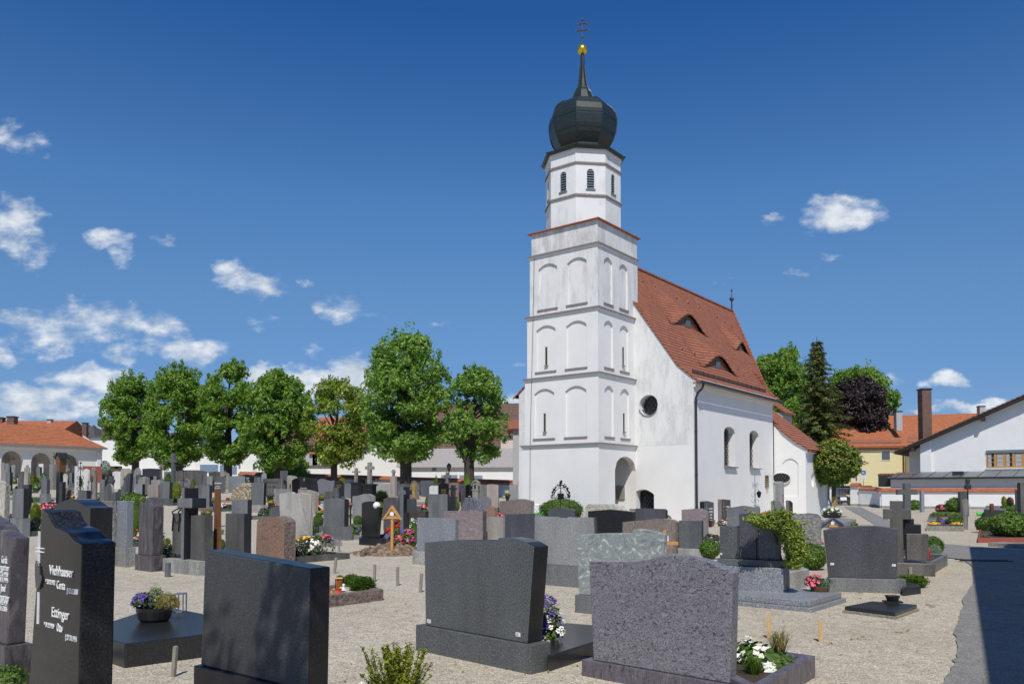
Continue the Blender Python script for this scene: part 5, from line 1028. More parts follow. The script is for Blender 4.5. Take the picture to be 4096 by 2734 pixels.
# arcade with orange roof at the left; its front runs away to the right like the nave's side wall
def arcade():
    A = Vector((-43.8, 85, 0)); ang = 52.2 - 180       # local x runs from the right end towards the left edge of the photo
    u = Vector((math.cos(R(ang)), math.sin(R(ang)), 0)); n = Vector((-u.y, u.x, 0)) * -1   # inward
    o = empty('arcade_building', 'white arcade with three deep arches and long orange tiled roof', 'building', A, R(ang))
    IV = (Matrix.Translation(A) @ Matrix.Rotation(R(ang), 4, 'Z')).inverted()
    if (Vector((0, 0, 0)) - A).dot(n) > 0: n = -n
    sgn = 1 if (IV @ (A + n)).y > 0 else -1
    def L(px, py):      # on the front plane
        oo = IV @ Vector((0, 0, EYE)); d = (IV @ at(px, py, 10)) - oo; t = -oo.y / d.y; return oo + d * t
    M = lambda a, z, d: (a, sgn * d, z)
    hs = []
    for (xl, xr, yt, ys) in ((5, 93, 1802, 1845), (124, 210, 1809, 1850), (236, 317, 1815, 1852), (-110, -22, 1796, 1840)):
        p, q, t, s_ = L(xl, 1850), L(xr, 1850), L((xl + xr) / 2, yt), L((xl + xr) / 2, ys)
        a, b = sorted((p.x, q.x)); hs.append(arch(a, b, 2.2, t.z - (b - a) / 2 * .95, (b - a) / 2 * .95, .55, mr=1))
    ze = L(400, 1792).z
    m = MB(); wallgrid(m, M, -.2, 16, 1.5, ze + .1, hs, 0)
    m.poly([M(-.2, 1.5, 0), M(-.2, 1.5, 4.5), M(-.2, ze + 1.6, 4.5), M(-.2, ze + .1, 0)])
    m.poly([M(-.2, 1.5, 4.5), M(16, 1.5, 4.5), M(16, ze + 1, 4.5), M(-.2, ze + 1, 4.5)], 0); m.poly([M(-.2, 1.5, 2.6), M(16, 1.5, 2.6), M(16, ze, 2.6), M(-.2, ze, 2.6)], 1); m.poly([M(-.2, ze - .1, .5), M(16, ze - .1, .5), M(16, ze - .1, 2.6), M(-.2, ze - .1, 2.6)], 1)
    m.box(-.05, .35, 0, .1, 1.5, ze - .35, 0, lambda a, y, z: M(a, z, -y)); m.box(-.2, 16, 0, .12, ze - .28, ze, 0, lambda a, y, z: M(a, z, -y))
    m.build('arcade_wall', ['wall_clean', 'niche'], o)
    zr_ = L(160, 1728).z
    r = MB(); e = ze + .02
    r.poly([M(-.55, e, -.45), M(17, e, -.45), M(17, zr_ + 1.0, 4.6), M(2.2, zr_ + 1.0, 4.6)]); r.poly([M(-.55, e - .14, -.45), M(17, e - .14, -.45), M(17, e, -.45), M(-.55, e, -.45)])
    r.poly([M(-.55, e, -.45), M(2.2, zr_ + 1.0, 4.6), M(-.55, e, 9)]); r.poly([M(2.2, zr_ + 1, 4.6), M(17, zr_ + 1, 4.6), M(17, e, 9), M(-.55, e, 9)]); r.build('arcade_roof', 'roof_orange', o)
    g = MB(); g.tube([M(-.5, e - .05, -.55), M(17, e - .05, -.55)], .08, 6); g.build('gutter', 'galv', o)
arcade()
def bld(label, xl, xr, yt, Y, depth, wall, zbot=-1.0, roof=None, name='house', tilt=0, feats=()):
    """box-shaped house front seen between xl..xr at distance Y; roof=(kind, ridge y, material, eave overhang)"""
    ul, ur = kx(xl, yt) * Y, kx(xr, yt) * Y; W = ur - ul; c = (ul + ur) / 2; o = empty(name, label, 'building', (c, Y, 0), R(tilt)); zt = zof(yt, Y); h = W / 2
    m = MB(); m.box(-h, h, 0, depth, zbot, zt); m.build('wall', wall, o)
    if roof:
        kind, yr, rm, ov = roof; zr = zof(yr, Y + (depth / 2 if kind in ('long', 'hip') else 0)); r = MB()
        if kind == 'long':
            r.prism([(-h - ov, -ov, zt), (-h - ov, depth / 2, zr), (-h - ov, depth + ov, zt)], (W + 2 * ov, 0, 0))
        elif kind == 'hip':
            k = min(depth / 2, W / 2.2); P = [(-h - ov, -ov, zt), (h + ov, -ov, zt), (h + ov, depth + ov, zt), (-h - ov, depth + ov, zt)]; a, b = (-h + k, depth / 2, zr), (h - k, depth / 2, zr)
            for f in ([P[0], P[1], b, a], [P[1], P[2], b], [P[2], P[3], a, b], [P[3], P[0], a], P): r.poly(f)
        elif kind == 'gable':
            r.prism([(-h - ov, -ov, zt), (0, -ov, zr), (h + ov, -ov, zt), (h + ov, -ov, zt - .12), (0, -ov, zr - .16), (-h - ov, -ov, zt - .12)], (0, depth + 2 * ov, 0))
            g = MB(); g.prism([(-h, 0, zt - .001), (0, 0, zr - .17), (h, 0, zt - .001)], (0, depth, 0)); g.build('gable', wall, o)
        r.build('roof', rm, o)
    X = lambda px: kx(px, 1850) * Y - c
    for f in feats:
        nm, a, b, y0, y1, mt = f[:6]; d = f[6] if len(f) > 6 else .06
        q = MB(); q.box(X(a), X(b), -d, -.002, zof(y1, Y), zof(y0, Y)); w_ = q.build(nm, mt, o)
        if nm == 'window':
            p = MB(); e = .09; p.box(X(a) + e, X(b) - e, -d - .01, -d + .001, zof(y1, Y) + e, zof(y0, Y) - e); p.build('pane', 'glass_mid', w_)
        if nm == 'chimney':
            p = MB(); p.box(X(a) - .06, X(b) + .06, -d - .06, .06, zof(y0, Y) - .15, zof(y0, Y)); p.build('chimney_cap', 'string_course', w_)
    return o, X
def chimney(label, xl, xr, yt, yb, Y, mt, cap='gutter'):
    c = (kx(xl, yt) + kx(xr, yt)) / 2 * Y; w = (kx(xr, yt) - kx(xl, yt)) * Y / 2; o = empty('chimney', label, 'chimney', (c, Y, zof(yb, Y)))
    h = zof(yt, Y) - zof(yb, Y); m = MB(); m.box(-w, w, -w, w, -.6, h); m.build('chimney_stack', mt, o); m = MB(); m.box(-w * 1.15, w * 1.15, -w * 1.15, w * 1.15, h - .01, h + .12); m.build('chimney_cap', cap, o)
bld('house with orange ribbed roof behind the arcade', -80, 218, 1740, 102, 9, 'wall_clean', roof=('long', 1682, 'roof_orange', .4))
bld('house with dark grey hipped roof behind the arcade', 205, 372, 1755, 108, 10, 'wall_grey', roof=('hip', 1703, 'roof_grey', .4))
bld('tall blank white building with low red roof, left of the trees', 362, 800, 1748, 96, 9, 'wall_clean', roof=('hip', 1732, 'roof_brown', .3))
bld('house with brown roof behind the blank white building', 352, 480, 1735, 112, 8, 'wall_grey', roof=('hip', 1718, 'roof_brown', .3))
chimney('round-capped metal flue on the orange ribbed roof', 36, 64, 1668, 1690, 104, 'brick', 'gutter'); chimney('brick chimney between dark roof and trees', 333, 350, 1693, 1745, 106, 'brick'); chimney('small brick chimney beside the first tree', 409, 424, 1698, 1730, 112, 'brick'); chimney('low pale chimney at the end of the orange ribbed roof', 192, 208, 1680, 1692, 106, 'wall_grey'); chimney('dark low chimney at the left edge', -6, 16, 1672, 1684, 106, 'brick')
bld('white garage building with blue doors under the trees', 782, 975, 1800, 92, 8, 'wall_clean', roof=('hip', 1780, 'roof_grey', .3), feats=(('garage_door', 801, 873, 1857, 1888, 'blue_door'), ('garage_door', 880, 905, 1860, 1890, 'blue_door'), ('garage_door', 918, 948, 1864, 1895, 'blue_door'), ('window', 955, 962, 1848, 1872, 'blue_door')))
bld('house clad in white panels with a small window', 975, 1068, 1770, 90, 7, 'wall_clean', roof=('long', 1700, 'roof_brown', .3), feats=(('window', 1009, 1025, 1850, 1880, 'paint_white'),))
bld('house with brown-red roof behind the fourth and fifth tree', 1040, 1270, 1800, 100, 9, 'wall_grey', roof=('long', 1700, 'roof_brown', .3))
bld('low white shed with dark eaves, right of the hedge', 1222, 1335, 1862, 86, 5, 'wall_clean', roof=('hip', 1857, 'roof_grey', .25), feats=(('window', 1228, 1262, 1897, 1906, 'blue_door'), ('window', 1290, 1320, 1897, 1906, 'blue_door')))
bld('house with bright red roof behind the fifth tree', 1250, 1560, 1815, 100, 10, 'wall_clean', roof=('long', 1668, 'roof_orange', .4))
bld('low white gabled house behind the two tall stone crosses', 1345, 1660, 1838, 82, 9, 'wall_render', roof=('gable', 1760, 'zinc', .5))
bld('lower wing with brown tiled roof between the last two trees', 1690, 1988, 1800, 88, 8, 'wall_pink', roof=('long', 1640, 'roof_brown', .3))
bld('white annex wall with blue slatted shutters and corrugated roof, beside the church', 1600, 2082, 1868, 78, 7, 'wall_render', roof=('long', 1792, 'corrugated', .35), feats=(('shutter', 1765, 1830, 1898, 1922, 'shutter'), ('shutter', 1838, 1885, 1899, 1922, 'shutter'), ('shutter', 1890, 1930, 1900, 1923, 'shutter'), ('louvre', 1729, 1744, 1862, 1883, 'shutter')))
bld('big house with brown tiled roof and pink wall, left of the church', 1700, 2105, 1742, 92, 12, 'wall_pink', roof=('long', 1612, 'roof_brown', .4))
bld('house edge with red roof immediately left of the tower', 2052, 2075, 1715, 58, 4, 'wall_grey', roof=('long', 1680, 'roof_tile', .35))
# far cemetery wall with red tiled cap
def wall_run(name, label, pts, cap='cap_tile', wall='wall_clean', th=.35, foot=None):
    o = empty(name, label, 'wall', (0, 0, 0)); m = MB(); c = MB(); ft = MB()
    for (a, b) in zip(pts, pts[1:]):
        A = Vector((a[0], a[1], 0)); B = Vector((b[0], b[1], 0)); d = (B - A).normalized(); n = Vector((-d.y, d.x, 0)) * th / 2; za, zb = a[2], b[2]
        m.prism([A - n + Vector((0, 0, a[3])), B - n + Vector((0, 0, b[3])), B - n + Vector((0, 0, zb)), A - n + Vector((0, 0, za))], n * 2)
        N2 = n * 1.7; up = Vector((0, 0, .3))
        c.prism([A - N2 + Vector((0, 0, za - .12)), A + N2 + Vector((0, 0, za - .12)), A + N2 + Vector((0, 0, za + .02)), A + up + Vector((0, 0, za)), A - N2 + Vector((0, 0, za + .02))], B - A + Vector((0, 0, zb - za)))
        if foot: ft.prism([A - n * 1.06 + Vector((0, 0, a[3])), B - n * 1.06 + Vector((0, 0, b[3])), B - n * 1.06 + Vector((0, 0, b[3] + foot)), A - n * 1.06 + Vector((0, 0, a[3] + foot))], n * 2.12)
    m.build('wall_body', wall, o); c.build('tiled_cap', cap, o)
    if foot: ft.build('wall_foot', 'concrete', o)
    return o
pts = []
for i, (px, Y, yc) in enumerate(((960, 84, 1896), (1200, 80, 1904), (1450, 76, 1912), (1650, 72, 1920), (1850, 69, 1926), (2080, 66, 1934))):
    k = kx(px, yc); pts.append((k * Y, Y, zof(yc, Y), 0))
wall_run('cemetery_wall', 'white far cemetery wall with dark red tiled cap behind the graves', pts)
# right-hand cemetery wall, gate pillars and gate
G = lambda px, Y, yc, zb=0.: (kx(px, yc) * Y, Y, zof(yc, Y) - .3, zb)
_p = Plane(3527, 77.8) if 0 else None
_k = kx(3527, 1950) * 77.8; WP = [(_k + .79 * 22, 77.8 - .613 * 22, zof(1950, 77.8) - .3, 0), (_k, 77.8, zof(1950, 77.8) - .3, 0), G(3506, 86, 1946), G(3441, 88, 1944)]
wall_run('cemetery_wall', 'white cemetery wall with bright terracotta cap on the right', WP, foot=.22)
wall_run('gate_pillar', 'white gate pillar with terracotta cap right of the gate', [G(3441, 88.2, 1930), G(3405, 89, 1930)], foot=.25, th=.5)
wall_run('gate_pillar', 'white gate pillar with terracotta cap behind the ball-shaped maple', [G(3341, 90, 1930), G(3316, 90.5, 1930)], foot=.25, th=.5)
def gate():
    Y = 89.5; x0 = kx(3344, 1980) * Y; x1 = kx(3404, 1980) * Y; o = empty('gate', 'grey metal bar gate with white paper sheets on it', 'gate', (x0, Y, 0)); w = x1 - x0
    m = MB(); m.box(0, .06, -.03, .03, 0, zof(1947, Y)); m.box(w - .06, w, -.03, .03, 0, zof(1947, Y)); z1 = zof(1949, Y)
    for z in (.12, .6, 1.35, z1 - .1): m.box(0, w, -.02, .02, z, z + .05)
    m.build('gate_frame', 'galv', o)
    for i in range(9): b = MB(); b.box(w * (i + 1) / 10 - .014, w * (i + 1) / 10 + .014, -.012, .012, .1, z1 - .1); b.build('bar', 'galv', o)
    b = MB(); b.box(w * .28, w * .7, -.05, -.022, .62, .98); b.build('notice_sheet', 'paint_white', o)
gate()
# yellow house, big white gabled building with lean-to
o, X = bld('yellow house with long orange-brown roof beyond the gate', 3330, 3625, 1795, 112, 10, 'wall_yellow', zbot=-.5, feats=(('window', 3524, 3562, 1801, 1841, 'paint_white'), ('window', 3418, 3430, 1806, 1925, 'paint_white', .03)))
zt = zof(1786, 112)
r = MB(); zr = zof(1668, 118); zr2_ = zof(1648, 118); xa, xb = X(3300) * 1.0, X(4150)
r.poly([(X(3390), -.5, zt), (X(3640), -.5, zt + .1), (X(3640) + 8, -.5, zt + .1), (xb, -.5, zt + .1), (xb, 6, zr2_), (X(3360), 6, zr)]); r.poly([(X(3390), -.5, zt), (X(3360), 6, zr), (X(3360), 12, zt)]); r.poly([(X(3390), -.5, zt - .2), (xb, -.5, zt - .1), (xb, -.5, zt + .1), (X(3390), -.5, zt)])
r.poly([(X(3360), 12, zt), (X(3360), 6, zr), (xb, 6, zr2_), (xb, 12, zt)])
r.build('roof', 'roof_orange', o)
m = MB(); m.box(X(3618), X(3640), -3, 10, -.5, zt - .05); m.box(X(3640) - .3, X(3660), -3.3, -2.9, -.5, zt - .05); m.build('wing_wall', 'wall_yellow', o)
m = MB(); m.tube([(X(3612), -.15, zt - .2), (X(3612), -.15, -.3)], .09, 6); m.build('downpipe', 'bronze', o)
for i, (a, b, y) in enumerate(((3392, 3606, 1768), (3634, 3680, 1755))):
    m = MB(); z = zof(y, 112.5)
    for k_ in range(int((b - a) / 4)): m.box(X(a + 4 * k_), X(a + 4 * k_) + .04, -.1, -.06, z, z + .3)
    m.box(X(a), X(b), -.1, -.06, z + .26, z + .3); m.box(X(a), X(b), -.1, -.06, z + .0, z + .04); m.build('snow_guard', 'galv', o)
chimney('pale rendered chimney low on the orange-brown roof', 3580, 3603, 1647, 1705, 113, 'wall_grey'); chimney('pale rendered chimney near the ridge of the orange-brown roof', 3913, 3935, 1626, 1655, 116, 'wall_grey')
chimney('tall brick chimney on the lower left slope of the white gabled roof', 3679, 3716, 1559, 1750, 88, 'brick', 'gutter')
class Plane:       # vertical plane through the view line at px, distance Y, running along angle ang
    def __init__(s, px, Y, ang=-37.8, off=0):
        k = kx(px, 1900); s.P = Vector((k * Y, Y, 0)); s.a = R(ang); s.u = Vector((math.cos(s.a), math.sin(s.a), 0)); s.n = Vector((-math.sin(s.a), math.cos(s.a), 0)); s.off = off
    def x(s, px, d=0):
        k = kx(px, 1900); Q = s.P + s.n * d; return (k * Q.y - Q.x) / (s.u.x - k * s.u.y)
    def z(s, px, py, d=0): return zof(py, (s.P + s.n * d + s.u * s.x(px, d)).y)
def white_hall():
    p = Plane(3727, 86); X, Z = p.x, p.z; o = empty('white_gabled_building', 'large white rendered building with wide dark brown gable roof and wooden windows', 'building', p.P, p.a)
    OV = -1.1; xa, xb = X(3580, OV), X(4096, OV); za, zb = Z(3580, 1812, OV), Z(4096, 1590, OV); sl = (zb - za) / (xb - xa); XM = 22.0; zl = lambda x: za + sl * (x - xa) - .12
    m = MB(); m.prism([(0, 0, -.5), (XM, 0, -.5), (XM, 0, zl(XM)), (0, 0, zl(0))], (0, 16, 0)); m.build('gable_wall', 'wall_render', o)
    xs = X(3638, 2.0); m = MB(); m.prism([(xs, 2.0, -.5), (-.01, 2.0, -.5), (-.01, 2.0, zl(0)), (xs, 2.0, zl(xs))], (0, 13, 0)); m.build('side_wall', 'wall_render', o)
    xp = X(3682, -.3); m = MB(); m.prism([(xp, -.3, -.5), (0.02, -.3, -.5), (0.02, -.3, zl(0) - .03), (xp, -.3, zl(xp) - .03)], (0, 2.6, 0)); m.build('pilaster', 'wall_render', o)
    r = MB(); r.prism([(xa, OV, za - .1), (XM, OV, zl(XM) + .02), (XM, OV, zl(XM) + .26), (xa, OV, za + .14)], (0, 18, 0)); ro = r.build('roof', 'dark_wood', o)
    t = MB(); n = 58
    for i in range(n):
        a = xa + (XM - xa) * i / n; b = xa + (XM - xa) * (i + 1) / n; t.prism([(a, OV - .08, zl(a) + .27), (b, OV - .08, zl(b) + .24), (b, OV - .08, zl(b) + .36), (a, OV - .08, zl(a) + .42)], (0, 18.2, 0))
    t.build('tiles', 'roof_brown', ro)
    for a in (3645, 3926): b = MB(); x = X(a, OV); b.box(x, x + .3, OV + .05, 0, zl(x) - .35, zl(x)); b.build('purlin', 'dark_wood', o)
    x0, x1 = X(3947), X(4170); zt_, zb_ = Z(3947, 1812), Z(3947, 1870); b = MB(); b.box(x0, x1, -.14, -.002, zt_, zt_ + .3); b.build('blind_box', 'zinc', o)
    b = MB(); b.box(x0 - .08, x1, -.2, -.002, zb_ - .15, zb_ - .05); b.build('window_sill', 'paint_white', o)
    w = (x1 - x0) / 6
    for k_ in range(6):
        a = x0 + .1 + w * k_; b_ = a + w - .22; f = MB(); f.box(a - .1, a, -.05, -.002, zb_ - .04, zt_); f.box(b_, b_ + .1, -.05, -.002, zb_ - .04, zt_); f.box(a, b_, -.05, -.002, zb_ - .04, zb_ + .1)
        for q in (.36, .66): f.box(a, b_, -.045, -.002, zb_ + (zt_ - zb_) * q, zb_ + (zt_ - zb_) * q + .045)
        wn = f.build('window', 'pine', o); g = MB(); g.box(a, b_, -.02, -.001, zb_, zt_); g.build('pane', 'glass_dark', wn); c = MB(); c.box(a + .04, a + (.35 + .3 * (k_ % 2)), -.026, -.021, zb_ + .12, zt_ - .05); c.build('curtain', 'wall_grey', wn)
    g = MB(); g.tube([(xa - .08, OV - .05, za), (xa - .08, 14, za)], .09, 6); g.build('gutter', 'galv', o)
white_hall()
def lean_to():
    p = Plane(3562, 80.6); X, Z = p.x, p.z; o = empty('lean_to', 'long low lean-to with grey metal roof above the terracotta-capped wall', 'building', p.P, p.a); XM = 20; zg_ = Z(3562, 1915)
    m = MB(); m.box(0, XM, 0, 4.4, -.2, zg_); m.build('boarded_wall', 'wall_clean', o)
    for y in (.28, .52): b = MB(); b.box(0, XM, -.03, -.002, zg_ - .55 - y, zg_ - .52 - y); b.build('board_joint', 'zinc', o)
    z1 = Z(3562, 1911); zr = z1 + .42; r = MB(); r.prism([(-.3, -.55, z1 - .12), (-.3, -.55, z1), (-.3, 4.6, zr + .25), (-.3, 4.6, zr)], (XM, 0, 0)); ro = r.build('metal_roof', 'zinc', o)
    for i in range(13): x = .4 + i * 1.45; s_ = MB(); s_.prism([(x, -.55, z1 + .002), (x + .03, -.55, z1 + .002), (x + .03, 4.6, zr + .252), (x, 4.6, zr + .252)], (0, 0, .05)); s_.build('standing_seam', 'gutter', ro)
    g = MB(); g.tube([(-.3, -.64, z1 - .05), (XM, -.64, z1 - .05)], .09, 6); g.build('gutter', 'gutter', o)
    x = X(3800); b = MB(); b.box(x, x + .9, 1.2, 2.2, z1 + .15, z1 + .62); b.build('roof_hatch', 'gutter', o)
    for i in range(10): b = MB(); x_ = -1.6 + i * .36; b.tube([(x_, 2.2, zr - .05), (x_, 3.4, zr + .02)], .14, 6); b.build('ridge_tile', 'roof_tile', o)
    b = MB(); b.box(-1.3, -.05, .6, 2.5, Z(3562, 1945), zr - .15); b.build('end_box', 'gutter', o)
lean_to()
# building beside the camera (outside the frame) that throws the big shadow over the asphalt
def side_building():
    P = Vector((13.05, 19.3, 0)); d = Vector((-.49, -.872, 0)); e = Vector((.86, -.42, 0)); o = empty('building', 'tall pale building beside the asphalt path, outside the right edge of the photo', 'building', (0, 0, 0))
    m = MB(); q = [P, P + d * 30, P + d * 30 + e * 11, P + e * 11]; m.prism(q, (0, 0, 4.6)); m.build('wall', 'wall_clean', o)
    r = MB(); up = Vector((0, 0, 4.62)); mid = e * 5.5 + Vector((0, 0, 3.0)); r.prism([P + up - e * .1, P + up + mid, P + up + e * 11.1], d * 30); r.build('roof', 'roof_brown', o)
side_building()

# ------------------------------------------------ parked cars and parking sign
def car(label, px, Y, ang, z, col='car_dark', sc_=1.0):
    k = kx(px, 1960); P = Vector((k * Y, Y, z)); o = empty('parked_car', label, 'car', P, R(ang), 'cars parked beyond the gate'); W = .86
    sec = [(-2.0, .35), (-2.05, .75), (-1.95, .98), (-1.65, 1.02), (-1.35, 1.42), (-.6, 1.48), (.3, 1.42), (.95, 1.0), (1.75, .88), (2.0, .7), (2.02, .35)]
    m = MB(); n = len(sec)
    for s_ in (-1, 1):
        pass
    L_ = [(s * W * (.82 if z_ > 1.2 else 1), x, z_) for s in (-1,) for x, z_ in sec]; Rr = [(-p[0], p[1], p[2]) for p in L_]
    m.poly(L_); m.poly(Rr[::-1])
    for i in range(n): j = (i + 1) % n; m.poly([L_[i], L_[j], Rr[j], Rr[i]])
    m.build('body', col, o, bevel=.05)
    g = MB(); g.poly([(-.62, -1.36 - .02, 1.36), (.62, -1.38, 1.36), (.7, -1.67, 1.05), (-.7, -1.67, 1.05)]); g.build('rear_window', 'glass_mid', o)
    for s_ in (-1, 1):
        g = MB(); g.poly([(s_ * .875, -1.3, 1.05), (s_ * .72, -1.15, 1.36), (s_ * .72, .2, 1.36), (s_ * .875, .75, 1.05)]); g.build('side_window', 'glass_mid', o)
        l = MB(); l.box(s_ * .62 - .13, s_ * .62 + .13, -2.04, -1.9, .78, 1.0); l.build('tail_light', 'red_lamp', o)
        for y in (-1.25, 1.25):
            w = MB(); w.tube([(s_ * .68, y, .31), (s_ * .88, y, .31)], .31, 16); wh = w.build('wheel', 'tyre', o); r_ = MB(); r_.tube([(s_ * .87, y, .31), (s_ * .89, y, .31)], .18, 12); r_.build('rim', 'galv', wh)
    p = MB(); p.box(-.26, .26, -2.08, -2.03, .5, .62); p.build('licence_plate', 'paint_white', o); return o
struct(MB.build((lambda m: (m.prism([(30, 96, -.02), (62, 96, -.02), (62, 111, -.02), (30, 111, -.02)], (0, 0, .9)), m)[1])(MB()), 'street', 'asphalt'))
car('dark hatchback seen from behind through the gate', 3371, 100, 6, .88); car('dark car cut by the left gate pillar, lower than the hatchback', 3345, 93.5, -70, .0); car('dark estate car behind the wall, right of the gate', 3462, 100, -38, .88)
def psign():
    Y = 98; k = kx(3454, 1900); o = empty('parking_sign', 'blue parking sign with two small white plates on a post', 'sign', (k * Y, Y, .8)); Z = lambda y: zof(y, Y) - .8; s = Y / F
    m = MB(); m.tube([(0, .04, 0), (0, .04, Z(1880))], .04, 6); m.build('post', 'galv', o)
    m = MB(); m.box(-9 * s, 9 * s, -.02, .01, Z(1899), Z(1881)); b = m.build('blue_panel', 'sign_blue', o)
    m = MB(); m.box(-9 * s, 9 * s, -.02, .01, Z(1909), Z(1900)); p1 = m.build('small_plate', 'paint_white', o); m = MB(); m.box(-9 * s, 9 * s, -.02, .01, Z(1919), Z(1910)); p2 = m.build('small_plate', 'paint_white', o)
    text_mesh(b, 'P', .5, Matrix.Translation((-.17, -.025, Z(1897))) @ FACE, 'paint_white'); text_mesh(b, '→', .22, Matrix.Translation((.02, -.025, Z(1897.5))) @ FACE, 'paint_white'); text_mesh(p1, 'P 2 Std.', .14, Matrix.Translation((-.24, -.025, Z(1907))) @ FACE, 'letter_dark'); text_mesh(p2, 'werktags', .11, Matrix.Translation((-.24, -.025, Z(1916))) @ FACE, 'letter_dark')
psign()

# ------------------------------------------------ trees
def cards(mb, c, rad, n, size, rg, shell=.0, flat=.5, lump=None, mi=0, up=.3):
    cx, cy, cz = c; rx, ry, rz = rad
    for _ in range(n):
        while True:
            x, y, z = rg.uniform(-1, 1), rg.uniform(-1, 1), rg.uniform(-1, 1); d = x * x + y * y + z * z
            if shell ** 2 <= d <= 1: break
        p = (cx + x * rx, cy + y * ry, cz + z * rz); nd = Vector((x / rx, y / ry, z / rz + up / rz)); 
        nd = nd.normalized() * .8 + Vector((rg.uniform(-1, 1), rg.uniform(-1, 1), rg.uniform(-.6, 1))) * .8
        mb.leaf(p, nd, size * rg.uniform(.6, 1.3), mi, flat, rg)
def tree(label, xc, yt, yb, wpx, Y, leafm, trunk_px, seed, dens=1.0, clump=1.0, base=None, name='broadleaf_tree', group='row of broadleaf trees along the far wall', lean=0, shape=1.0, trunk_x=None, lf=.16, n_cl=None, barkm='bark'):
    rg = random.Random(seed); k = kx(xc, 1850); X0 = k * Y; g = zg(X0, Y); P = Vector((kx(trunk_x or xc, 1900) * Y, Y, g)); s = Y / F; dx = (xc - (trunk_x or xc)) * s
    o = empty(name, label, 'tree', P, 0, group); zt = zof(yt, Y) - g; zb = zof(yb, Y) - g; H = zt - zb; rw = wpx * s / 2; cz = (zt + zb) / 2; tr = trunk_px * s / 2
    tm = MB(); tm.tube([(0, 0, -.2), (0, 0, .6), (.02, 0, zb * .6), (.0, 0, zb + H * .15), (dx * .6, 0, cz), (dx, .1, zt - H * .12)], [tr * 1.35, tr * 1.02, tr * .95, tr * .9, tr * .45, .04], 9)
    tips = []
    for i in range(11):
        a = rg.uniform(0, 6.28); z0 = zb + H * (.02 + .05 * i); L = rw * rg.uniform(.6, .9); rise = H * rg.uniform(.12, .3)
        tip = Vector((dx * .6 + math.cos(a) * L, math.sin(a) * L, min(z0 + rise, zt - .4))); mid = Vector((math.cos(a) * L * .45, math.sin(a) * L * .45, z0 + rise * .5)); tm.tube([(0, 0, z0), mid, tip], [tr * .38, tr * .2, .025], 5); tips.append(tip)
    tm.build('trunk', barkm, o)
    cr = MB(); N = n_cl or int(46 * clump)
    N = int(N * 1.9); rw *= 1.08
    for i in range(N):
        z = rg.uniform(-1, 1); a = rg.uniform(0, 6.283); prof = math.sqrt(max(.02, 1 - abs(z) ** (3.4 if z < 0 else 2.4 * shape))); rr = rg.uniform(.3, 1.0) ** .6 * prof
        c = (dx + math.cos(a) * rr * rw * .86, math.sin(a) * rr * rw * .86, cz + z * H * .46 + rg.uniform(-.2, .2)); r = rw * rg.uniform(.2, .38)
        cards(cr, c, (r, r, r * .72), int(190 * dens * (r / 1.0) ** 1.2 + 30), lf * 1.12, rg, .35)
    for t in range(int(75 * clump)):
        z = rg.uniform(-.5, 1); a = rg.uniform(0, 6.283); prof = math.sqrt(max(.02, 1 - abs(z) ** (2 * shape)))
        q_ = rg.uniform(.95, 1.1); c = (dx + math.cos(a) * prof * rw * q_, math.sin(a) * prof * rw * q_, cz + z * H * .5 + rg.uniform(-.1, .6) * max(0, z)); r = rw * rg.uniform(.05, .13); cards(cr, c, (r, r, r * rg.uniform(1, 2.6)), int(26 * dens + 8), lf * .95, rg)
    cr.build('crown', leafm, o); return o
T_ = tree
T_('first tree from the left, its crown reaching over the white building', 522, 1500, 1852, 196, 80, 'leaf_tree', 30, 11, trunk_x=541)
T_('second tree from the left, wide two-topped crown', 712, 1474, 1872, 226, 76, 'leaf_tree', 32, 12, trunk_x=716, clump=1.2)
T_('third tree from the left, with the highest top of the left five', 912, 1452, 1862, 216, 74, 'leaf_tree', 34, 13, trunk_x=911, clump=1.1)
T_('fourth tree from the left, broad dome crown', 1108, 1504, 1868, 262, 72, 'leaf_tree', 38, 14, trunk_x=1112, clump=1.2)
T_('fifth tree from the left, thin yellowish crown with gaps', 1352, 1512, 1876, 236, 70, 'leaf_tree_yellow', 28, 15, trunk_x=1335, clump=.75, dens=.8)
T_('sixth and tallest tree, dense egg-shaped crown', 1626, 1342, 1850, 304, 64, 'leaf_tree_light', 50, 16, trunk_x=1622, clump=1.5, shape=1.2)
T_('last tree of the row, narrow crown beside the church', 1902, 1480, 1850, 236, 62, 'leaf_tree_light', 44, 17, trunk_x=1875, clump=.85, dens=.9)
T_('large bright green tree behind the church roof', 3130, 1395, 1800, 230, 115, 'leaf_tree', 30, 18, clump=1.3, group='trees behind the church', lf=.24)
T_('bright green tree top behind the copper beech', 3440, 1475, 1800, 260, 128, 'leaf_tree', 30, 19, clump=1.1, group='trees behind the church', lf=.28)
T_('dark purple copper beech behind the spruce', 3420, 1525, 1760, 225, 118, 'leaf_beech', 30, 20, clump=1.6, group='trees behind the church', lf=.24)
T_('dark shrubby tree between the fourth and fifth trunk', 1150, 1840, 1930, 150, 80, 'leaf_tree', 14, 22, clump=.5, lf=.15)
T_('low dark tree line beyond the roofs at the left', 345, 1715, 1760, 90, 130, 'leaf_dark', 14, 23, clump=.5, lf=.25, group='trees behind the church' if 0 else None)
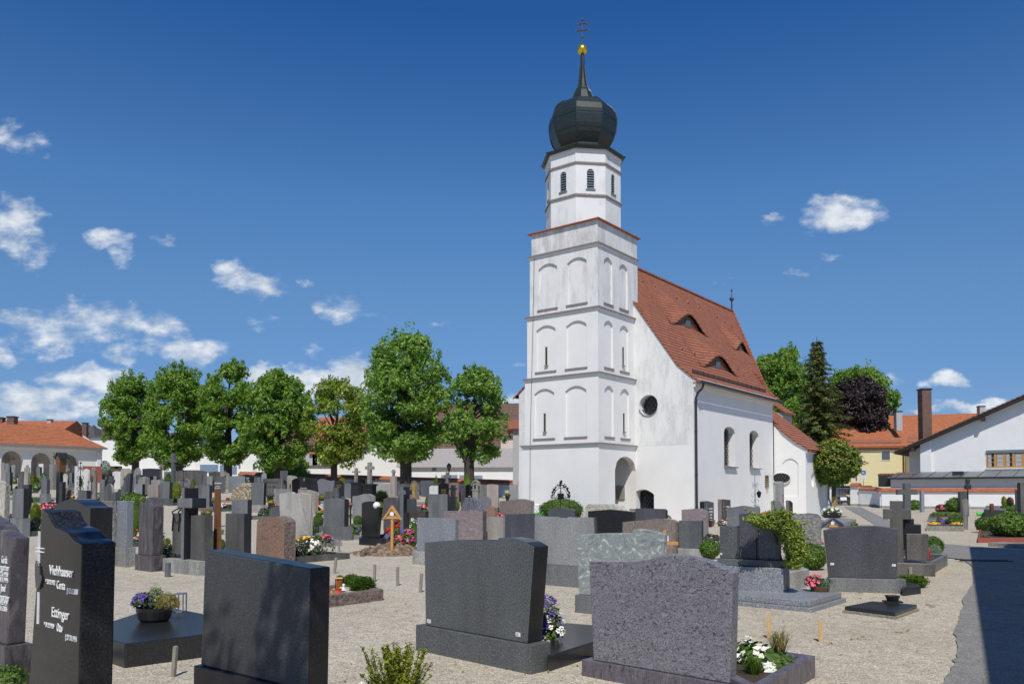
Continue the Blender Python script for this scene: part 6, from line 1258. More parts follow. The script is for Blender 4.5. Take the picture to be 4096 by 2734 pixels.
def spruce():
    Y = 96; rg = random.Random(5); k = kx(3272, 1700); P = Vector((k * Y, Y, 0)); o = empty('spruce_tree', 'tall dark spruce with ragged tiers behind the church annex', 'tree', P); s = Y / F; zt = zof(1346, Y); tm = MB(); tm.tube([(0, 0, 0), (0, 0, zt)], [.35, .03], 7); cr = MB(); z = zof(1820, Y); zb = z
    while z < zt - .2:
        f = (zt - z) / (zt - zb); r = 4.7 * f ** .85 + .1; n = 10
        for i in range(n):
            a = i * 6.283 / n + rg.uniform(-.3, .3); L = r * rg.uniform(.55, 1.2); tip = Vector((math.cos(a) * L, math.sin(a) * L, z - L * .24 + rg.uniform(-.1, .1))); tm.tube([(0, 0, z + .1), tip], [.04, .01], 3)
            m = int(14 + L * 34)
            for j in range(m):
                t = (j + rg.random()) / m; p = Vector((0, 0, z + .1)).lerp(tip, t); w = .55 * (1 - t * .6)
                q = p + Vector((rg.uniform(-w, w), rg.uniform(-w, w), rg.uniform(-.34, .03))); cr.leaf(q, (math.cos(a) * .3 + rg.uniform(-.5, .5), math.sin(a) * .3 + rg.uniform(-.5, .5), 1), rg.uniform(.15, .28), 0, .4, rg)
        z += .46 + .2 * rg.random()
    tm.build('trunk', 'bark', o); cr.build('crown', 'leaf_spruce', o)
spruce()
def ball_maple():
    Y = 49.5; rg = random.Random(3); P = Vector((kx(3336, 2040) * Y, Y, 0)); o = empty('ball_maple', 'small maple clipped to a ball on a lichen-yellow trunk beside the path', 'tree', P); s = Y / F; c = (3339 - 3336) * s; zc = zof(1852, Y); r = 100 * s
    t = MB(); t.tube([(0, 0, -.1), (0, 0, zof(1985, Y))], [.17, .14], 9); t.build('trunk', 'lichen_bark', o); t = MB(); t.tube([(0, 0, zof(1985, Y)), (.02, 0, zof(1925, Y)), (.03, 0, zc)], [.14, .13, .06], 9)
    for i in range(9): a = i * .7; t.tube([(0, 0, zc - .9), (math.cos(a) * 1.0, math.sin(a) * 1.0, zc + rg.uniform(-.2, .8))], [.05, .015], 4)
    t.build('upper_trunk', 'bark', o)
    m = MB()
    for i in range(150):
        z = rg.uniform(-1, 1); a = rg.uniform(0, 6.283); q = math.sqrt(1 - z * z); R_ = r * (.9 if z > 0 else .92) * rg.uniform(.86, 1.0); zz = z * R_ * (1.0 if z > -.5 else .92)
        cards(m, (c + math.cos(a) * q * R_ * 1.02, math.sin(a) * q * R_, zc + zz), (.3, .3, .2), 52, .085, rg, 0, .8, up=.6)
    cards(m, (c, 0, zc), (r * .9, r * .9, r * .86), 4200, .1, rg, .6)
    m.build('crown', 'leaf_maple', o)
    m = MB()
    for i in range(420):
        z = rg.uniform(-.2, 1); a = rg.uniform(0, 6.283); q = math.sqrt(1 - z * z); m.leaf((c + math.cos(a) * q * r * 1.03, math.sin(a) * q * r * 1.03, zc + z * r * 1.0), (math.cos(a), math.sin(a), z + .5), .07, 0, .7, rg)
    m.build('young_shoots', 'leaf_maple_red', o)
ball_maple()
# a tree behind the camera whose twigs dapple the black headstone
def shade_tree():
    rg = random.Random(9); o = empty('broadleaf_tree', 'leafy tree behind the camera, only its dappled shade is in view', 'tree', (-3.2, -3.6, 0)); t = MB(); t.tube([(0, 0, 0), (.1, .3, 3), (.6, 1.6, 5.2), (1.3, 3.8, 6.3)], [.22, .18, .1, .03], 8); t.build('trunk', 'bark', o); m = MB()
    for i in range(17): cards(m, (1.4 + rg.uniform(-.7, .75), 4.3 + rg.uniform(-.9, .55), 6.0 + rg.uniform(-.5, .6)), (.42, .42, .3), 150, .07, rg)
    m.build('crown', 'leaf_tree', o)
shade_tree()
# ------------------------------------------------ plants, flowers, grave furniture
def place(px, yb, Y=None):
    if Y: k = kx(px, yb); return Vector((k * Y, Y, zg(k * Y, Y)))
    return ground(px, yb)
def bush(label, x0, x1, yt, yb, leafm, Y=None, lf=None, dens=1., ratio=.55, cat='bush', name='bush', spiky=0, flat=1., group=None, flowers=None, fn=30, hz=None, raised=False):
    rg = random.Random(int(x0 * 13 + yt)); P = place((x0 + x1) / 2, yb, Y)
    if Y and not raised:
        Pg = ground((x0 + x1) / 2, yb)
        if Pg.y < 75 and .5 < Pg.y / Y < 2.6: P = Pg
    s = P.y / F; w = (x1 - x0) * s / 2; zt = zof(yt, P.y) - P.z; zb = max(0.0, zof(yb, P.y) - P.z); zb = zb if raised else 0.0; h = (zt - zb) / 2
    cz = zb + h; lf = lf or max(.012, min(.09, w * .11)); d = w * flat
    m = MB(); area = 4 * math.pi * ((w * d) ** .8 + (w * h) ** .8 + (d * h) ** .8) / 3; n = int(min(9000, 1.9 * dens * area / (lf * lf * ratio * 1.6)) + 60)
    lumps = [(rg.uniform(-1, 1), rg.uniform(-1, 1), rg.uniform(-1, 1)) for _ in range(9)]
    for i in range(n):
        z = rg.uniform(-.9, 1); a = rg.uniform(0, 6.283); q = math.sqrt(1 - z * z); v = Vector((q * math.cos(a), q * math.sin(a), z)); r = rg.uniform(.72, 1.0) ** .5
        r *= 1 + .12 * sum(max(0, v.dot(Vector(l).normalized()) - .8) * 2 for l in lumps) - .06 + (rg.random() ** 6) * .16 * (1 + spiky)
        p = (v.x * w * r, v.y * d * r, cz + v.z * h * r); dr = v * .9 + Vector((rg.uniform(-1, 1), rg.uniform(-1, 1), rg.uniform(-.5, 1))) * .7
        if spiky: dr = dr.cross(Vector((rg.uniform(-1, 1), rg.uniform(-1, 1), 0))) 
        m.leaf(p, dr, lf * rg.uniform(.6, 1.3), 0, ratio, rg)
    c = MB(); c.lathe([(.01, cz - h * .85)] + [(w * .8 * math.cos(R(t)), cz + h * .82 * math.sin(R(t))) for t in range(-60, 90, 15)] + [(.01, cz + h * .82)], 12)
    k = len(m.v)
    for v in c.v: m.v.append((v[0], v[1] * flat, v[2]))
    for f in c.f: m.f.append(tuple(k + i for i in f)); m.m.append(0)
    if zb > .12: m.tube([(0, 0, -.02), (0, 0, cz)], min(.04, w * .1), 5)
    if not flowers: o = m.build(name, leafm, None, P); return tag(o, label, cat, group)
    o = empty(name, label, cat, P, 0, group); m.build('foliage', leafm, o); f = MB()
    for i in range(fn):
        z = rg.uniform(-.2, 1); a = rg.uniform(0, 6.283); q = math.sqrt(1 - z * z); fs = lf * 1.0; pc = Vector((q * math.cos(a) * w, q * math.sin(a) * d, cz + z * h)) * 1.0
        for j in range(3): f.leaf(pc + Vector((rg.uniform(-1, 1), rg.uniform(-1, 1), rg.uniform(-.3, .8))) * fs * .5, (q * math.cos(a), q * math.sin(a), z + .4), fs * .8, 0, .9, rg)
    f.build('blossoms', flowers, o); return o
def tuft(label, x0, x1, yt, yb, mats, Y=None, n=160, zoff=0, arch_=.5, cat='grass tuft', name='grass_tuft', P=None, H=None, W=None):
    rg = random.Random(int(x0 + yt)); 
    if P is None: P = place((x0 + x1) / 2, yb, Y); s = P.y / F; W = (x1 - x0) * s / 2; H = max(.08, (yb - yt) * s); P.z += zoff
    m = MB()
    for i in range(n):
        a = rg.uniform(0, 6.283); L = H * rg.uniform(.6, 1.1); o_ = W * rg.uniform(.1, 1) ; wd = max(.0035, L * .014); ax = Vector((math.cos(a), math.sin(a), 0)); sd = Vector((-ax.y, ax.x, 0)) * wd; p0 = ax * W * .12; p1 = ax * o_ * .5 + Vector((0, 0, L * .75)); p2 = ax * o_ + Vector((0, 0, L * (1 - arch_ * rg.random())))
        k = len(m.v); m.v += [tuple(p0 - sd), tuple(p0 + sd), tuple(p1 + sd * .8), tuple(p1 - sd * .8), tuple(p2)]; m.f += [(k, k + 1, k + 2, k + 3), (k + 3, k + 2, k + 4)]; m.m += [0, 0]
    return tag(m.build(name, mats, None, P), label, cat)
def ledger(label, top, h, mat, base=None, cat='grave slab', name='grave_slab', fill=None, group=None, key=None, edge=.14, yb_is=None):
    """top: picture corners of the upper surface, all at height h above the ground"""
    P0 = onz(top[0][0], top[0][1], h + 0); c = sum((onz(x, y, h) for x, y in top), Vector()) / len(top); c.z = 0; q = [onz(x, y, h) - c for x, y in top]
    if fill:
        o = empty(name, label, cat, c, 0, group); ce_ = sum(q, Vector()) / len(q); inn = []
        for p in q: d = (ce_ - p); inn.append(p + d.normalized() * edge * 1.4)
        n = len(q)
        for i in range(n):
            j = (i + 1) % n; m = MB(); m.prism([(q[i].x, q[i].y, -.05), (q[j].x, q[j].y, -.05), (inn[j].x, inn[j].y, -.05), (inn[i].x, inn[i].y, -.05)], (0, 0, h + .05)); m.build('kerb_stone', mat, o, bevel=.006)
        s_ = MB(); s_.poly([(p.x, p.y, h * .75) for p in inn]); s_.build('earth', fill, o)
    elif base:
        o = empty(name, label, cat, c, 0, group); m = MB(); m.prism([(p.x, p.y, h * .45) for p in q], (0, 0, h * .55)); m.build('slab', mat, o, bevel=.008); m = MB(); m.prism([(p.x * 1.07, p.y * 1.07, -.05) for p in q], (0, 0, h * .45 + .048)); m.build('base', base, o, bevel=.006)
    else: m = MB(); m.prism([(p.x, p.y, -.05) for p in q], (0, 0, h + .05)); o = tag(m.build(name, mat, None, c, bevel=.012), label, cat, group)
    return o
# stakes
for i, (xt, yt, xb, yb, w, mt, lb) in enumerate(((702, 2582, 691, 2706, 17, 'stake_wood', 'weathered stake between the praying-hands stone and the big black headstone'), (1345, 2229, 1336, 2292, 11, 'stake_wood', 'leaning grey stake furthest left of the row behind the lantern grave'), (1499, 2256, 1496, 2324, 11, 'stake_wood', 'grey stake right of the two low junipers'), (1590, 2266, 1590, 2341, 11, 'stake_wood', 'upright grey stake in the middle of the gravel, below the earth mound'),
      (1686, 2292, 1680, 2368, 12, 'stake_wood', 'leaning grey stake close to the stepped grey headstone'), (1290, 2157, 1290, 2201, 7, 'stake_wood', 'thin stake before the flower kerb, left one'), (1355, 2159, 1357, 2205, 7, 'stake_wood', 'thin stake before the flower kerb, right one'), (3076, 2461, 3076, 2552, 15, 'new_wood', 'fresh yellow wooden stake next to the purple headstone'), (3283, 2480, 3284, 2569, 16, 'new_wood', 'fresh yellow wooden stake standing alone on the gravel'),
      (3643, 2266, 3643, 2303, 11, 'stake_wood', 'grey stake behind the low juniper mat'), (1034, 2043, 1033, 2068, 5, 'stake_wood', 'thin stake in front of the leaning two-tone headstone'))):
    P = ground(xb, yb); s = P.y / F; H = zof(yt, P.y) - P.z; lean = (xt - xb) * s; m = MB(); hw = w * s / 2; m.prism([(-hw, -.012, -.05), (hw, -.012, -.05), (hw + lean, -.012, H), (-hw * .6 + lean, -.012, H + .004), (-hw + lean, -.012, H - .01)], (0, .03, 0)); tag(m.build('wooden_stake', mt, None, P, R(-20), bevel=.003), lb, 'stake', 'wooden stakes in the gravel')
# --- slabs and kerbs
ledger('polished black grave slab carrying a planter bowl, left foreground', [(330, 2520), (500, 2572), (870, 2528), (812, 2452), (640, 2420)], .23, 'polished')
ledger('pale granite grave slab with metal lettering and cross, right of the purple headstone', [(2880, 2372), (3238, 2402), (3366, 2367), (2960, 2329)], .15, 'silver', 'silver')
ledger('small dark polished grave slab on rough base, right foreground', [(3378, 2423), (3580, 2447), (3668, 2416), (3488, 2402)], .09, 'polished', 'weathered')
ledger('polished black slab behind the stepped grey headstone', [(2188, 2622), (2420, 2552), (2400, 2500), (2215, 2484)], .15, 'polished')
ledger('violet granite planter bed with grasses, beside the purple headstone', [(3261, 2620), (3020, 2752), (2760, 2640), (2940, 2577)], .19, 'purplebase', fill='soil_dark', edge=.12, cat='grave border', name='grave_border')
ledger('rough pink granite kerb with junipers and lantern', [(1534, 2355), (1230, 2392), (1180, 2352), (1450, 2325)], .17, 'roughpink', fill='gravel', edge=.13, cat='grave border', name='grave_border')
ledger('concrete kerb with mixed flowers behind the thin stakes', [(1370, 2163), (1180, 2172), (1150, 2150), (1320, 2146)], .16, 'concrete', fill='soil_dark', edge=.12, cat='grave border', name='grave_border')
ledger('grey granite kerb running out to the right of the stacked block cross', [(3728, 2247), (3590, 2245), (3640, 2205), (3790, 2216)], .24, 'grey', fill='soil_dark', edge=.14, cat='grave border', name='grave_border')
ledger('dark kerb with a mat of juniper, right of the wide slate headstone', [(3612, 2352), (3684, 2344), (3650, 2326), (3600, 2330)], .12, 'polished', cat='grave border', name='grave_border')
ledger('long pale granite slab with white flower bowl near the path', [(3278, 2083), (3372, 2090), (3425, 2075), (3330, 2066)], .28, 'lightgrey')
ledger('split-stone kerb with yellow and violet pansies, right', [(3704, 2102), (3856, 2104), (3850, 2078), (3720, 2078)], .2, 'weathered', fill='soil_dark', edge=.16, cat='grave border', name='grave_border')
ledger('grey kerb with ground cover before the big round bush, right', [(3712, 2068), (3855, 2068), (3850, 2046), (3730, 2046)], .22, 'grey', fill='soil_dark', edge=.2, cat='grave border', name='grave_border')
ledger('reddish brick-edged bed with laurel at the right edge', [(3912, 2152), (4180, 2150), (4170, 2085), (3925, 2090)], .14, 'brick_red', fill='soil_dark', edge=.2, cat='grave border', name='grave_border')
ledger('low weathered concrete kerb strip at the right edge', [(3952, 2168), (4150, 2180), (4180, 2172), (4000, 2165)], .12, 'weathered', cat='grave border', name='grave_border')
ledger('pale kerb right of the three-panel monument', [(3134, 2292), (3236, 2275), (3200, 2258), (3120, 2268)], .3, 'concrete', cat='grave border', name='grave_border')
ledger('concrete bed with dark groundcover beside the brown-streaked slab', [(1292, 2130), (1200, 2135), (1210, 2110), (1285, 2108)], .3, 'concrete', fill='soil_dark', edge=.14, cat='grave border', name='grave_border')
ledger('grey stepped grave base at the far right with flower bowls', [(3935, 2036), (4020, 2040), (4030, 2022), (3945, 2020)], .5, 'polgrey')
# metal lettering and cross on the pale slab
P = onz(3070, 2366, .125); m = MB(); rg = random.Random(2)
for i in range(30): x = -.75 + i * .05; m.box(x, x + .035, -.02 + rg.uniform(-.01, .01), .05 + rg.uniform(-.02, .02), 0, .012)
tag(m.build('metal_lettering', 'bronze', None, P, R(-10)), 'rusty metal lettering lying on the pale granite slab', 'lettering')
P = onz(3205, 2377, .125); m = MB(); m.box(-.22, .22, -.025, .025, 0, .015); m.box(-.07, -.02, -.16, .16, .0005, .0155); tag(m.build('flat_cross', 'letter_dark', None, P, R(15)), 'flat dark metal cross on the pale granite slab', 'cross')
P = onz(3052, 2342, .12); m = MB(); m.lathe([(.05, 0), (.09, .09), (.1, .1), (.08, .1), (.04, .02)], 14); tag(m.build('metal_bowl', 'bronze', None, P), 'small rusty bowl on the pale granite slab', 'bowl')
P = onz(3570, 2407, .09); m = MB(); m.box(-.11, .11, -.08, .08, 0, .02); m.lathe([(.07, .02), (.1, .09), (.09, .09), (.05, .03)], 10); tag(m.build('grave_lamp', 'planter_black', None, P), 'black bowl lamp on the small dark slab', 'lamp')
# --- planter bowl on the black slab
def bowl(label, px, py, z, r, h, mat, foot=True, n=20):
    P = onz(px, py, z) if z is not None else ground(px, py); m = MB(); pr = [(r * .72, 0), (r * .86, h * .2), (r * .98, h * .75), (r, h), (r * .93, h), (r * .88, h * .7), (.01, h * .68)]; m.lathe(pr, n); o = empty('planter_bowl', label, 'planter', P); m.build('bowl', mat, o, smooth=False); e = MB(); e.lathe([(.01, h * .8), (r * .9, h * .8)], 12, cap=False); e.build('earth', 'soil_dark', o); return P
def bush_at(label, P, w, h, leafm, lf, n=700, flowers=None, fn=40, cat='flowers', name='flower_clump', zo=0, spike=0, flat=1.):
    rg = random.Random(int(abs(P.x * 100) + n)); m = MB()
    for i in range(n):
        z = rg.uniform(-.2, 1); a = rg.uniform(0, 6.283); q = math.sqrt(max(0, 1 - z * z)); r = rg.uniform(.3, 1) ** .5 * (1 + .25 * rg.random() ** 3); v = Vector((q * math.cos(a), q * math.sin(a) * flat, z)); m.leaf((v.x * w * r, v.y * w * r, h * .2 + v.z * h * .8 * r), v + Vector((rg.uniform(-1, 1), rg.uniform(-1, 1), rg.uniform(-.3, 1))) * (.7 if not spike else 2), lf * rg.uniform(.6, 1.3), 0, .5 if not spike else .18, rg)
    o = empty(name, label, cat, P + Vector((0, 0, zo))); m.build('foliage', leafm, o)
    if flowers:
        f = MB()
        for i in range(fn):
            z = rg.uniform(-.1, 1); a = rg.uniform(0, 6.283); q = math.sqrt(max(0, 1 - z * z)); v = Vector((q * math.cos(a) * w, q * math.sin(a) * w * flat, h * .2 + z * h * .85)) * 1.02; fs = lf * 1.1
            for j in range(5): b = j * 1.257 + rg.random(); f.leaf(v + Vector((math.cos(b), math.sin(b) * .5, math.sin(b))) * fs * .55, v.normalized() + Vector((0, -.4, .5)), fs * .6, 0, .85, rg)
        f.build('blossoms', flowers, o)
    return o
P = bowl('round dark planter bowl on the polished black slab', 618, 2482, .23, .185, .15, 'planter_black')
bush_at('violet pansies in the left of the dark bowl', P + Vector((-.12, -.02, .14)), .1, .16, 'leaf_dark', .022, 350, 'petal_purple', 36); bush_at('dwarf juniper in the middle of the dark bowl', P + Vector((0, .02, .14)), .09, .22, 'leaf_box', .02, 700, spike=1, cat='plant'); bush_at('browning heather in the right of the dark bowl', P + Vector((.13, 0, .13)), .12, .16, 'heather', .024, 900, spike=1, cat='plant')
P = onz(722, 2445, .23); m = MB(); [m.box(a, a + .012, b, b + .012, 0, .2) for a in (-.05, .04) for b in (-.05, .04)]; m.box(-.05, .052, -.05, .052, .2, .215); m.box(-.05, .052, -.05, .052, 0, .012); tag(m.build('grave_lantern', 'galv', None, P), 'clear steel lantern frame behind the dark planter bowl', 'lantern')
P = bowl('brown metal flower bowl on the pale granite slab', 3280, 2372, .118, .14, .12, 'planter_brown')
bush_at('pink begonias in the brown metal bowl', P + Vector((-.06, .03, .11)), .15, .15, 'leaf_dark', .026, 300, 'petal_pink', 34); tuft('blue-green ornamental grass spilling from the brown metal bowl', 0, 0, 0, 0, 'leaf_bluegrass', P=P + Vector((.06, -.04, .1)), H=.15, W=.2, n=420, arch_=1.6)
P = bowl('wide black bowl on the long pale slab near the path', 3327, 2070, .28, .5, .28, 'planter_black'); bush_at('white flowers in the wide black bowl', P + Vector((0, 0, .2)), .45, .3, 'leaf_box', .07, 260, 'petal_white', 40)
P = onz(2192, 2560, .15); bush_at('violet and white pansies behind the stepped grey headstone', P, .13, .4, 'leaf_box', .028, 420, 'petal_purple', 60); bush_at('white pansies among the violet ones', P + Vector((.05, -.05, .05)), .1, .25, 'leaf_box', .024, 120, 'petal_white', 16)
# --- violet planter bed filling
tuft('dry striped grass tuft in the violet planter bed', 3090, 3190, 2560, 2650, 'leaf_tan', P=onz(3118, 2638, .16), H=.28, W=.22, n=170, arch_=.5); bush_at('broad hosta leaves in the violet planter bed', onz(3060, 2665, .13), .24, .14, 'leaf_box', .06, 150, 'petal_white', 7, cat='plant'); bush_at('white primroses in the corner of the violet planter bed', onz(3000, 2640, .13), .2, .16, 'leaf_box', .05, 120, 'petal_white', 5)
tuft('green grass tuft in the violet planter bed', 3000, 3060, 2600, 2720, 'leaf_box', P=onz(3015, 2700, .13), H=.18, W=.2, n=160, arch_=.6)
# --- bottom centre box shrub
P = ground(1585, 2790); o = empty('box_shrub', 'young box shrub with upright sprigs at the bottom edge', 'shrub', P); m = MB(); rg = random.Random(4); st = MB()
for i in range(95):
    a = rg.uniform(0, 6.28); L = rg.uniform(.1, .4); rr = rg.uniform(.0, .24); b0 = Vector((math.cos(a) * rr * .5, math.sin(a) * rr * .5, 0)); tp = Vector((math.cos(a) * rr * 1.2, math.sin(a) * rr * 1.2, L)); st.tube([b0, tp], .003, 3)
    for j in range(int(L * 260)): q = b0.lerp(tp, rg.uniform(.15, 1.02)); m.leaf(q + Vector((rg.uniform(-1, 1), rg.uniform(-1, 1), rg.uniform(-.2, 1))) * .014, (rg.uniform(-1, 1), rg.uniform(-1, 1), rg.uniform(0, 1.4)), rg.uniform(.010, .018), 0, .55, rg)
m.build('foliage', 'leaf_lime', o); st.build('stems', 'bark', o)
bush_at('white flowers at the foot of the young box shrub', ground(1465, 2775), .1, .07, 'leaf_box', .02, 160, 'petal_white', 20); bush_at('low dark green plants right of the young box shrub', ground(1655, 2765), .12, .05, 'leaf_dark', .02, 200, cat='plant')
bush_at('green cushion plant at the bottom left corner', onz(20, 2735, .1), .16, .14, 'leaf_box', .02, 500, cat='plant')
# --- near-middle plants
B = bush
B('left of two low junipers in the rough pink kerb', 1372, 1440, 2298, 2352, 'leaf_box', Y=12.5, raised=True, flat=.8, spiky=1, ratio=.3); B('right of two low junipers in the rough pink kerb', 1400, 1498, 2306, 2364, 'leaf_box', Y=12.0, raised=True, flat=.8, spiky=1, ratio=.3)
P = onz(1358, 2358, .16); o = empty('grave_lantern', 'bronze lantern with amber glass in the rough pink kerb', 'lantern', P); m = MB(); m.box(-.05, .05, -.05, .05, 0, .02); [m.box(a, a + .012, b, b + .012, .02, .17) for a in (-.055, .043) for b in (-.055, .043)]; m.lathe([(.085, .17), (.07, .19), (.02, .215), (.005, .23)], 4, ph=R(45)); m.build('frame', 'bronze', o); m = MB(); m.box(-.04, .04, -.04, .04, .02, .168); m.build('glass', 'amber', o)
P = onz(1374, 2360, .17); m = MB(); m.lathe([(.03, 0), (.026, .03), (.016, .05), (.02, .065), (.022, .08), (.012, .098), (.002, .1)], 10); m.tube([(-.02, 0, .05), (-.05, -.02, .035)], .007, 5); m.tube([(.0, -.02, .01), (.05, -.03, .008)], .01, 5); tag(m.build('angel_figurine', 'paint_white', None, P), 'tiny white angel figurine before the bronze lantern', 'figurine')
bush_at('dark red houseleeks in the rough pink kerb', onz(1332, 2368, .15), .12, .04, 'leaf_maple_red', .015, 150, 'petal_red', 30)
bush_at('pink heather at the end of the flower kerb', ground(1300, 2166), .22, .2, 'leaf_box', .04, 140, 'petal_pink', 40); bush_at('yellow pansies in the flower kerb', ground(1215, 2172), .28, .2, 'leaf_box', .04, 140, 'petal_yellow', 40); bush_at('green dwarf plant in the flower kerb', ground(1262, 2168), .25, .25, 'leaf_box', .04, 350, cat='plant'); P = ground(1236, 2160); m = MB(); m.box(-.07, .07, -.07, .07, .1, .4); tag(m.build('grave_lantern', 'bronze', None, P), 'small bronze lantern in the flower kerb', 'lantern')
# earth mound with new wooden cross
def mound():
    P = ground(1565, 2215); m = MB(); rg = random.Random(8); n, k = 26, 9; rx, ry, h = 1.0, .7, .26
    for j in range(k + 1):
        for i in range(n):
            a = 6.283 * i / n; f = j / k; z = h * (1 - f ** 1.6) * (1 + rg.uniform(-.22, .22)) ; r = f * (1 + .12 * math.sin(a * 3) + rg.uniform(-.05, .05)); m.v.append((math.cos(a) * r * rx, math.sin(a) * r * ry, max(-.02, z + rg.uniform(-.03, .03)) if j < k else -.03))
    for j in range(k):
        for i in range(n): q = (i + 1) % n; m.f.append((j * n + i, (j + 1) * n + i, (j + 1) * n + q, j * n + q)); m.m.append(0)
    for i in range(60): a = rg.uniform(0, 6.28); r = rg.uniform(.5, 1.25); s = rg.uniform(.02, .07); x, y = math.cos(a) * r * rx, math.sin(a) * r * ry; z = max(0, h * (1 - min(r, 1) ** 1.6)); m.lathe([(s * .5, z - s), (s, z), (s * .4, z + s * .8)], 5, (x, y), ph=rg.random())
    o = m.build('earth_mound', 'soil', None, P); o['kind'] = 'structure'
mound()
def roof_cross():
    Y = 20.1; P = Vector((kx(1572, 2150) * Y, Y - .2, 0)); o = empty('wooden_cross', 'new pale wooden grave cross with a triangular roof, standing in the earth mound', 'grave cross', P, R(-12)); Z = lambda y: zof(y, Y); s = Y / F; m = MB(); m.box(-5 * s, 5 * s, 0, .06, 0, Z(2026)); m.build('post', 'pine', o, bevel=.004); m = MB(); m.box(-33 * s, 33 * s, -.012, .055, Z(2073), Z(2062)); m.build('crossbar', 'pine', o, bevel=.004)
    for sg_ in (-1, 1):
        m = MB(); m.prism([(0, -.03, Z(2019)), (sg_ * 39 * s, -.03, Z(2075)), (sg_ * 31 * s, -.03, Z(2075)), (0, -.03, Z(2032))], (0, .12, 0)); m.build('roof_board', 'pine', o, bevel=.003)
    m = MB(); m.box(-.05, .05, -.02, -.001, Z(2060), Z(2046)); m.build('name_card', 'paint_white', o)
roof_cross()
for (x0, x1, yt, yb, fl, lf_, lb) in ((1535, 1580, 2110, 2150, 'petal_red', 'leaf_dark', 'dark red flowers left of the new wooden cross'), (1576, 1612, 2140, 2192, 'petal_pink', 'leaf_box', 'pink roses right of the new wooden cross'), (1612, 1660, 2110, 2190, 'petal_magenta', 'leaf_box', 'magenta and pink wreath flowers in front of the speckled block headstone'), (1628, 1668, 2072, 2120, 'petal_white', 'leaf_box', 'white mallow blossoms behind the new wooden cross'), (1577, 1600, 2080, 2130, 'petal_red', 'leaf_dark', 'red blossoms just right of the cross post')):
    B(lb, x0, x1, yt, yb + 16, lf_, Y=20.6, flowers=fl, fn=46, cat='flowers', name='flower_clump', lf=.05)
B('yellow-green fern-like conifer behind the new wooden cross', 1596, 1634, 2050, 2140, 'leaf_lime', Y=21.2, spiky=1, ratio=.3); B('green grave plants beside the speckled block headstone', 1640, 1670, 2090, 2190, 'leaf_bush', Y=20.9)
def simple_cross(label, xc, yt, yb, Y, x0, x1, ya, yb2, w, mat, ang=0, tilt=0, ribbon=False):
    P = Vector((kx(xc, yb) * Y, Y, zg(kx(xc, yb) * Y, Y))); o = empty('wooden_cross', label, 'grave cross', P, R(ang)); Z = lambda y: zof(y, Y) - P.z; s = Y / F; m = MB(); m.prism([(-w * s / 2, 0, 0), (w * s / 2, 0, 0), (w * s / 2 - .02, 0, Z(yt)), (-w * s / 2 - .02, 0, Z(yt) - .02)], (0, .05, 0)); m.build('post', mat, o, bevel=.004); m = MB(); m.box((x0 - xc) * s, (x1 - xc) * s, -.02, .045, Z(yb2), Z(ya)); m.build('crossbar', mat, o, bevel=.004)
    m = MB(); m.box(-.04, .05, -.03, -.021, Z(ya) + .01, Z(ya) + .1); m.build('name_card', 'paint_white', o)
    if ribbon:
        for sg_ in (-1, 1): r = MB(); r.tube([(0, -.04, Z(yt) - .01), (sg_ * .22, -.05, Z(yt) - .16), (sg_ * .36, -.06, Z(yb2) - .08)], [.03, .045, .02], 6); r.build('mourning_ribbon', 'ribbon', o)
simple_cross('light wooden cross half hidden behind the green swirled headstone', 2664, 2116, 2260, 13.2, 2640, 2713, 2165, 2178, 11, 'pine', ang=-20); simple_cross('small reddish wooden cross amid the shrub by the church', 3130, 2026, 2110, 30, 3120, 3141, 2047, 2054, 4, 'pine', ang=30); simple_cross('orange wooden cross draped with a dark ribbon, behind the slate headstone', 3329, 2070, 2165, 21.5, 3317, 3359, 2099, 2107, 8, 'pine', ribbon=True)
